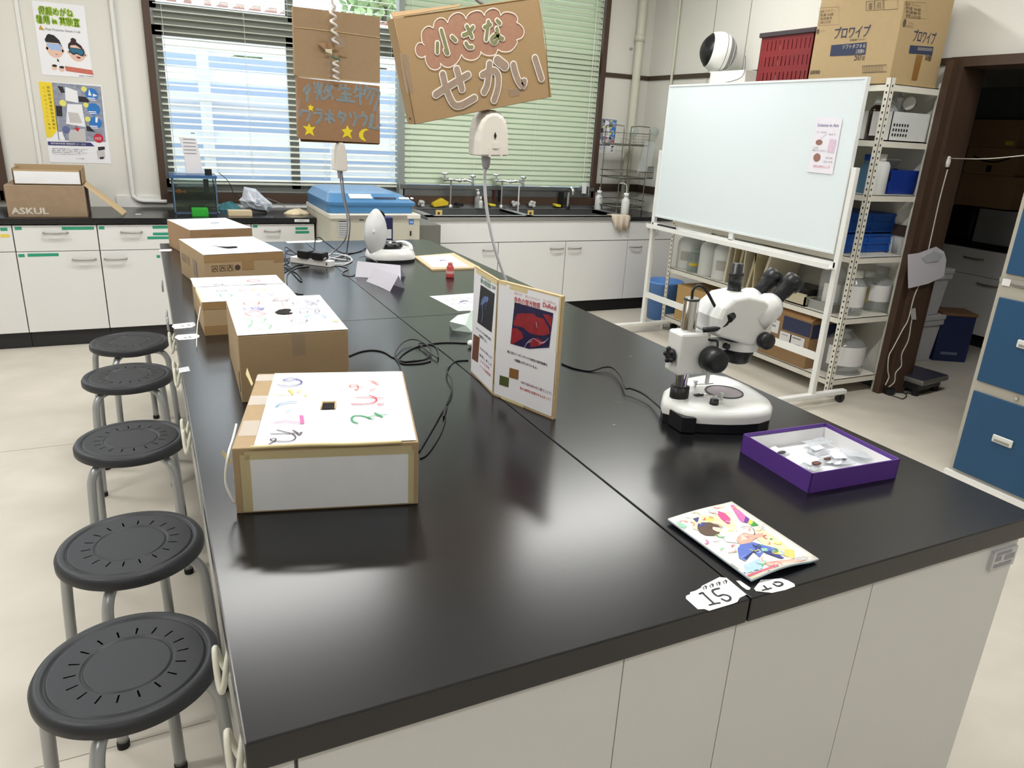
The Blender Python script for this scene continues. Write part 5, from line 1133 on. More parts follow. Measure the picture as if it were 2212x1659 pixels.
# fish tank
y0, y1 = 4.76, 4.98
a = PY(378, 457, y0); b = PY(474, 457, y0); x0, x1 = a.x, b.x-.005; zt2 = PY(372, 378, y0).z
t = thing('fish_tank', 'small glass fish tank with blue rim standing under the window', 'fish tank', ((x0+x1)/2, (y0+y1)/2, .8))
bl_f = M('tank_blue_grey', (84, 108, 134), .4)
s = MB()
for x in (x0, x1-.008):
    for y in (y0, y1-.008): s.box((x, y, .8), (x+.008, y+.008, zt2))
s.box((x0, y0, .8), (x1, y1, .806)); s.build('corner_post', bl_f, t)
MB().box((x0-.012, y0-.01, zt2-.018), (x1+.006, y1+.01, zt2)).build('tank_lid', M('tank_rim_blue', (58, 92, 138), .35), t)
tg = glass_mat('tank_glass', (240, 246, 246), .99, .02, .7)
MB().box((x0+.003, y0+.002, .806), (x1-.003, y0+.005, zt2-.018)).box((x0+.003, y1-.005, .806), (x1-.003, y1-.002, zt2-.018)).box((x0+.002, y0+.005, .806), (x0+.005, y1-.005, zt2-.018)).box((x1-.005, y0+.005, .806), (x1-.002, y1-.005, zt2-.018)).build('tank_glass', tg, t)
zw = .8+(zt2-.8)*.70
MB().box((x0+.006, y0+.006, .822), (x1-.006, y1-.006, zw)).build('water', glass_mat('tank_water', (190, 198, 168), .985, .03, .3), t)
MB().box((x0+.006, y0+.006, .807), (x1-.006, y1-.006, .822)).build('gravel', M('dark_gravel', (52, 50, 42), .9, noise=.4, scale=160, bump=.6), t)
p = PY(446, 410, y0+.1)
one(MB().box((p.x-.016, y0+.09, .86), (p.x+.016, y0+.12, zt2-.03)), 'tank_filter', black_pl, 'black filter hanging inside the fish tank', 'filter')
p = PY(384, 414, y0+.03)
t = thing('goldfish', 'orange goldfish near the left side of the fish tank', 'fish', (p.x+.005, y0+.03, p.z))
of = M('goldfish_orange', (232, 110, 30), .4, noise=.2)
MB().ball((0, 0, 0), .022, 18, (1.15, .45, .55)).build('body', of, t, world=False)
MB().add([(.02, 0, 0), (.048, .003, .012), (.04, 0, 0), (.05, -.002, -.012)], [(0, 1, 2), (0, 2, 3)]).add([(-.005, 0, .010), (.012, 0, .010), (.008, 0, .02)], [(0, 1, 2)]).build('tail', of, t, world=False)
# sheaf of papers behind the tank lid, small dark box
p = PY(400, 372, y0+.05); 
t = thing('paper_bag', 'tall creased white printed paper packet standing on the fish tank lid', 'packet', (p.x, y0+.06, zt2))
P4 = [PY(402, 374, y0+.05), PY(438, 374, y0+.05), PY(432, 335, y0+.05), PY(424, 300, y0+.05), PY(386, 296, y0+.05), PY(398, 335, y0+.05)]
for q in P4: q.z = max(q.z, zt2)
mb = MB().plate(P4, .03, (0, 1, 0)).build('packet_body', M('packet_white', (216, 214, 218), .6), t)
fr = (P4[5]-Vector((0, .001, 0)), Vector((1, 0, 0)), Vz); mb = MB()
for k in range(5): mb.frect(fr, .0, .01+k*.022, .075, .014+k*.022)
mb.frect(fr, .05, .135, .075, .142).build('printed_lines', ink_gr, t)
p = PY(438, 373, y0+.05); one(MB().box((p.x+.012, y0+.03, zt2), (p.x+.055, y0+.07, zt2+.04)), 'small_dark_box', black_pl, 'small black box on the fish tank lid beside the paper packet', 'box')
one(MB().tube(curve([PY(472, 373, y0+.1), PY(490, 388, y0+.1), PY(500, 405, y0+.1), PY(505, 420, y0+.1), PY(520, 428, y0+.1)], 6), .0025, 7), 'pump_cable', blk, 'black cable running from the tank lid down to the plastic bag', 'cable')
one(MB().tube(curve([(x, y, max(z, .803)) for x, y, z in [PY(575, 428, 4.97), PY(600, 437, 4.97), PY(616, 448, 4.95), PY(600, 449, 4.93), PY(560, 450, 4.9)]], 6), .0028, 7), 'grey_cord', gcb, 'thin grey cord lying behind the plastic bag', 'cable')
def small_box(label, px0, px1, py, y, h_, d_, m, name='box', extra=None):
    a = PY(px0, py, y); b = PY(px1, py, y); return one(MB().box((a.x, y, .8), (b.x, y+d_, .8+h_)), name, m, label, name.replace('_', ' '), bevel=.001)
small_box('bright green box lying in front of the fish tank', 416, 451, 468, 4.60, .047, .10, M('bright_green', (44, 160, 48), .45), 'green_box')
small_box('flat cream cardboard box in front of the plastic bag', 494, 545, 464.5, 4.62, .034, .08, M('cream_carton', (208, 190, 156), .7), 'flat_box')
p = PZ(406, 450); one(MB().ball((p.x, p.y, .815), .018, 12, (1.3, 1, .8)), 'pink_wad', M('pink_paper', (216, 172, 168), .8, noise=.15), 'pink and white crumpled wad left of the green box', 'wad')
rr = random.Random(5)
def heap(label, px, py, rx, ry, hh, m, name, cat, seed=1, n=22, sharp=1.0):
    rr = random.Random(seed); p = PZ(px, py); vs = [(p.x, p.y, .8+hh)]; fs = []; RR = 4
    for j in range(1, RR+1):
        for i in range(n):
            a = 2*PI*i/n; k = j/RR; zz_ = .8+max(.001, hh*(1-k**1.6)+rr.uniform(-.25, .25)*hh*(1 if j < RR else 0)); wv = 1+rr.uniform(-.14, .14)
            vs.append((p.x+rx*k*wv*math.cos(a), p.y+ry*k*wv*math.sin(a), zz_ if j < RR else .8005))
    for i in range(n): fs.append((0, 1+i, 1+(i+1) % n))
    for j in range(RR-1):
        for i in range(n): a = 1+j*n; fs.append((a+i, a+n+i, a+n+(i+1) % n, a+(i+1) % n))
    s = MB().add(vs, fs, sharp < 1); s.f.append([1+(RR-1)*n+i for i in range(n)][::-1]); s.m.append(0); s.sm.append(False)
    return one(s, name, m, label, cat)
heap('crumpled silver foil right of the green box', 463, 459, .035, .03, .025, M('foil', (190, 190, 194), .25, metal=.7, noise=.3, scale=70), 'foil_wad', 'foil')
heap('teal cloth crumpled beside the fish tank', 497, 452, .09, .06, .05, M('teal_cloth', (72, 132, 142), .85, noise=.15), 'teal_cloth', 'cloth', 3)
heap('beige work gloves lying in a heap at the end of the left counter', 641, 462, .10, .06, .035, M('beige_glove', (222, 206, 174), .85, noise=.08), 'work_gloves', 'gloves', 9, sharp=.5)
# standing crinkled plastic bag
pb = [PY(*q, 4.80) for q in [(527, 403), (523, 425), (516, 432), (528, 450), (552, 456), (578, 462), (590, 450), (588, 440), (570, 425), (552, 408)]]
s = MB(); cx_ = sum(p.x for p in pb)/len(pb); cz2 = sum(p.z for p in pb)/len(pb); vs = []; fs = []; n = len(pb); rr = random.Random(8)
for j, (k, dy) in enumerate(((1, 0), (.72, -.035), (.35, -.05), (0.05, -.045))):
    for p in pb: vs.append((cx_+(p.x-cx_)*k+rr.uniform(-.008, .008)*(j > 0), 4.80+dy+rr.uniform(-.012, .012)*(j > 0), max(.801, cz2+(p.z-cz2)*k+rr.uniform(-.008, .008)*(j > 0))))
for j, (k, dy) in enumerate(((.72, .035), (.35, .05))):
    for p in pb: vs.append((cx_+(p.x-cx_)*k, 4.80+dy+rr.uniform(-.01, .01), max(.801, cz2+(p.z-cz2)*k)))
for j in range(3): fs += [(j*n+i, j*n+(i+1) % n, (j+1)*n+(i+1) % n, (j+1)*n+i) for i in range(n)]
fs += [((i+1) % n, i, 4*n+i, 4*n+(i+1) % n) for i in range(n)]+[(4*n+(i+1) % n, 4*n+i, 5*n+i, 5*n+(i+1) % n) for i in range(n)]+[tuple(range(5*n, 6*n))[::-1], tuple(range(3*n, 4*n))]
one(s.add(vs, fs, False), 'plastic_bag', M('bag_silvery', (196, 202, 214), .22, noise=.25, scale=30), 'knotted silvery white plastic bag leaning on the left counter', 'bag')

# ------------------------------------------------------------------ blue lidded low temperature bath
yf = 4.10; a = PY(711, 512, yf); b = PY(908, 512, yf); zt3 = PY(711, 463, yf).z
x0, x1 = PY(713, 465, yf).x, PY(907, 465, yf).x; yb = 4.86
t = thing('chest_incubator', 'beige laboratory chest with a rounded blue lid beside the sink', 'laboratory chest', ((x0+x1)/2, (yf+yb)/2, 0))
bei = M('beige_metal', (192, 188, 172), .4, noise=.02)
MB().box((x0, yf, .05), (x1, yb, zt3-.03)).build('chest_body', bei, t, bevel=.004)
MB().box((x0-.004, yf-.006, zt3-.03), (x1+.004, yb, zt3)).build('top_rim', M('beige_rim', (222, 219, 208), .4), t, bevel=.004)
MB().box((x0+.12, yf-.008, zt3-.026), (x1-.09, yf-.005, zt3-.006)).build('rim_strip', M('strip_taupe', (146, 140, 132), .4), t)
for (x, y) in ((x0+.06, yf+.06), (x1-.06, yf+.06), (x0+.06, yb-.06), (x1-.06, yb-.06)): MB().cyl((x, y, 0), (x, y, .05), .02, 12).build('foot', black_rub, t)
bl = M('lid_blue', (70, 122, 168), .3, noise=.02)
yl0 = yf+.05
q = lambda px, py, y: PY(px, py, y)
s = MB()
X0, X1 = x0+.0, x1-.03
zb = zt3+.002
rings = [[(X0+.02, yl0), (X1-.0, yl0), (X1, yb-.02), (X0, yb-.02)], None]
def rr_(x0, y0, x1, y1, r, z, n=6):
    P = []
    for cx, cy, a0 in ((x1-r, y0+r, -90), (x1-r, y1-r, 0), (x0+r, y1-r, 90), (x0+r, y0+r, 180)):
        for i in range(n+1): a = math.radians(a0+90*i/n); P.append((cx+r*math.cos(a), cy+r*math.sin(a), z))
    return P
L_ = [rr_(X0, yl0, X1, yb-.02, .03, zb), rr_(X0, yl0, X1, yb-.02, .03, zb+.045), rr_(X0-.004, yl0-.006, X1+.025, yb-.02, .035, zb+.05), rr_(X0-.004, yl0-.006, X1+.02, yb-.02, .035, zb+.068), rr_(X0+.03, yl0+.10, X1-.06, yb-.04, .05, zb+.115), rr_(X0+.06, yl0+.16, X1-.09, yb-.06, .05, zb+.125)]
n = len(L_[0]); vs = [p for r in L_ for p in r]; fs = [(j*n+i, j*n+(i+1) % n, (j+1)*n+(i+1) % n, (j+1)*n+i) for j in range(len(L_)-1) for i in range(n)]+[tuple(range((len(L_)-1)*n, len(L_)*n))]
s.add(vs, fs, False); s.build('lid', bl, t, bevel=.006)
# labels on the sloping part of the lid
A0 = Vector((X0+.03, yl0+.0, zb+.0685)); up_ = Vector((0, .106, .047)).normalized(); 
fr = (Vector((X0, yl0-.002, zb+.0725)), Vector((1, 0, 0)), up_)
mb = MB().frect(fr, .15, .04, .30, .10).mat(1).frect(fr, .31, .035, .46, .06).mat(0).frect(fr, .48, .035, .55, .062).fdisc(fr, .57, .05, .012, .0006, 14)
mb.build('lid_label', [M('sticker_silver', (206, 214, 216), .4), M('panel_navy', (28, 36, 66), .3)], t)
fr = (Vector((x0, yf-.0012, 0)), Vector((1, 0, 0)), Vz)
mb = MB(); u = lambda px, py: ((PY(px, py, yf).x-x0), PY(px, py, yf).z)
a1, b1 = u(729, 474), u(755, 512); mb.frect(fr, a1[0], b1[1], b1[0], a1[1]).mat(1).frect(fr, a1[0]+.005, a1[1]-.015, b1[0]-.01, a1[1]-.009)
for k in range(6): mb.frect(fr, a1[0]+.008, a1[1]-.03-k*.014, b1[0]-.01-(k % 3)*.008, a1[1]-.027-k*.014, .0009)
mb.build('instruction_label', [M('sticker_grey', (186, 186, 186), .5), M('print_dark', (96, 96, 100), .6)], t)
a1 = u(776, 470); MB().frect(fr, a1[0], a1[1]-.02, a1[0]+.03, a1[1]).build('small_label', MATS['print_dark'], t)
a1 = u(883, 474); mb = MB().frect(fr, a1[0], a1[1]-.032, a1[0]+.034, a1[1]).mat(1).text('AB', fr, a1[0]+.006, a1[1]-.024, .02, .022, .0012); mb.build('blue_badge', [M('badge_blue', (58, 118, 196), .5), white], t)
a1 = u(880, 494); mb = MB().frect(fr, a1[0], a1[1]-.07, a1[0]+.042, a1[1]).mat(1).frect(fr, a1[0]+.016, a1[1]-.048, a1[0]+.028, a1[1]-.015, .001); mb.build('power_switch', [M('switch_plate', (190, 184, 170), .5), black_pl], t)
# grey steel side box between chest and sink
one(MB().box((x1+.03, yf+.12, 0), (SX0-.01, 4.86, .785)), 'filler_cabinet', M('steel_side', (122, 122, 116), .4, metal=.4), 'narrow grey steel cabinet side between the blue lidded chest and sink', 'cabinet')

# ------------------------------------------------------------------ pendant sockets with cardboard signs
spiral_m = M('spiral_cord', (226, 220, 212), .45)
def spiral(p0, p1, turns, r, wr, amp=0.0):
    P = []; n = turns*14
    for i in range(n+1):
        t_ = i/n; a = 2*PI*turns*t_; c_ = Vector(p0).lerp(Vector(p1), t_); P.append(c_+Vector((r*math.cos(a)+amp*math.sin(t_*9), r*math.sin(a), 0)))
    return P
# sign 1: two part carton over the far socket
y = 2.80; ys = y-.03
TL, TR, BR, BL_ = PY(634, 14, ys), PY(822, 36, ys), PY(820, 311, ys), PY(650, 300, ys)
z5b = zoomer(620, 0, 260/1078)
sp = lambda px, py, off=0: PY(*z5b(px, py), ys-off)
t = thing('cardboard_sign', 'tall brown cardboard sign with silver handwriting, yellow stars and a moon', 'sign', (PY(735, 305, ys).x, ys, PY(735, 305, ys).z))
poly = [(52, 55), (832, 150), (832, 745), (100, 690), (70, 668)]
ny = Vector((0, -1, 0))
MB().plate([sp(*p) for p in poly], .03, (0, 1, 0)).build('upper_board', M('sign_card', (164, 138, 106), .85, noise=.06, scale=50), t)
MB().plate([sp(*p, .004) for p in [(86, 692), (830, 770), (832, 1285), (125, 1245), (100, 1230)]], .034, (0, 1, 0)).build('lower_board', M('sign_card_lower', (156, 120, 88), .85, noise=.06, scale=50), t)
MB().plate([sp(*p, -.02) for p in [(125, 1240), (832, 1285), (820, 1296), (128, 1268)]], .02, (0, 1, 0)).build('inner_flap', M('flap_dark', (112, 82, 52), .85), t)
mb = MB()
for ln in ([(66, 242), (440, 285), (832, 338)], [(100, 688), (400, 712), (832, 742)]): mb.tube([sp(*p, .002) for p in ln], .0022, 5)
mb.build('fold_crease', card_edge, t)
st_ = glass_mat('sign_tape', (250, 246, 242), .92, .3)
for off_, q_ in ((.003, [(440, 340), (520, 345), (518, 420), (460, 430)]), (.003, [(370, 310), (400, 310), (400, 690), (372, 690)]), (.006, [(90, 885), (125, 885), (105, 1075), (88, 1070)]), (.006, [(800, 950), (830, 950), (826, 1165), (790, 1160)])): MB().plate([sp(*p, off_) for p in q_], .0006, ny).build('clear_tape', st_, t)
star_m = M('yellow_paper', (236, 212, 44), .6)
for pts in ([(197, 1103), (215, 1140), (255, 1135), (228, 1170), (245, 1222), (200, 1192), (160, 1212), (175, 1165), (140, 1127), (185, 1133)], [(540, 1120), (560, 1160), (590, 1165), (566, 1195), (583, 1245), (540, 1215), (495, 1235), (515, 1190), (487, 1160), (525, 1155)], [(208, 933), (218, 950), (240, 955), (228, 972), (232, 997), (210, 985), (193, 990), (198, 970), (187, 952), (203, 950)]):
    cx_ = sum(p[0] for p in pts)/10; cy_ = sum(p[1] for p in pts)/10
    vs = [sp(cx_, cy_, .0055)]+[sp(*p, .0055) for p in pts]; MB().add(vs, [(0, 1+i, 1+(i+1) % 10) for i in range(10)], False).build('star', star_m, t)
mo = [(735, 1165), (705, 1152), (670, 1160), (645, 1190), (645, 1225), (665, 1250), (695, 1263), (710, 1262)]; mi_ = [(695, 1245), (682, 1220), (685, 1190), (703, 1170)]
vs = [sp(*p, .0055) for p in mo+mi_]; k = len(mo)
mb = MB().add(vs, [(0, 1, k+3), (1, 2, k+3), (2, k+2, k+3), (2, 3, k+2), (3, 4, k+2), (4, k+1, k+2), (4, 5, k+1), (5, k, k+1), (5, 6, k), (6, 7, k)], False)
mb.build('moon', star_m, t)
sil = M('silver_marker', (152, 158, 152), .45, noise=.2, scale=120); silin = M('silver_marker_fill', (128, 142, 152), .5, noise=.3, scale=120)
strokes = [ # first row
 [(190, 760), (155, 800), (150, 820)], [(205, 790), (170, 840)], [(185, 830), (180, 905)], [(245, 745), (255, 790), (300, 790), (310, 745)], [(278, 740), (278, 785)], [(250, 825), (310, 815)], [(285, 820), (262, 890)], [(300, 835), (315, 890)], [(370, 755), (345, 800), (335, 830)], [(350, 785), (410, 790)], [(400, 770), (370, 850), (330, 890)], [(365, 810), (410, 885)],
 [(480, 765), (460, 810)], [(470, 790), (560, 800)], [(525, 765), (520, 895)], [(490, 840), (570, 848)], [(450, 895), (600, 912)], [(480, 870), (560, 880)],
 [(625, 770), (605, 830)], [(610, 800), (680, 810)], [(655, 765), (655, 935)], [(610, 870), (670, 840)], [(715, 770), (690, 850)], [(710, 790), (820, 815), (815, 880), (780, 990)], [(745, 820), (715, 880)], [(780, 830), (740, 930)],
 # second row
 [(130, 990), (120, 1030)], [(135, 990), (195, 1000), (200, 1040), (178, 1080)], [(270, 980), (305, 985)], [(245, 1015), (305, 1020), (295, 1070), (265, 1105)], [(380, 990), (380, 1015)], [(345, 1025), (410, 1030), (345, 1075)], [(378, 1040), (380, 1100)], [(395, 1055), (420, 1085)],
 [(475, 1000), (455, 1045)], [(470, 1020), (520, 1025), (510, 1070), (490, 1105)], [(480, 1050), (510, 1060)], [(562, 1020), (572, 1045)], [(600, 1015), (618, 1060), (595, 1120)], [(680, 1005), (680, 1030)], [(645, 1050), (650, 1040), (710, 1045), (705, 1090), (685, 1120)], [(755, 1030), (735, 1140)], [(770, 1030), (765, 1080), (755, 1140), (800, 1150), (830, 1120)]]
mb = MB()
for s_ in strokes: mb.stroke([sp(*p, .0045) for p in s_], .0105, ny, .0008)
mb.build('handwriting_outline', sil, t)
mb = MB()
for s_ in strokes: mb.stroke([sp(*p, .0045) for p in s_], .006, ny, .0014)
mb.build('handwriting', silin, t)
# ribbon bow of paper and tape where the cord is tied
mb = MB().plate([sp(265, 375, .012), (sp(350, 375, .03)), sp(365, 440, .02), sp(330, 440, .03)], .002, ny).plate([sp(360, 380, .02), sp(430, 400, .02), sp(420, 450, .02), sp(355, 430, .02)], .002, ny).plate([sp(460, 455, .02), sp(540, 492, .015), sp(530, 500, .015), sp(470, 478, .02)], .002, ny)
mb.build('tied_card_strip', card_dk, t)
MB().plate([sp(340, 440, .033), sp(400, 440, .033), sp(405, 485, .03), sp(345, 465, .03)], .002, ny).build('tied_paper', M('cream_paper', (226, 216, 190), .7), t)
mb = MB().tube(curve([sp(405, 500, .03), sp(430, 520, .035), sp(465, 530, .03), sp(462, 545, .03)], 4), .006, 6); mb.build('green_tie', M('green_tie', (92, 118, 88), .5), t)
tc = thing('spiral_cord', 'white spiral cord hanging in front of the tall cardboard sign', 'cord', sp(410, 60, .04))
MB().tube(spiral(sp(405, 72, .045), sp(435, 400, .035), 4, .011, .004), .0052, 8).tube(spiral(sp(435, 540, .035), sp(440, 715, .03), 3, .011, .004), .0052, 8).tube(curve([PY(718, -60, y-.09), PY(717, 0, y-.085), PY(724, 14, y-.08), sp(405, 72, .045)], 5), .0048, 8).build('coil', spiral_m, tc)
MB().tube([PY(718, -60, y-.09), (PY(718, -60, y-.09).x, y-.09, CEIL)], .004, 8).build('ceiling_lead', spiral_m, tc)
def socket(label, pts, yy, thick, front=True):
    pass
p0 = PY(733, 368, y); p1 = PY(735, 306, y)
t = thing('pendant_socket', 'white hanging socket housing seen from its narrow side, under the tall sign', 'socket', p0)
H = p1.z-p0.z
pr = [(-.026, 0), (.026, 0), (.028, H*.3), (.024, H*.7), (.016, H*.92), (.004, H), (-.010, H*.95), (-.021, H*.72), (-.026, H*.35)]
mb = MB(); vs = []
for dy, kk in ((-.055, .86), (-.04, 1), (.04, 1), (.055, .86)): vs += [(p0.x+u_*kk, y+dy, p0.z+v_) for u_, v_ in pr]
n = len(pr); fs = [(j*n+i, j*n+(i+1) % n, (j+1)*n+(i+1) % n, (j+1)*n+i) for j in range(3) for i in range(n)]+[tuple(range(n))[::-1], tuple(range(3*n, 4*n))]
sock_m = M('socket_ivory', (226, 220, 210), .35, noise=.02)
mb.add(vs, fs, False).build('housing', sock_m, t, bevel=.006)
MB().cyl((p0.x+.003, y, p0.z), (p0.x+.003, y, p0.z-.035), .014, 14, .010).build('strain_relief', M('plug_grey', (168, 168, 172), .4), t)
tc = thing('hanging_lead', 'grey lead hanging from the far socket down to the power strip', 'cable', PZ(700, 560))
s_ = p0+Vector((.003, 0, -.03))
MB().tube(curve([s_, PY(740, 420, y), PY(750, 470, y), PY(748, 510, y), PY(735, 530, 2.85), PY(715, 548, 2.88), PZ(700, 560, .84)], 8), .0038, 8).build('lead', M('lead_grey', (150, 148, 152), .45), tc)
MB().tube(curve([s_+Vector((.01, 0, .01)), PY(744, 420, y), PY(753, 460, y), PY(756, 490, y), PY(751, 530, 2.85), PZ(749, 548, .806)], 8), .0032, 8).build('second_lead', gcb, tc)

# sign 2: wide carton over the near socket
y = 1.60; ys = y-.045
z6b = zoomer(840, 0, 380/1751)
sp = lambda px, py, off=0: PY(*z6b(px, py), ys-off)
t = thing('cardboard_sign', 'wide tilted cardboard box sign with large white outlined handwriting in a pink cloud', 'sign', (PY(1040, 250, ys).x, ys, PY(1040, 250, ys).z))
sc2 = M('sign_card_wide', (164, 136, 98), .85, noise=.05, scale=50, stretch=(1, 1, 5))
cf = [(42, 185), (1480, -12), (1555, 300), (1625, 968), (258, 1240), (215, 1000), (120, 620)]
F4 = [(48, 178), (1490, -40), (1622, 965), (258, 1240)]
MB().plate([sp(*p) for p in F4], .07, (0, 1, 0)).build('box_panel', sc2, t, bevel=.0015)
mb = MB()
for ln in ([(52, 190), (160, 700), (262, 1235)], [(1490, 0), (1560, 380), (1600, 960)], [(150, 165), (1480, -25)]): mb.tube([sp(*p, .0005) for p in ln], .0012, 5)
mb.build('fold_crease', M('crease_brown', (160, 124, 80), .85), t)
MB().plate([sp(180, 930, -.025), sp(200, 935, -.025), sp(240, 1195, -.025), sp(222, 1195, -.025)], .02, (0, 1, 0)).build('inner_flap', MATS['flap_dark'], t)
MB().plate([sp(40, 178, -.02), sp(700, 70, -.02), sp(720, 52, -.05), sp(20, 135, -.05)], .003, Vz).build('top_flap', sc2, t)
for q_ in ([(105, 535), (190, 540), (245, 915), (175, 935)], [(1180, 885), (1310, 880), (1300, 950), (1210, 960)]): MB().plate([sp(*p, .0008) for p in q_], .0005, ny).build('clear_tape', glass_mat('sign_tape2', (250, 246, 240), .93, .3), t)
cloud = [[(437, 283), (410, 262), (370, 268), (330, 310), (322, 360), (330, 420), (350, 448)], [(330, 425), (290, 430), (265, 470), (265, 520), (290, 560), (330, 572), (362, 558)], [(362, 555), (362, 600), (390, 660), (430, 690), (480, 692), (512, 665), (512, 630)], [(512, 630), (545, 660), (600, 670), (660, 640), (700, 590), (722, 542)], [(722, 542), (750, 580), (820, 600), (880, 580), (910, 540), (912, 515)], [(912, 515), (940, 540), (1000, 555), (1060, 540), (1082, 492)], [(1082, 492), (1130, 515), (1200, 510), (1250, 470), (1275, 425), (1270, 395)], [(1270, 395), (1320, 375), (1343, 330), (1335, 280), (1300, 240), (1270, 225)], [(1270, 225), (1280, 185), (1250, 140), (1190, 120), (1140, 125), (1110, 155)], [(1110, 155), (1095, 110), (1050, 82), (1000, 90), (960, 120), (948, 155)], [(948, 155), (920, 115), (870, 105), (810, 125), (775, 160), (768, 188)], [(768, 188), (740, 145), (690, 125), (640, 140), (600, 180), (583, 225)], [(583, 225), (550, 185), (500, 180), (455, 215), (437, 283)]]
full = [p for seg in cloud for p in seg[:-1]]
cxy = (790, 370); vs = [sp(*cxy, .001)]; R_ = 1
# fan fill of the pink cloud
vs = [sp(*p, .0008) for p in full]; n = len(full)
fill = MB().add(vs, [tuple(range(n))[::-1]], False); fill.build('pink_cloud', M('pink_chalk', (170, 128, 104), .8, noise=.12, scale=70), t)
chalk = M('white_paint_pen', (240, 232, 222), .5)
mb = MB()
for seg in cloud: mb.stroke([sp(*p, .0012) for p in [((a_[0]), a_[1]) for a_ in seg]], .0026, ny, .0012)
green_L = [[(482, 430), (480, 520)], [(520, 300), (548, 400), (585, 530)], [(560, 500), (575, 530)], [(628, 368), (662, 402)], [(775, 262), (805, 320), (825, 368)], [(740, 350), (790, 325), (835, 270)], [(765, 430), (790, 468), (825, 468)], [(988, 215), (978, 300), (965, 395)], [(950, 270), (1008, 245)], [(1075, 205), (1102, 232)], [(1072, 285), (1080, 350), (1060, 420), (1030, 420), (1020, 385), (1060, 350), (1130, 385)]]
grey_L = [[(535, 740), (560, 850), (600, 960), (650, 1040), (720, 1045), (850, 975)], [(465, 940), (540, 890), (640, 830), (785, 745)], [(675, 690), (700, 780), (725, 885)], [(1000, 635), (990, 740), (975, 850), (945, 915)], [(930, 745), (990, 715), (1050, 705), (1085, 760), (1080, 880), (1045, 995)], [(1080, 600), (1150, 655)], [(1238, 645), (1255, 720), (1290, 810), (1330, 855), (1345, 810)], [(1452, 580), (1480, 670), (1515, 780)]]
wd = {0: .0170, 1: .0245}
for g, L__ in ((0, green_L), (1, grey_L)):
    for s_ in L__:
        w_ = wd[g]*(1.3 if s_[0] in ((1080, 600),) else 1)
        mb.stroke([sp(*p, .0014) for p in s_], w_, ny, .0012)
mb.build('white_outline', chalk, t)
mb = MB()
for g, L__ in ((0, green_L), (1, grey_L)):
    mb.mat(g)
    for s_ in L__:
        w_ = (wd[g]-.0068)*(1.42 if s_[0] in ((1080, 600),) else 1)
        mb.stroke([sp(*p, .0014) for p in s_], w_, ny, .0022)
mb.build('handwriting', [M('green_chalk', (132, 132, 90), .8, noise=.2, scale=80), M('grey_chalk', (158, 138, 120), .8, noise=.15, scale=80)], t)
# socket housing facing the camera
p0 = PY(1056, 336, y); p1 = PY(1049, 240, y)
t = thing('pendant_socket', 'white dome shaped hanging socket housing under the wide sign', 'socket', (p0.x, y, p0.z))
W0 = (PY(1090, 333, y)-PY(1019, 337, y)).length; H = (p1-p0).length+.004; upv = Vector((-.03, 0, 1)).normalized(); rt = Vector((1, 0, .03)).normalized()
out_ = [(-.5, 0), (.5, 0), (.49, .35), (.46, .6), (.40, .78), (.28, .92), (.10, .99), (-.08, 1.0), (-.27, .94), (-.40, .80), (-.47, .6), (-.5, .35)]
mb = MB(); vs = []
for dy, kk in ((-.042, .80), (-.034, .93), (-.015, 1), (.035, 1)): vs += [p0+rt*(u_*W0*kk)+upv*(v_*H*(.5+.5*kk) if v_ > 0 else 0)+Vector((0, dy, 0)) for u_, v_ in out_]
n = len(out_); fs = [(j*n+i, j*n+(i+1) % n, (j+1)*n+(i+1) % n, (j+1)*n+i) for j in range(3) for i in range(n)]+[tuple(range(n))[::-1], tuple(range(3*n, 4*n))]
mb.add(vs, fs, False).build('housing', sock_m, t, bevel=.005)
fr = (p0+Vector((0, -.0425, 0)), rt, upv)
MB().fdisc(fr, .002, .062, .003, .0008, 10, .011).fdisc(fr, .002, .062, .0048, .001, 10).fdisc(fr, .005, .033, .004, .0008, 12).build('screw_slot', black_pl, t)
MB().obox(p0+rt*-.019+Vector((0, -.046, -.002)), rt*.006, Vector((0, .006, 0)), upv*.030).obox(p0+rt*.021+Vector((0, -.046, 0)), rt*.006, Vector((0, .006, 0)), upv*.030).obox(p0+rt*-.006+Vector((0, -.0445, .024)), rt*.018, Vector((0, .004, 0)), upv*.016).build('clip', sock_m, t)
s0 = p0+rt*-.010
MB().lathe([(.014, 0), (.0145, .016), (.012, .034), (.007, .042), (0, .042)], s0, -upv, 18).build('strain_relief', M('plug_grey', (168, 168, 172), .4), t)
tc = thing('hanging_lead', 'thick white lead hanging from the near socket to the bench behind the display board', 'cable', (1.10, 1.58, .8))
MB().tube(curve([s0-upv*.035, PY(1047, 380, y), PY(1049, 430, y), PY(1056, 480, y), PY(1070, 540, y), PY(1092, 605, y), PY(1108, 660, y), PZ(1112, 690, .807)], 8), .0052, 10).build('lead', M('lead_white', (202, 202, 206), .4), tc)
tc = thing('ceiling_lead', 'short grey lead entering the wide sign from above', 'cable', PY(1040, 5, y))
a_ = PY(1044, 10, y); MB().tube(curve([a_+Vector((0, -.0, -.02)), a_, PY(1030, 0, y), PY(1020, -25, y)], 5), .005, 8).cyl(PY(1020, -25, y), (PY(1020, -25, y).x, y, CEIL), .005, 8).build('lead', gcb, tc)
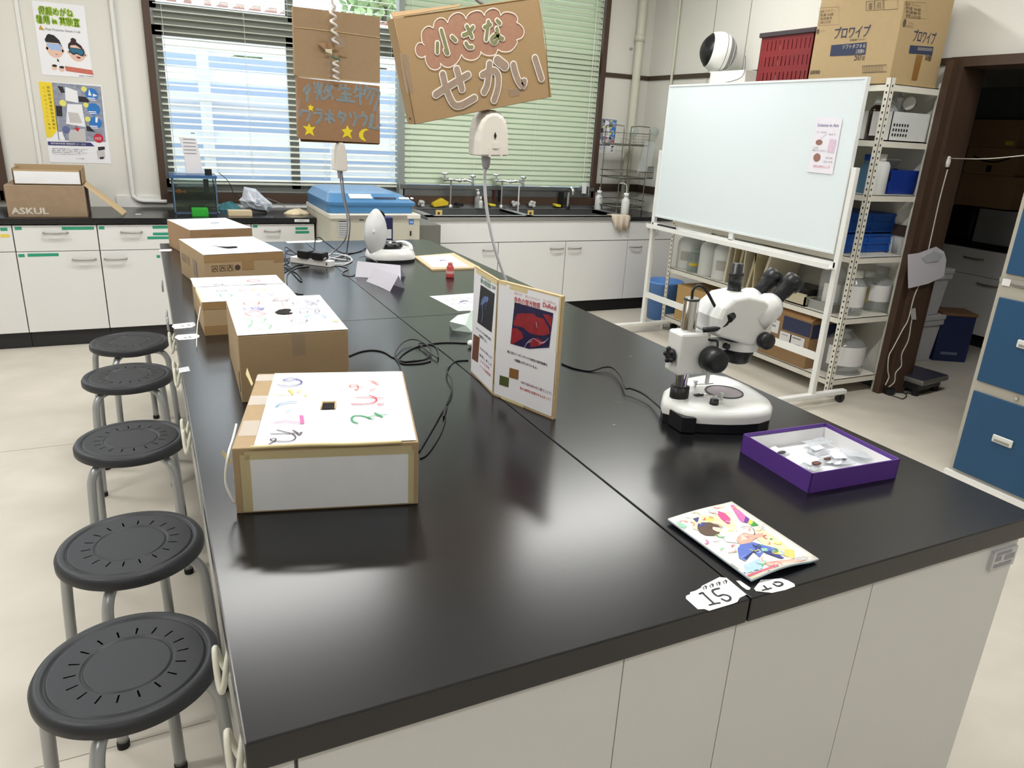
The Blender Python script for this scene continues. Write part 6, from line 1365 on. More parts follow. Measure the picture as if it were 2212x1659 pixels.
# ------------------------------------------------------------------ whiteboard on its stand
WXp = 3.33
wtl, wtr, wbl, wbr = PX(1447, 187, WXp), PX(1869, 172, WXp), PX(1419, 463, WXp), PX(1798, 546, WXp)
yA_, yB_ = (wtl.y+wbl.y)/2, (wtr.y+wbr.y)/2; zT, zB = (wtl.z+wtr.z)/2, (wbl.z+wbr.z)/2
t = thing('whiteboard', 'large white board on a white wheeled stand in front of the shelving', 'whiteboard', (WXp, (yA_+yB_)/2, 0))
MB().box((WXp, yB_, zB), (WXp+.018, yA_, zT)).build('board', M('board_enamel', (222, 231, 234), .3, noise=.015, scale=3), t)
s = MB()
for (a_, b_) in (((yB_-.012, zB-.012), (yA_+.012, zB)), ((yB_-.012, zT), (yA_+.012, zT+.012)), ((yB_-.012, zB), (yB_, zT)), ((yA_, zB), (yA_+.012, zT))): s.box((WXp-.004, a_[0], a_[1]), (WXp+.022, b_[0], b_[1]))
s.build('board_frame', M('frame_white', (224, 228, 228), .35), t)
zl = PX(1430, 325, WXp).z; zr = PX(1847, 362, WXp).z
yl_, yr_ = yA_+.035, yB_-.035
for nme, yy, zz_ in (('post', yl_, zl), ('post', yr_, zr)):
    MB().box((WXp, yy-.016, .05), (WXp+.03, yy+.016, zz_)).build('post', white, t, bevel=.003)
MB().box((WXp+.032, yl_-.014, zl-.2), (WXp+.034, yl_+.014, zl-.0)).build('slide_cover', black_pl, t)
zt1 = PX(1600, 527, WXp).z
tr1 = MB().box((WXp-.05, yr_, zB-.092), (WXp+.012, yl_, zB-.086)).box((WXp-.052, yr_, zB-.092), (WXp-.048, yl_, zB-.062)).box((WXp, yr_, zB-.092), (WXp+.03, yl_, zB-.055)).build('pen_tray', white, t, bevel=.001)
MB().box((WXp, (yl_+yr_)/2-.02, zB-.06), (WXp+.02, (yl_+yr_)/2+.02, zB)).build('bracket', white, t)
zlo = PX(1400, 640, WXp).z
MB().box((WXp+.004, yr_, .28), (WXp+.026, yl_, .32)).build('crossbar', white, t)
for nme, yy, xa, xb in (('l', yl_, 2.98, 3.68), ('r', yr_, 2.88, 3.62)):
    f = MB().box((xa, yy-.02, .052), (xb, yy+.02, .08)).build('foot_bar', white, t, bevel=.006)
    for x in (xa+.03, xb-.03):
        MB().cyl((x, yy-.014, .026), (x, yy+.014, .026), .026, 18).box((x-.012, yy-.018, .02), (x+.012, yy+.018, .054)).build('caster', black_pl, f)
ztray = zB-.086
def on_tray(px, py): p = PX(px, py, WXp-.025); return p.y
y1_, y0_ = on_tray(1424, 482), on_tray(1458, 490)
one(MB().box((WXp-.045, y0_, ztray), (WXp-.012, y1_, ztray+.034)), 'board_eraser', black_pl, 'black board eraser at the left end of the pen tray', 'eraser', bevel=.006)
def pen(label, px0, px1, py, body, tip):
    ya, yb_ = on_tray(px0, py), on_tray(px1, py); t = thing('marker_pen', label, 'pen', (WXp-.03, (ya+yb_)/2, ztray)); xx = WXp-.03; zc = ztray+.009
    MB().cyl((xx, ya, zc), (xx, yb_, zc), .008, 14).build('barrel', body, t); MB().cyl((xx, yb_-.0, zc), (xx, yb_-.03, zc), .0086, 14).build('cap', tip, t); MB().cyl((xx, ya+.006, zc), (xx, ya-.002, zc), .0086, 14).build('end_plug', tip, t)
pen('white marker pen with black cap beside the eraser on the tray', 1466, 1488, 495, white, black_pl)
pen('white marker pen with red ends at the right part of the tray', 1682, 1720, 549, white, M('pen_red', (168, 36, 48), .4))
# poster on the board
fx = WXp-.004
pp = [PX(1767, 252, fx), PX(1820, 257, fx), PX(1798, 377, fx), PX(1743, 371, fx)]
s = MB().plate(pp, .001, (-1, 0, 0)); mats = [M('poster_paper', (232, 228, 236), .6), M('title_violet', (104, 100, 150), .6), M('spot_brown', (150, 108, 96), .6), M('blotch_pink', (222, 196, 214), .7, noise=.2, scale=90), ink_gr, M('print_rose', (214, 110, 130), .6)]
n_ = Vector((-1, 0, 0))
zq = zoomer(1700, 0, 512/2212)
O = PX(*zq(205, 1600), fx-.0015); fr = (O, Vector((0, -1, 0)), Vz)
def fq(px, py): p = PX(*zq(px, py), fx-.0015)-O; return (-p.y, p.z)
(u0, v0), (u1, v1) = fq(285, 1180), fq(480, 1185)
s.mat(1).text('Science in Art', fr, u0, v0, .022, u1-u0); s.text('Science in Art', fr, u0+.0006, v0+.0004, .022, u1-u0, .0008)
for (x, y, rx, ry) in ((300, 1328, 32, 26), (280, 1470, 33, 40)):
    a_, b_ = fq(x, y), fq(x+rx, y); s.mat(2).fdisc(fr, a_[0], a_[1], abs(b_[0]-a_[0]), .001, 18, abs(fq(x, y-ry)[1]-a_[1]))
s.mat(3).fpoly(fr, [fq(400, 1295), fq(462, 1305), fq(440, 1425), fq(375, 1420)], .001)
for (x, y, x2, tx, mi) in ((272, 1240, 370, 'くさ・きのは', 4), (390, 1262, 455, '色水で', 4), (245, 1385, 290, '木の実', 4), (238, 1408, 360, '絵をかいてみよう', 4), (360, 1480, 425, 'あかね色', 4), (340, 1515, 425, 'きれいな色', 4), (245, 1560, 400, '自然と科学のふしぎ', 5)):
    a_, b_ = fq(x, y), fq(x2, y); s.mat(mi).text(tx, fr, a_[0], a_[1], .016 if mi == 5 else .011, b_[0]-a_[0], .001)
s.mat(4).stroke([O+Vector((0, -1, 0))*u+Vz*v for u, v in (fq(310, 1300), fq(375, 1250))], .0015, n_, .001)
one(s, 'poster', mats, 'white poster with violet title taped on the right part of the whiteboard', 'poster')

# ------------------------------------------------------------------ slotted angle shelving
HX0, HX1, HY0, HY1 = 3.575, 4.0, 2.26, 3.95
LV = [.11, .49, .85, 1.20, 1.49, 1.775]
t = thing('shelving_unit', 'white slotted angle steel shelving behind the whiteboard', 'shelf', ((HX0+HX1)/2, (HY0+HY1)/2, 0))
shw = M('shelf_cream', (222, 219, 206), .45, noise=.02); hole_m = M('slot_dark', (40, 38, 36), .8)
for x, sx in ((HX0, 1), (HX1, -1)):
    for y, sy in ((HY0, 1), (HY1, -1)):
        s = MB(); zz_ = LV[-1]+.03
        s.box((x, y, 0), (x+sx*.032, y+sy*.002, zz_)).box((x, y, 0), (x+sx*.002, y+sy*.032, zz_)).mat(1)
        z = .05; k = 0
        while z < zz_-.02:
            s.box((x+sx*.012, y-.0004*1, z), (x+sx*.021, y+sy*.0024, z+.012)).box((x-sx*.0004, y+sy*.013, z), (x+sx*.0024, y+sy*.022, z+.012)); z += .0335
        s.build('post', [shw, hole_m], t)
for z in LV:
    s = MB().box((HX0+.003, HY0+.003, z-.035), (HX0+.006, HY1-.003, z)).box((HX1-.006, HY0+.003, z-.035), (HX1-.003, HY1-.003, z)).box((HX0+.003, HY0+.003, z-.035), (HX1-.003, HY0+.006, z)).box((HX0+.003, HY1-.006, z-.035), (HX1-.003, HY1-.003, z)).box((HX0+.003, HY0+.003, z-.004), (HX1-.003, HY1-.003, z))
    s.build('shelf_board', shw, t)
tag_ = None
ZT_ = LV[-1]
# carton on top
A_, B_, C_ = Vector((3.50, PX(1745, 172, 3.50).y, ZT_)), Vector((3.585, 2.285, ZT_)), Vector((3.985, 2.30, ZT_))
Hc = PX(1768, 3, 3.50).z-ZT_+.02
t = thing('carton', 'large brown carton with blue printed product lettering on top of the shelving', 'box', (3.74, 2.5, ZT_))
u_ = B_-A_; ab = u_.normalized(); bc = C_-B_
D_ = A_+(C_-B_)
MB().hexa([A_, B_, C_, D_, A_+Vz*Hc, B_+Vz*Hc, C_+Vz*Hc, D_+Vz*Hc]).build('carton_body', M('carton_tan', (180, 156, 116), .8, noise=.04, scale=40), t, bevel=.003)
kraft_b = M('carton_blue', (50, 58, 84), .7); kraft_k = M('carton_grey_print', (92, 80, 66), .7)
def carton_face(P0, P1, tag_r, zqf):
    d_ = (P1-P0); L0 = d_.length; d_ = d_.normalized(); n = d_.cross(Vz).normalized(); fr = (P0+n*.001, d_, Vz)
    def f(px, py): p = hit(*zq(px, py), fr[0], n)-fr[0]; return p.dot(d_), p.z
    return fr, f
fr, f = carton_face(A_, B_, 0, zq)
mb = MB()
def txt(mb, f, fr, x, y, x2, h, s_, off=.0006, bold=True):
    a_, b_ = f(x, y), f(x2, y); mb.text(s_, fr, a_[0], a_[1], h, b_[0]-a_[0], off)
    if bold: mb.text(s_, fr, a_[0]+.0015, a_[1]+.001, h, b_[0]-a_[0], off+.0002)
txt(mb, f, fr, 435, 360, 760, .068, 'プロワイプ')
mb.fpoly(fr, [f(400, 525), f(730, 510), f(745, 393), f(415, 422)]).mat(1)
txt(mb, f, fr, 585, 385, 735, .014, '業務用ワイパー', bold=False); txt(mb, f, fr, 625, 565, 685, .05, '50'); txt(mb, f, fr, 695, 562, 720, .026, '個', bold=False)
txt(mb, f, fr, 215, 690, 305, .022, '大王製紙'[:0]+'品質保証')
def rect_o(f, fr, x0, y0, x1, y1, wd_=.0022, sk=0):
    q = [f(x0, y0), f(x1, y1-(y1-y0) if False else y0+sk), f(x1, y1+sk), f(x0, y1)]
    P = [fr[0]+fr[1]*u+Vz*v for u, v in q]; n = fr[1].cross(Vz); mb.stroke(P+[P[0]], wd_, n, .0006)
rect_o(f, fr, 705, 615, 930, 682, sk=-12); rect_o(f, fr, 715, 622, 920, 675, .001, -10); 
for k in range(12): 
    P = [fr[0]+fr[1]*u+Vz*v for u, v in (f(728+k*15, 672-k*.6), f(728+k*15, 622-k*.6))]; mb.stroke(P, .0018, fr[1].cross(Vz), .0006)
rect_o(f, fr, 740, 15, 815, 100, sk=-6); rect_o(f, fr, 820, 5, 895, 95, sk=-6); rect_o(f, fr, 905, 0, 1035, 92, sk=-8); rect_o(f, fr, 300, 75, 485, 240, .0012, -12)
for k in range(4): txt(mb, f, fr, 310, 120+k*34, 440-k*12, .016, ('品名 ワイパー', '数量 50個', '製造番号', '使用上の注意')[k], bold=False)
for k in range(3): mb.stroke([fr[0]+fr[1]*u+Vz*v for u, v in (f(765+k*12, 85), f(768+k*12, 30))], .003, fr[1].cross(Vz), .0006); mb.stroke([fr[0]+fr[1]*u+Vz*v for u, v in (f(840+k*16, 80), f(850+k*12, 20))], .0025, fr[1].cross(Vz), .0006)
a_ = f(288, 295); mb.fdisc(fr, a_[0], a_[1], .009, .0006, 14, .014); txt(mb, f, fr, 312, 300, 352, .012, 'ソフト', bold=False)
mb.mat(2); txt(mb, f, fr, 515, 455, 725, .024, 'ソフトタフ９６', .0012, False); txt(mb, f, fr, 640, 495, 720, .022, '三枚重ね', .0012, False)
mb.build('front_print', [kraft_b, kraft_k, M('print_white', (214, 210, 200), .6)], t)
fr, f = carton_face(B_, C_, 1, zq)
mb = MB(); txt(mb, f, fr, 1170, 380, 1380, .068, 'プロワイプ'); mb.fpoly(fr, [f(1137, 498), f(1355, 515), f(1368, 438), f(1150, 422)]).mat(1)
txt(mb, f, fr, 1285, 562, 1340, .036, '50個'); rect_o(f, fr, 1095, 15, 1300, 165, .0012, 12)
for k in range(4): txt(mb, f, fr, 1105, 45+k*36, 1250, .016, ('品名 ワイパー', '数量 50個', '製造番号', '使用上の注意')[k], bold=False)
a_ = f(1097, 215); mb.fdisc(fr, a_[0], a_[1], .012, .0006, 14, .02); txt(mb, f, fr, 1130, 225, 1180, .012, 'ソフト', bold=False); txt(mb, f, fr, 1105, 250, 1180, .012, 'タオル', bold=False)
mb.mat(2).fpoly(fr, [f(1220, 440), f(1358, 450), f(1352, 480), f(1215, 470)], .0012)
mb.build('side_print', [kraft_b, kraft_k, M('faded_grey_print', (120, 118, 120), .7)], t)
MB().fpoly(fr, [f(1160, 748), f(1210, 752), f(1268, 518), f(1210, 512)], .0012).build('packing_tape', M('brown_tape', (140, 100, 48), .35), t)
# red basket with dark rim
xb = 3.60
r0, r1 = PX(1632, 178, xb), PX(1742, 178, xb); zt4 = PX(1636, 82, xb).z
t = thing('plastic_basket', 'red plastic basket with black rim on top of the shelving', 'basket', (xb+.12, (r0.y+r1.y)/2, ZT_))
ya, yb_ = r1.y, r0.y; red = M('basket_red', (122, 28, 32), .45, noise=.03); H = zt4-ZT_
s = MB()
def slotted(O, u, up, th_n, L, H, cols, rows):
    # wall with upright slots: bars + bands
    vb = H/(rows*1.45+.45); z = 0
    s.obox(O, u*L, th_n, up*vb*.55)
    z = vb*.55
    for r in range(rows):
        hh_ = vb*.9; cw = L/(cols*2+1)
        for c_ in range(cols+1): s.obox(O+up*z+u*max(0, c_*2*cw-cw*.3), u*(cw*1.6 if c_ < cols else cw*1.3), th_n, up*hh_)
        z += hh_; bandh = vb*.55 if r < rows-1 else H-z
        s.obox(O+up*z, u*L, th_n, up*bandh); z += bandh
dpx = .26
slotted(Vector((xb, yb_, ZT_)), Vector((0, -1, 0)), Vz, Vector((.004, 0, 0)), yb_-ya, H, 12, 3)
slotted(Vector((xb, ya, ZT_)), Vector((1, 0, 0)), Vz, Vector((0, .004, 0)), dpx, H, 9, 3)
slotted(Vector((xb+dpx, yb_, ZT_)), Vector((0, -1, 0)), Vz, Vector((.004, 0, 0)), yb_-ya, H, 12, 3); slotted(Vector((xb, yb_-.004, ZT_)), Vector((1, 0, 0)), Vz, Vector((0, .004, 0)), dpx, H, 9, 3)
s.box((xb, ya, ZT_), (xb+dpx, yb_, ZT_+.006)); s.build('basket_body', red, t)
e = .014; MB().box((xb-e, ya-e, ZT_+H-.004), (xb+.006, yb_+e, ZT_+H+.024)).box((xb+dpx-.006, ya-e, ZT_+H-.004), (xb+dpx+e, yb_+e, ZT_+H+.024)).box((xb, ya-e, ZT_+H-.004), (xb+dpx, ya+.004, ZT_+H+.024)).box((xb, yb_-.004, ZT_+H-.004), (xb+dpx, yb_+e, ZT_+H+.024)).build('rim', M('rim_dark', (60, 50, 54), .45), t, bevel=.004)
s = MB()
for k in range(14): a_ = random.random()*6.28; s.ball((xb+.13+.08*math.cos(a_*3), (ya+yb_)/2+.1*math.cos(a_*5), ZT_+.03+random.random()*H*.6), .03, 8, (1, 1, .6))
one(s, 'basket_contents', M('contents_white', (170, 150, 150), .6, noise=.3), 'pale bundles inside the red basket', 'contents')
# white device box and circulator fan
xq = 3.70
q0, q1 = PX(1532, 178, xq), PX(1608, 178, xq); zq1 = PX(1570, 153, xq).z
y_hi, y_lo = q0.y, q1.y
t = thing('flat_box', 'flat white box with dark blue stripe under the ball shaped fan', 'box', (xq+.12, (y_hi+y_lo)/2, ZT_))
MB().box((xq, y_lo, ZT_), (xq+.24, y_hi, zq1)).build('box_body', white, t, bevel=.002)
MB().box((xq-.001, y_lo+.005, ZT_+.012), (xq, y_lo+(y_hi-y_lo)*.55, ZT_+.024)).build('stripe', M('stripe_navy', (70, 80, 130), .5), t)
cF = PX(1551, 112, xq+.1); rF = .118*.92
zc = zq1+rF+.012
cF = Vector((xq+.1, PX(1551, 112, xq+.1).y, PX(1551, 112, xq+.1).z)); rF = 40/FPX*(cF-CPOS).dot(CF)
zc = cF.z
t = thing('circulator_fan', 'white ball shaped fan with black front standing on the flat white box', 'fan', (cF.x, cF.y, zq1))
fax = Vector((-.93, .36, .12)).normalized(); sF = MB()
prof = []; n = 28
def zone(a0, a1, m_, name, k=1.0, n_=12):
    MB().lathe([(rF*k*math.sin(a0+(a1-a0)*i/n_), rF*k*math.cos(a0+(a1-a0)*i/n_)) for i in range(n_+1)], cF, fax, 36).build(name, m_, t)
zone(.0, 1.02, M('fan_black', (22, 22, 24), .3), 'front_grille', .97)
zone(1.0, 1.72, mw, 'shell'); zone(1.72, 1.76, M('fan_seam', (120, 120, 124), .5), 'seam', .995, 2); zone(1.76, 1.95, mw, 'shell_back')
gm = M('fan_vent_grey', (136, 134, 138), .5)
for a0, a1 in ((1.95, 2.2), (2.26, 2.5), (2.56, 2.85)): zone(a0, a1, gm, 'vent', .985, 5)
for a0, a1 in ((2.2, 2.26), (2.5, 2.56), (2.85, PI)): zone(a0, a1, mw, 'rib', 1.0, 3)
MB().lathe([(.045, 0), (.05, .006), (.04, .014), (.03, max(.016, zc-rF-zq1+.012))], (cF.x, cF.y, zq1), n=28).build('stand', mw, t)
one(MB().tube(curve([PX(1610, 120, xq-.01), PX(1609, 150, xq-.01), PX(1600, 168, xq-.012), PX(1570, 178, xq-.012), PX(1552, 181, xq-.012)], 6), .003, 6), 'fan_cable', gcb, 'grey fan cable hanging over the front of the flat box', 'cable')
p = PX(1655, 170, 3.66); 

# ---- shelf contents -------------------------------------------------
def jug(label, px0, px1, pyt, pyb, y=None, x=None, m=milk_pl, cap=None, lab=None, name='bottle', handle_=False, level=None, squat=.72, neck=.35, cat='bottle'):
    f = (lambda a, b: PY(a, b, y)) if y is not None else (lambda a, b: PX(a, b, x))
    p0, p1 = f(px0, pyb), f(px1, pyb); c_ = (p0+p1)/2; r = (p1-p0).length/2; z0 = level if level is not None else c_.z; top = f((px0+px1)/2, pyt).z; h_ = max(.05, top-z0)
    if y is not None: c_ = Vector((c_.x, y+r, z0))
    else: c_ = Vector((x+r, c_.y, z0))
    t = thing(name, label, cat, (c_.x, c_.y, z0))
    ch = .1*h_ if cap else 0; h2 = h_-ch
    MB().lathe([(0, 0), (r*.93, 0), (r, h2*.03), (r, h2*squat), (r*.85, h2*(squat+.1)), (r*neck, h2*.93), (r*neck, h2), (0, h2)], n=28).build('bottle_body', m, t, world=False)
    if cap: MB().lathe([(r*neck*1.2, h2-.012), (r*neck*1.25, h_), (0, h_)], n=20).build('cap', cap, t, world=False)
    if lab:
        lm, l0, l1 = lab; N = 28; s = MB(); vs = []
        for k in range(N//2+1):
            a_ = -PI*.95+PI*.9*k/(N//2); a_ = -PI/2-.45+(-PI*.33+PI*.66*k/(N//2)); vs += [(r*1.015*math.cos(a_), r*1.015*math.sin(a_), h_*l0), (r*1.015*math.cos(a_), r*1.015*math.sin(a_), h_*l1)]
        s.add(vs, [(2*k, 2*k+2, 2*k+3, 2*k+1) for k in range(N//2)], True); s.build('bottle_label', lm, t, world=False)
    if handle_: MB().tube(curve([(-.0, -r*.5, h2*.92), (-.0, -r*1.0, h2*.86), (0, -r*1.05, h2*.70), (0, -r*.85, h2*.62)], 5), .009, 8).build('handle', m, t, world=False)
    return t
lb_w = M('label_white', (214, 213, 212), .6); lb_y = M('label_yellow', (206, 180, 50), .6, noise=.1, scale=50)
amber = M('amber_glass', (44, 28, 18), .15, noise=.2)
jug('dark brown reagent bottle with white cap on the top inner shelf', 1858, 1894, 207, 288, x=3.66, m=amber, cap=white, lab=(lb_w, .1, .65), level=LV[4], neck=.45)
s = MB(); x0, x1 = PY(1921, 288, 2.30).x, PY(2003, 292, 2.30).x; z0, z1 = LV[4], PY(1960, 243, 2.30).z
t = thing('storage_basket', 'white slotted plastic basket filled with bags on the top inner shelf', 'basket', ((x0+x1)/2, 2.42, z0))
s.box((x0, 2.30, z0), (x1, 2.55, z0+.004)).box((x0, 2.30, z0), (x0+.004, 2.55, z1)).box((x1-.004, 2.3, z0), (x1, 2.55, z1)).box((x0, 2.546, z0), (x1, 2.55, z1)).box((x0, 2.30, z0), (x1, 2.304, z1)).mat(1)
for i in range(6):
    for j in range(3): s.box((x0+.02+i*.022, 2.2992, z0+.025+j*.026), (x0+.032+i*.022, 2.30, z0+.04+j*.026))
s.build('basket_body', [milk_pl, hole_m], t)
rr = random.Random(11)
for k, (dx, zz_, r_, lb) in enumerate([(.05, z1+.03, .06, 'crumpled clear bag on the left in the white basket'), (.15, z1+.07, .05, 'clear bag with round white lid sticking up from the white basket')]):
    s = MB(); cc = Vector((x0+dx, 2.40, zz_-.03)); vs = []; n = 12
    for j in range(7):
        for i in range(n): a_ = PI*j/6; b_ = 2*PI*i/n; q_ = 1+rr.uniform(-.25, .25); vs.append(cc+Vector((r_*1.1*q_*math.sin(a_)*math.cos(b_), r_*q_*math.sin(a_)*math.sin(b_), r_*1.2*q_*math.cos(a_))))
    s.add(vs, [(j*n+i, (j+1)*n+i, (j+1)*n+(i+1) % n, j*n+(i+1) % n) for j in range(6) for i in range(n)], False); one(s, 'plastic_bag', bag_pl, lb, 'bag')
one(MB().cyl((x0+.15, 2.33, z1+.05), (x0+.155, 2.345, z1+.055), .036, 20), 'round_lid', M('disc_white', (206, 206, 204), .5), 'round white disc inside the bag in the white basket', 'lid')
LVc = LV[3]
jug('blue capped bottle with blue liquid on the shelf below the brown bottle', 1843, 1868, 332, 408, x=3.64, m=M('blue_liquid', (88, 130, 164), .3, noise=.1), cap=blue_pl, level=LVc, neck=.6)
jug('white plastic bottle with white cap beside the blue bin', 1889, 1924, 333, 412, y=2.29, m=milk_pl, cap=white, level=LVc, neck=.5, squat=.8)
x0, x1 = PY(1916, 410, 2.33).x, PY(1978, 410, 2.33).x; zz_ = PY(1950, 368, 2.33).z
t = thing('storage_bin', 'dark blue open plastic bin on the middle shelf end', 'bin', ((x0+x1)/2, 2.45, LVc))
MB().hexa([(x0+.01, 2.33, LVc), (x1-.01, 2.33, LVc), (x1-.01, 2.55, LVc), (x0+.01, 2.55, LVc), (x0, 2.32, zz_), (x1, 2.32, zz_), (x1, 2.56, zz_), (x0, 2.56, zz_)]).build('bin_body', M('deep_blue', (20, 52, 140), .35), t, bevel=.006)
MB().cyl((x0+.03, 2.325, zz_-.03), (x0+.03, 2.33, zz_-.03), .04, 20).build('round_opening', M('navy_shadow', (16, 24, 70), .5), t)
s = MB().lathe([(.012, 0), (.055, .05), (.057, .05), (.057, .06)], (x0+.1, 2.42, zz_), n=24); one(s, 'funnel', clear_pl, 'clear plastic funnel lying in the dark blue bin', 'funnel')
for k, (z0_, lb) in enumerate([(0, 'lower blue folding crate on the shelf'), (.118, 'upper blue folding crate stacked on the lower one')]):
    xa, xb_ = 3.63, PY(1925, 480, 2.45).x; z0 = LV[2]+z0_; 
    t = thing('folding_crate', lb, 'crate', ((xa+xb_)/2, 2.62, z0), 0, 'blue folding crates')
    MB().box((xa, 2.42, z0), (xb_, 2.86, z0+.112)).build('crate_body', M('crate_blue', (32, 84, 168), .4), t, bevel=.006)
    s = MB()
    for zz2 in (.004, .05, .098): s.box((xa-.006, 2.414, z0+zz2), (xb_+.006, 2.42, z0+zz2+.012))
    for xx in (xa+.02, (xa+xb_)/2, xb_-.03): s.box((xx, 2.412, z0), (xx+.01, 2.42, z0+.11))
    s.box((xa-.006, 2.42, z0+.098), (xa, 2.86, z0+.11)).build('rib', MATS['crate_blue'], t)
one(MB().lathe([(0, 0), (.05, 0), (.052, .1), (.05, .14), (0, .14)], (PY(1950, 535, 2.36).x, 2.38, LV[2]), n=24), 'white_jar', milk_pl, 'white round jar behind the blue crates', 'jar')
z0 = LV[1]
jug('clear jug with printed label behind the near shelf post', 1790, 1827, 566, 672, y=2.42, m=clear_pl, lab=(lb_w, .15, .55), level=z0, neck=.4)
jug('clear pump bottle with blank white label at the near corner of the shelf', 1838, 1871, 590, 680, y=2.29, m=clear_pl, cap=white, lab=(lb_w, .2, .68), level=z0, neck=.45)
jug('clear bottle with yellow label between two clear bottles', 1868, 1893, 590, 668, y=2.40, m=clear_pl, cap=white, lab=(lb_y, .2, .62), level=z0, neck=.5)
jug('clear bottle with white label at the right end of the shelf', 1893, 1930, 583, 668, y=2.32, m=clear_pl, cap=clear_pl, lab=(lb_w, .25, .62), level=z0, neck=.45)
# left part of that shelf
jug('large white plastic jug with handle furthest left on the shelf', 1447, 1486, 500, 572, x=3.62, m=milk_pl, lab=(M('label_grey2', (176, 172, 166), .6), .25, .5), level=z0, handle_=True, neck=.3)
jug('clear glass bottle with yellow liquid between the white jugs', 1477, 1496, 537, 580, x=3.60, m=glassy, cap=None, lab=(lb_y, .3, .42), level=z0, neck=.5)
jug('second white jug from the left on the shelf', 1498, 1526, 510, 586, x=3.60, m=milk_pl, level=z0, neck=.3)
jug('white jug with small grey label beside the folders', 1526, 1560, 516, 592, x=3.60, m=milk_pl, level=z0, neck=.3, lab=(MATS['label_grey2'], .25, .5))
fold_m = M('folder_buff', (196, 184, 150), .7, noise=.08, scale=20)
for k in range(7):
    y = PX(1572+k*13, 560, 3.62).y
    one(MB().obox((3.62, y, z0), Vector((.30, .01, 0)), Vector((0, .012 if k % 2 else .02, 0)), Vector((.0, -.02+.008*k*(1 if k % 2 else -1), .26+.012*(k % 3)))), 'folder', fold_m if k % 3 else M('folder_pale', (214, 206, 186), .7), 'buff paper folder standing on the shelf, number %s of the row from the wide jug' % ['one', 'two', 'three', 'four', 'five', 'six', 'seven'][k] if False else ['pale folder standing next to the white jug', 'buff folder just right of the pale one', 'wider buff folder third from the jug', 'pale folder in the middle of the standing row', 'buff folder right of the middle one', 'buff folder second from the dark end of the row', 'pale folder at the dark end of the row'][k], 'folder', 'paper folders standing on the shelf')
a_, b_ = PX(1678, 640, 3.60), PX(1738, 655, 3.60)
t = thing('drawer_tray', 'pale wooden tray with metal dishes at the middle of the shelf', 'tray', (3.72, (a_.y+b_.y)/2, z0))
MB().box((3.60, b_.y, z0), (3.61, a_.y, z0+.075)).box((3.60, b_.y, z0), (3.85, b_.y+.01, z0+.06)).box((3.60, b_.y, z0), (3.85, a_.y, z0+.008)).box((3.84, b_.y, z0), (3.85, a_.y, z0+.07)).build('tray_body', M('tray_wood', (196, 188, 158), .6), t)
one(MB().box((3.62, b_.y-.19, z0), (3.86, b_.y-.01, z0+.055)).box((3.61, b_.y-.20, z0+.05), (3.87, b_.y-.005, z0+.056)), 'metal_dish', steel, 'shiny steel dish right of the wooden tray', 'dish')
one(MB().box((3.64, b_.y+.02, z0+.0086), (3.83, a_.y-.02, z0+.10)), 'dark_case', M('case_dark', (40, 38, 38), .35, noise=.2), 'dark metal case inside the wooden tray', 'case')
# bottom shelf
z0 = LV[0]
bxm = M('flap_brown', (142, 112, 78), .8, noise=.06, scale=50)
a_, b_ = PX(1628, 735, 3.59), PX(1737, 792, 3.59); ya, yb_ = b_.y, a_.y; hh_ = PX(1735, 690, 3.59).z-z0
t = thing('carton', 'open brown carton with navy band and white shipping labels on the bottom shelf', 'box', (3.75, (ya+yb_)/2, z0))
MB().box((3.59, ya, z0), (3.93, yb_, z0+hh_)).build('carton_body', bxm, t, bevel=.002)
MB().plate([(3.59, ya, z0+hh_), (3.59, yb_, z0+hh_), (3.68, yb_, z0+hh_+.05), (3.68, ya, z0+hh_+.05)], .003, (0, 0, 1)).plate([(3.6, ya, z0+hh_), (3.93, ya, z0+hh_), (3.93, ya+.1, z0+hh_+.06), (3.6, ya+.1, z0+hh_+.06)], .003, Vz).plate([(3.6, yb_-.12, z0+hh_+.03), (3.9, yb_-.12, z0+hh_+.03), (3.9, yb_, z0+hh_), (3.6, yb_, z0+hh_)], .003, Vz).build('flap', M('flap_tan', (172, 130, 88), .8), t)
MB().box((3.588, ya, z0+hh_-.1), (3.5895, ya+(yb_-ya)*.5, z0+hh_-.012)).box((3.60, ya-.0015, z0+hh_-.11), (3.92, ya-.0002, z0+hh_-.02)).build('navy_band', M('band_navy', (42, 48, 78), .6), t)
s = MB()
for (px0, py0, px1, py1) in ((1655, 684, 1680, 721), (1686, 714, 1706, 748), (1708, 722, 1734, 757), (1642, 696, 1648, 725)):
    p_, q_ = PX(px0, py0, 3.587), PX(px1, py1, 3.587); s.box((3.5862, q_.y, q_.z), (3.5878, p_.y, p_.z))
s.mat(1)
for (px0, py0, px1, py1) in ((1657, 690, 1676, 693), (1657, 700, 1676, 703), (1689, 722, 1702, 725), (1712, 730, 1730, 733), (1716, 745, 1728, 747)):
    p_, q_ = PX(px0, py0, 3.586), PX(px1, py1, 3.586); s.box((3.5856, q_.y, q_.z), (3.5862, p_.y, p_.z))
s.build('shipping_label', [lb_w, ink_gr], t)
t = jug('large clear jug with white label inside a tied clear bag on the bottom shelf', 1818, 1882, 722, 800, y=2.28, m=clear_pl, lab=(lb_w, .22, .66), level=z0, squat=.62, neck=.3)
r_ = .075; MB().lathe([(.02, .20), (.045, .215), (.03, .235), (.012, .24), (.035, .262), (.03, .27)], n=14, smooth=False).build('tied_bag_top', bag_pl, t, world=False)
a_, b_ = PX(1463, 688, 3.60), PX(1560, 700, 3.60)
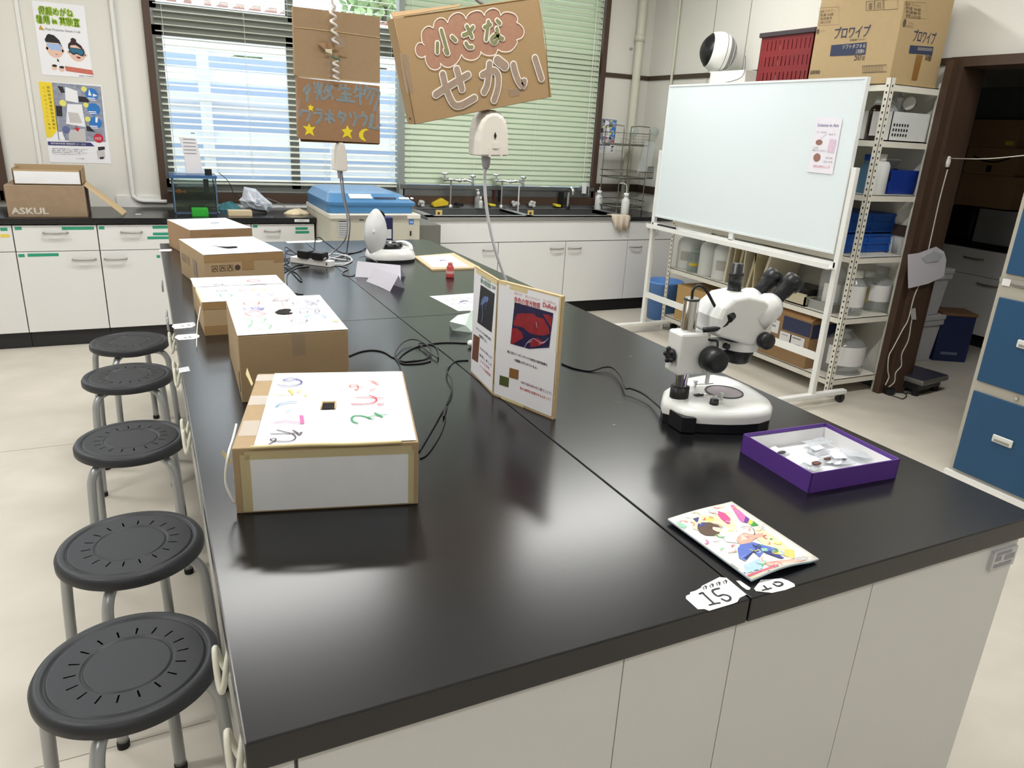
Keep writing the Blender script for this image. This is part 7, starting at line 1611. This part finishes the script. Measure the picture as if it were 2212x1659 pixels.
one(MB().box((3.60, PX(1560, 700, 3.60).y, z0), (3.95, PX(1460, 650, 3.60).y, z0+.27)), 'carton', M('carton_ochre', (184, 150, 96), .8, noise=.04, scale=40), 'plain ochre brown carton at the left end of the bottom shelf', 'box', bevel=.002)
# blue waste bin on the floor behind the stand
c_ = Vector((3.80, 4.24, 0)); a_ = PZ(1445, 700, 0)
t = thing('waste_bin', 'light blue round plastic waste bin behind the left whiteboard post', 'bin', (3.78, 4.22, 0))
MB().lathe([(0, 0), (.115, 0), (.145, .30), (.155, .305), (.155, .32), (.145, .32), (.11, .01), (0, .01)], n=36).build('bin_body', M('bin_blue', (100, 146, 214), .4), t, world=False)
MB().box((-.10, -.142, .12), (-.04, -.125, .19)).build('bin_label', M('bin_label_grey', (96, 110, 130), .5), t, world=False)

# ------------------------------------------------------------------ doorway and store room
fy = DY1-.058
cw_ = M('cord_white', (206, 202, 190), .5)
jx = lambda px, py: PY(px, py, fy)
one(MB().tube(curve([jx(2047, 366), jx(2030, 430), jx(2010, 520), jx(2000, 565), jx(1992, 600), jx(1975, 640), jx(1962, 690), jx(1950, 712), jx(1930, 750), jx(1920, 770), jx(1918, 800), jx(1920, 815), jx(1912, 832)], 5), .0034, 7), 'extension_cable', cw_, 'white cord running down the door frame from the hanging plug', 'cord')
one(MB().tube(curve([jx(1972, 680), jx(1968, 700), jx(1962, 735), jx(1948, 765), jx(1947, 790), jx(1935, 805), jx(1932, 825), jx(1920, 836)], 5), .0034, 7), 'extension_cable', cw_, 'second white cord lower on the door frame, ending at the floor plug', 'cord')
p = jx(2048, 350); one(MB().lathe([(0, 0), (.012, .004), (.014, .03), (.008, .06), (0, .062)], (p.x, p.y, p.z-.03), n=16), 'hanging_plug', white, 'small white plug hanging at the door frame', 'plug')
p2 = PX(2225, 333, 3.6); one(MB().tube(curve([Vector((p.x, p.y, p.z+.02)), PY(2130, 343, 1.75), PY(2230, 334, 1.35)], 8), .0022, 6), 'stretched_cord', cw_, 'thin white cord stretched across the doorway to the right', 'cord')
q = [jx(*z) for z in [(1957, 549), (1980, 546), (2018, 532), (2035, 543), (2040, 560), (2035, 596), (2000, 612), (1958, 622), (1957, 590)]]
q = [Vector((v.x, v.y-.012, v.z)) for v in q]
one(MB().plate(q, .0015, (0, -1, 0)), 'hanging_paper', M('paper_lilac_white', (206, 204, 212), .7, noise=.03), 'white sheet of paper hanging on the door frame', 'paper')
q = [Vector((v.x, v.y-.015, v.z)) for v in [jx(*z) for z in [(1985, 555), (2010, 540), (2030, 548), (2020, 562), (1995, 566)]]]
one(MB().plate(q, .004, (0, -1, 0)), 'clear_pouch', bag_pl, 'small clear pouch in front of the hanging paper', 'pouch')
q = [Vector((v.x, v.y-.002, v.z)) for v in [jx(*z) for z in [(1966, 668), (1976, 665), (1978, 690), (1968, 690)]]]
one(MB().plate(q, .003, (0, -1, 0)), 'tape_patch', M('tape_silver', (184, 184, 180), .35), 'silvery tape patch on the door frame', 'tape')
p = PZ(1907, 846, 0); 
t = thing('floor_plug', 'black plug adapter on the floor at the foot of the door frame', 'plug', (p.x, p.y-.03, 0))
MB().box((p.x-.03, p.y-.07, 0), (p.x+.02, p.y-.03, .04)).build('plug_body', black_pl, t)
fl = lambda x, y: (x, y, .004)
s = MB()
one(MB().tube(curve([fl(*PZ(x, y, 0).xy) for x, y in [(1914, 852), (1940, 860), (1950, 863), (1958, 855), (1945, 846), (1925, 842), (1918, 850)]], 6), .003, 6), 'floor_cable', blk, 'thin black cable loop on the floor by the door frame', 'cable')
one(MB().tube(curve([fl(*PZ(x, y, 0).xy) for x, y in [(1914, 846), (1950, 850), (1985, 851), (2010, 842), (2022, 828)]], 6), .003, 6), 'floor_cable', blk, 'black cable on the floor leading to the platform scale', 'cable')
# platform scale
c_ = PZ(1996, 822, .07)
t = thing('platform_scale', 'flat platform scale with dark top plate on the floor behind the door frame', 'scale', (c_.x, c_.y, 0))
R_ = Matrix.Rotation(math.radians(8), 4, 'Z')
cc = Vector((c_.x-.02, c_.y+.10, 0)); ux_, uy_ = Vector((math.cos(.12), math.sin(.12), 0)), Vector((-math.sin(.12), math.cos(.12), 0))
MB().obox(cc-ux_*.15-uy_*.18+Vz*.075, ux_*.30, uy_*.36, Vz*.035).build('platform_rim', M('scale_steel', (120, 118, 114), .35, metal=.5), t, bevel=.01)
MB().obox(cc-ux_*.143-uy_*.172+Vz*.108, ux_*.286, uy_*.344, Vz*.004).build('platform_top', M('scale_plate', (48, 46, 62), .4), t, bevel=.002)
MB().obox(cc-ux_*.14-uy_*.15+Vz*.035, ux_*.26, uy_*.30, Vz*.042).build('scale_base', black_pl, t)
for a_, b_ in ((-.12, -.13), (.10, -.13), (-.12, .13), (.10, .13)): MB().cyl(cc+ux_*a_+uy_*b_, cc+ux_*a_+uy_*b_+Vz*.036, .022, 14).build('foot', black_rub, t)
# tubs
for k, (z0, w_, h_, lb) in enumerate([(0, .30, .31, 'lower white plastic tub with lid behind the door frame'), (.345, .24, .30, 'upper white plastic tub stacked on the lower one')]):
    X0_, Y0_ = (4.90, 4.90)[k], 2.63
    tt = thing('plastic_tub', lb, 'tub', (X0_, Y0_+.15, z0), 0, 'white lidded plastic tubs')
    i_ = .03
    MB().hexa([(X0_-w_/2+i_, Y0_, z0), (X0_+w_/2-i_, Y0_, z0), (X0_+w_/2-i_, Y0_+.3, z0), (X0_-w_/2+i_, Y0_+.3, z0), (X0_-w_/2, Y0_-.01, z0+h_), (X0_+w_/2, Y0_-.01, z0+h_), (X0_+w_/2, Y0_+.31, z0+h_), (X0_-w_/2, Y0_+.31, z0+h_)]).build('tub_body', M('tub_white', (206, 206, 208), .5), tt, bevel=.006)
    MB().box((X0_-w_/2-.015, Y0_-.025, z0+h_-.0), (X0_+w_/2+.015, Y0_+.325, z0+h_+.034)).box((X0_-w_/2-.01, Y0_-.02, z0+h_-.04), (X0_+w_/2+.01, Y0_-.01, z0+h_)).build('tub_lid', MATS['tub_white'], tt, bevel=.005)
a_, b_ = PZ(2013, 778, 0), PZ(2084, 783, 0)
t = thing('navy_box', 'navy blue cardboard box with brown top standing in the store room', 'box', (a_.x+.1, a_.y, 0))
d_ = (b_-a_); n_ = Vector((-d_.y, d_.x, 0)).normalized(); hN = hit(2100, 685, b_, d_.cross(Vz)).z
MB().obox(a_, d_, n_*.20, Vz*hN).build('box_body', M('navy_card', (34, 44, 84), .6), t)
MB().obox(a_-d_*.03+Vz*hN-n_*.005, d_*1.06, n_*.21, Vz*.02).build('box_top', M('box_top_tan', (128, 96, 70), .7), t)
MB().obox(a_+d_*.2+Vz*.05-n_*.001, d_*.5, n_*.001, Vz*.02).build('box_print', M('print_greyblue', (110, 116, 140), .7), t)
# store room cabinets and goods
XS = 5.735
for k, (y0_, y1_) in enumerate([(2.02, 2.62), (2.64, 3.24), (3.26, 3.86)]):
    t = thing('store_cabinet', ['white store room cabinet nearest the blue drawers, with long handles', 'white store room cabinet in the middle of the row behind the doorway', 'white store room cabinet at the far end behind the tubs'][k], 'cabinet', (XS+.3, (y0_+y1_)/2, 0), 0, 'store room cabinets')
    MB().box((XS+.02, y0_, .1), (6.34, y1_, .755)).build('carcass', cab_white, t); MB().box((XS+.06, y0_, 0), (XS+.08, y1_, .1)).build('plinth', black_rub, t)
    d1 = MB().box((XS, y0_+.002, .555), (XS+.018, y1_-.002, .75)).build('drawer', cab_white, t); d2 = MB().box((XS, y0_+.002, .105), (XS+.018, y1_-.002, .55)).build('door', cab_white, t)
    handle(y0_+.22, y0_+.38, .68, XS, d1, 'y'); handle(y0_+.06, y0_+.22, .50, XS, d2, 'y')
one(MB().box((XS-.01, 2.0, .757), (6.34, 3.9, .80)), 'countertop', black_top, 'black countertop in the store room behind the doorway', 'countertop')
for nm2, lb, (px0, py0, px1, py1), m_, dd in (('carton', 'dim brown carton at the bottom of the pile in the store room', (2060, 372, 2200, 447), card_dk, .35), ('carton', 'dim brown carton with curved arrow mark in the middle of the pile', (2076, 318, 2206, 388), card_dk, .34), ('carton', 'dark carton with small yellow tag at the top of the pile', (2078, 262, 2208, 318), card_dk, .33)):
    p_, q_ = PX(px0, py1, XS+.06), PX(px1, py0, XS+.06)
    t = thing(nm2, lb, 'box', (XS+.2, (p_.y+q_.y)/2, min(p_.z, q_.z)))
    zlo_, zhi = {'b': (1.06, 1.30), 'm': (1.30, 1.50), 't': (1.50, 1.70)}['b' if 'bottom' in lb else 'm' if 'middle' in lb else 't']
    MB().box((XS+.06, q_.y, zlo_+.001), (XS+.06+dd, p_.y, zhi-.001)).build('carton_body', m_, t, bevel=.002)
    if 'middle' in lb:
        yc_ = (p_.y+q_.y)/2
        MB().stroke([(XS+.059, yc_+.14-.28*i/10, 1.43-.035*math.sin(PI*i/10)) for i in range(11)], .012, (-1, 0, 0), .001).build('curved_mark', ink_k, t)
        MB().box((XS+.058, yc_-.02, 1.32), (XS+.0595, yc_+.02, 1.37)).build('square_mark', ink_k, t)
    if 'yellow' in lb: MB().box((XS+.058, q_.y+.02, 1.52), (XS+.0595, q_.y+.08, 1.55)).build('yellow_tag', yel_tape, t)
one(MB().box((XS+.08, 2.3, .80), (6.2, 3.35, .815)) if False else MB().box((XS+.05, 2.62, .80), (XS+.45, 3.02, 1.05)), 'clear_container', M('container_grey', (150, 152, 154), .35), 'translucent grey container on the store room counter', 'container')
one(MB().box((XS+.04, 3.04, .80), (XS+.4, 3.28, 1.05)), 'black_machine', black_pl, 'black machine on the store room counter beside the container', 'machine', bevel=.02)
one(MB().box((XS+.1, 2.55, 1.70), (XS+.4, 3.3, 1.93)), 'dark_cabinet', M('cabinet_grey_green', (96, 102, 98), .6), 'dim grey cabinet above the cartons in the store room', 'cabinet')

# ------------------------------------------------------------------ blue drawer cabinet at the right
XC = 3.30; yc0 = 1.275
t = thing('drawer_cabinet', 'tall beige steel cabinet with large blue drawers at the right picture edge', 'cabinet', (XC+.23, .9, 0))
cf_ = M('cabinet_beige', (170, 164, 150), .45, noise=.02); db = M('drawer_blue', (26, 70, 104), .45, noise=.03, scale=6)
Y1c = yc0-.72
MB().box((XC+.012, Y1c, 0), (XC+.46, yc0, 1.95)).box((XC, Y1c, 0), (XC+.012, yc0, 1.95)).build('cabinet_body', cf_, t)
rows = [(.035, .425), (.475, .86), (.965, 1.38), (1.43, 1.88)]
for z0_, z1_ in rows:
    d_ = MB().box((XC-.012, Y1c+.03, z0_), (XC-.0005, yc0-.022, z1_)).build('drawer', db, t, bevel=.002)
    zh = z0_+(z1_-z0_)*.55; yh = PX(2168, 948, XC-.012).y if z0_ < .1 else PX(2222, 746, XC-.012).y
    hm = M('handle_plastic', (206, 206, 200), .4)
    MB().box((XC-.022, yh-.045, zh-.018), (XC-.012, yh+.045, zh+.018)).build('handle', hm, d_, bevel=.006)
    MB().box((XC-.0228, yh-.034, zh-.012), (XC-.0218, yh+.034, zh-.001)).build('handle_recess', M('recess_grey', (140, 138, 130), .5), d_)
MB().box((XC-.006, Y1c, .925), (XC, yc0, .945)).build('rail', M('rail_grey', (150, 146, 136), .4), t)
MB().box((XC-.0075, yc0-.05, .912), (XC-.006, yc0-.015, .942)).build('lock_label', lb_w, t)
MB().box((XC-.007, yc0-.13, .915), (XC-.006, yc0-.06, .925)).build('name_strip', M('strip_grey', (110, 108, 102), .5), t)
MB().box((XC-.02, Y1c, 0), (XC, yc0+.01, .02)).build('plinth_rail', white, t)
p = PX(2198, 856, XC-.002); MB().cyl((XC-.008, p.y, .45), (XC, p.y, .45), .007, 12).build('lock', chrome, t)

# ------------------------------------------------------------------ posters on the window wall
yP = YB-.001
def wall_fr(c): 
    TL_, TR_, BR_, BL2 = [PY(*p, yP) for p in c]; x0, x1 = (TL_.x+BL2.x)/2, (TR_.x+BR_.x)/2; z0, z1 = (BL2.z+BR_.z)/2, (TL_.z+TR_.z)/2
    return Vector((x0, yP, z0)), x1-x0, z1-z0
# safety glasses poster
O, W_, H_ = wall_fr([(68, 2), (184, 12), (199, 168), (91, 162)])
t = thing('safety_poster', 'white poster with two drawn faces wearing safety goggles, upper poster left of the window', 'poster', O)
MB().box((O.x, yP-.0008, O.z), (O.x+W_, yP, O.z+H_)).build('poster_sheet', paper, t)
fr = (O-Vector((0, .0009, 0)), Vector((1, 0, 0)), Vz)
mats = [M('title_green', (150, 190, 50), .6), ink_k, M('skin_tone', (226, 190, 172), .6), M('hair_black', (30, 28, 30), .6), M('goggle_pale', (160, 186, 224), .5), M('goggle_teal', (40, 104, 136), .4), M('banner_red', (196, 108, 92), .6), M('hair_brown', (46, 26, 30), .6), M('mouth_red', (150, 46, 50), .6), M('warn_amber', (186, 150, 60), .6), M('goggle_rim', (30, 44, 62), .5), M('title_rim', (196, 214, 130), .6)]
mb = MB(); U = lambda x, y: ((x-100)/1130*W_, (1-(y-60)/1450)*H_)
def P_(pts, off=.001): mb.fpoly(fr, [U(*p) for p in pts], off)
for off, mi in ((.0006, 11), (.0012, 0)):
    g = .003 if mi == 11 else 0
    mb.mat(mi)
    for dx, dy in (((0, 0),) if mi == 0 else ((g, g), (-g, g), (g, -g), (-g, -g))):
        mb.text('保護めがね', fr, U(215, 0)[0]+dx, U(0, 300)[1]+dy, .052, W_*.66, off).text('着用 in 実験室', fr, U(140, 0)[0]+dx, U(0, 475)[1]+dy, .052, W_*.83, off)
mb.text('保護めがね', fr, U(215, 0)[0]+.0012, U(0, 300)[1], .052, W_*.66, .0013).text('着用 in 実験室', fr, U(140, 0)[0]+.0012, U(0, 475)[1], .052, W_*.83, .0013)
mb.mat(1).text('Wear Protective Glasses in Lab', fr, U(300, 0)[0], U(0, 612)[1], .02, W_*.68); mb.mat(9); P_([(170, 610), (290, 625), (215, 520)])
mb.mat(2).fdisc(fr, *U(460, 970), W_*.165, .0006, 24, H_*.125).fdisc(fr, *U(940, 1010), W_*.165, .0006, 24, H_*.125); mb.fdisc(fr, *U(285, 970), W_*.03, .0006, 10).fdisc(fr, *U(635, 1000), W_*.03, .0006, 10).fdisc(fr, *U(745, 1010), W_*.03, .0006, 10).fdisc(fr, *U(1130, 1050), W_*.03, .0006, 10)
mb.mat(3); P_([(265, 800), (330, 700), (370, 680), (480, 700), (580, 790), (620, 900), (600, 930), (560, 850), (280, 850)]); mb.mat(7); P_([(750, 940), (765, 850), (830, 790), (835, 740), (890, 715), (950, 745), (955, 800), (1050, 860), (1100, 980), (1050, 930), (930, 860), (820, 870), (780, 930)])
mb.mat(4); P_([(285, 865), (600, 870), (615, 980), (560, 1005), (470, 985), (380, 1000), (310, 940)], .0014); mb.mat(10); P_([(755, 910), (1095, 930), (1110, 1000), (1070, 1080), (1010, 1070), (930, 1035), (850, 1065), (780, 1010)], .0012); mb.mat(5); P_([(785, 925), (1070, 945), (1080, 1000), (1045, 1055), (1000, 1045), (930, 1005), (860, 1035), (800, 990)], .0016)
mb.mat(8); P_([(905, 1085), (1010, 1095), (985, 1130), (935, 1125)], .0016); P_([(445, 1070), (515, 1072), (480, 1088)], .0016)
mb.mat(6); P_([(625, 1300), (1230, 1345), (1245, 1445), (640, 1400)]); mb.mat(2).fdisc(fr, *U(390, 1350), W_*.055, .001).fdisc(fr, *U(550, 1370), W_*.055, .001); mb.mat(3).fdisc(fr, *U(400, 1310), W_*.05, .0014, 12, H_*.018).fdisc(fr, *U(555, 1330), W_*.05, .0014, 12, H_*.018)
mb.mat(1); P_([(470, 1170), (500, 1170), (520, 1225), (478, 1220)]); mb.text('保護めがね着用', fr, U(910, 0)[0], U(0, 1490)[1], .008, W_*.28)
mb.build('poster_print', mats, t)
# equipment poster, large left and small right
def equip(label, c, name='equipment_poster'):
    O, W_, H_ = wall_fr(c)
    t = thing(name, label, 'poster', O)
    MB().box((O.x, yP-.0008, O.z), (O.x+W_, yP, O.z+H_)).build('poster_sheet', paper, t)
    fr = (O-Vector((0, .0009, 0)), Vector((1, 0, 0)), Vz)
    mats = [M('poster_yellow', (232, 206, 50), .6), M('photo_mosaic', (150, 156, 172), .6, noise=.45, scale=34), M('circle_blue', (44, 116, 190), .6), ink_k, M('circle_red', (190, 34, 56), .6), M('bar_navy', (56, 56, 110), .6), paper, M('lens_yellow', (226, 220, 110), .6), M('mosaic_dark', (38, 36, 42), .6), M('machine_grey', (196, 192, 192), .5), M('blade_blue', (96, 104, 150), .6)]
    mb = MB(); U = lambda x, y: ((x-200)/1075*W_ if True else 0, (1-(y-110)/1420)*H_)
    # undo the lean of the photographed sheet
    def V(x, y): return U(x-(y-110)*.135, y-(x-200)*.045)
    def P_(pts, off=.001): mb.fpoly(fr, [V(*p) for p in pts], off)
    mb.mat(1); P_([(430, 130), (1265, 185), (1370, 1180), (540, 1140)]); mb.mat(0); P_([(205, 115), (430, 130), (530, 960), (420, 1090), (340, 1100)])
    mb.mat(8); P_([(490, 530), (600, 540), (610, 720), (510, 715)], .0014); P_([(880, 360), (1000, 370), (1080, 440), (1050, 470), (890, 460)], .0014); P_([(1020, 880), (1080, 900), (1180, 1000), (1030, 980)], .0014); P_([(520, 190), (610, 200), (650, 300), (590, 310)], .0014)
    mb.mat(6); P_([(690, 500), (940, 505), (1010, 910), (670, 850)], .0016); P_([(650, 200), (860, 270), (880, 480), (660, 440)], .0014); P_([(600, 990), (660, 1150), (560, 1140), (540, 1000)], .0014)
    mb.mat(9); P_([(700, 640), (880, 660), (950, 840), (740, 830)], .002); P_([(720, 960), (1000, 940), (1020, 1180), (720, 1170)], .0016)
    mb.mat(2)
    for x, y in ((1110, 325), (1150, 590), (1180, 830)): u, v = V(x, y); mb.fdisc(fr, u, v, W_*.105, .002, 20)
    mb.mat(7)
    for x, y, r in ((975, 235, .045), (1010, 515, .042), (1045, 765, .045), (615, 485, .055)): u, v = V(x, y); mb.fdisc(fr, u, v, W_*r, .0024, 16)
    mb.mat(4); u, v = V(1240, 1110); mb.fdisc(fr, u, v, W_*.08, .0024, 20); P_([(840, 850), (860, 930), (910, 925), (880, 990), (800, 930), (845, 930)], .0028)
    mb.mat(10); u, v = V(672, 955); mb.fdisc(fr, u, v, W_*.062, .0024, 18)
    mb.mat(5); P_([(355, 1165), (1100, 1190), (1170, 1260), (365, 1230)], .0016)
    mb.mat(6); u, v = V(410, 1215); mb.text('試料破砕装置 細胞破砕 ビーズ式', fr, u, v+.002, H_*.024, W_*.56, .0022); u, v = V(1185, 1140); mb.text('15分', fr, u, v, H_*.05, W_*.1, .003)
    u, v = V(1110, 620)
    for x, y in ((1060, 640), (1090, 900), (1040, 400)): u, v = V(x, y); mb.frect(fr, u, v, u+W_*.12, v+H_*.012, .0026).frect(fr, u+.005, v-H_*.02, u+W_*.13, v-H_*.01, .0026)
    u, v = V(1080, 300); mb.fpoly(fr, [V(1060, 230), (V(1110, 350)), (V(1050, 345))], .0026).fpoly(fr, [V(1130, 310), V(1215, 350), V(1130, 365)], .0026).fpoly(fr, [V(1180, 730), V(1225, 735), V(1215, 830), V(1180, 820)], .0026)
    mb.mat(3)
    for k in range(12): u, v = V(345+k*9, 200+k*64); mb.text('試料破砕凍結粉砕均質抽出'[k], fr, u, v-.012, H_*.034, None, .0016)
    for k in range(11): u, v = V(278+k*9.5, 210+k*70); mb.text('ビーズ式でらくらく破砕'[k], fr, u, v-.01, H_*.024, None, .0016)
    for k in range(4): u, v = V(430, 1300+k*32); mb.text(('試料を短時間で均一に破砕できます。', '細胞・植物・菌体など幅広い試料に対応。', '静音設計で実験台の上に置けます。', 'くわしくはお問い合わせください。')[k], fr, u, v, H_*.014, W_*(.5 if k % 2 else .58), .001)
    u, v = V(850, 1490); mb.text('サンプル粉砕', fr, u, v, H_*.018, W_*.13)
    mb.mat(9); P_([(1205, 1340), (1350, 1340), (1360, 1490), (1235, 1490)], .0014); mb.mat(8); P_([(1230, 1270), (1350, 1265), (1355, 1320), (1235, 1340)], .0016); P_([(1265, 1460), (1340, 1455), (1335, 1495), (1270, 1495)], .0018)
    mb.build('poster_print', mats, t)
equip('colourful equipment poster with yellow side band, lower poster left of the window', [(86, 175), (220, 184), (240, 354), (104, 350)])
equip('small copy of the yellow banded poster on the wall beside the wire rack', [(1292, 254), (1335, 258), (1326, 332), (1283, 329)])
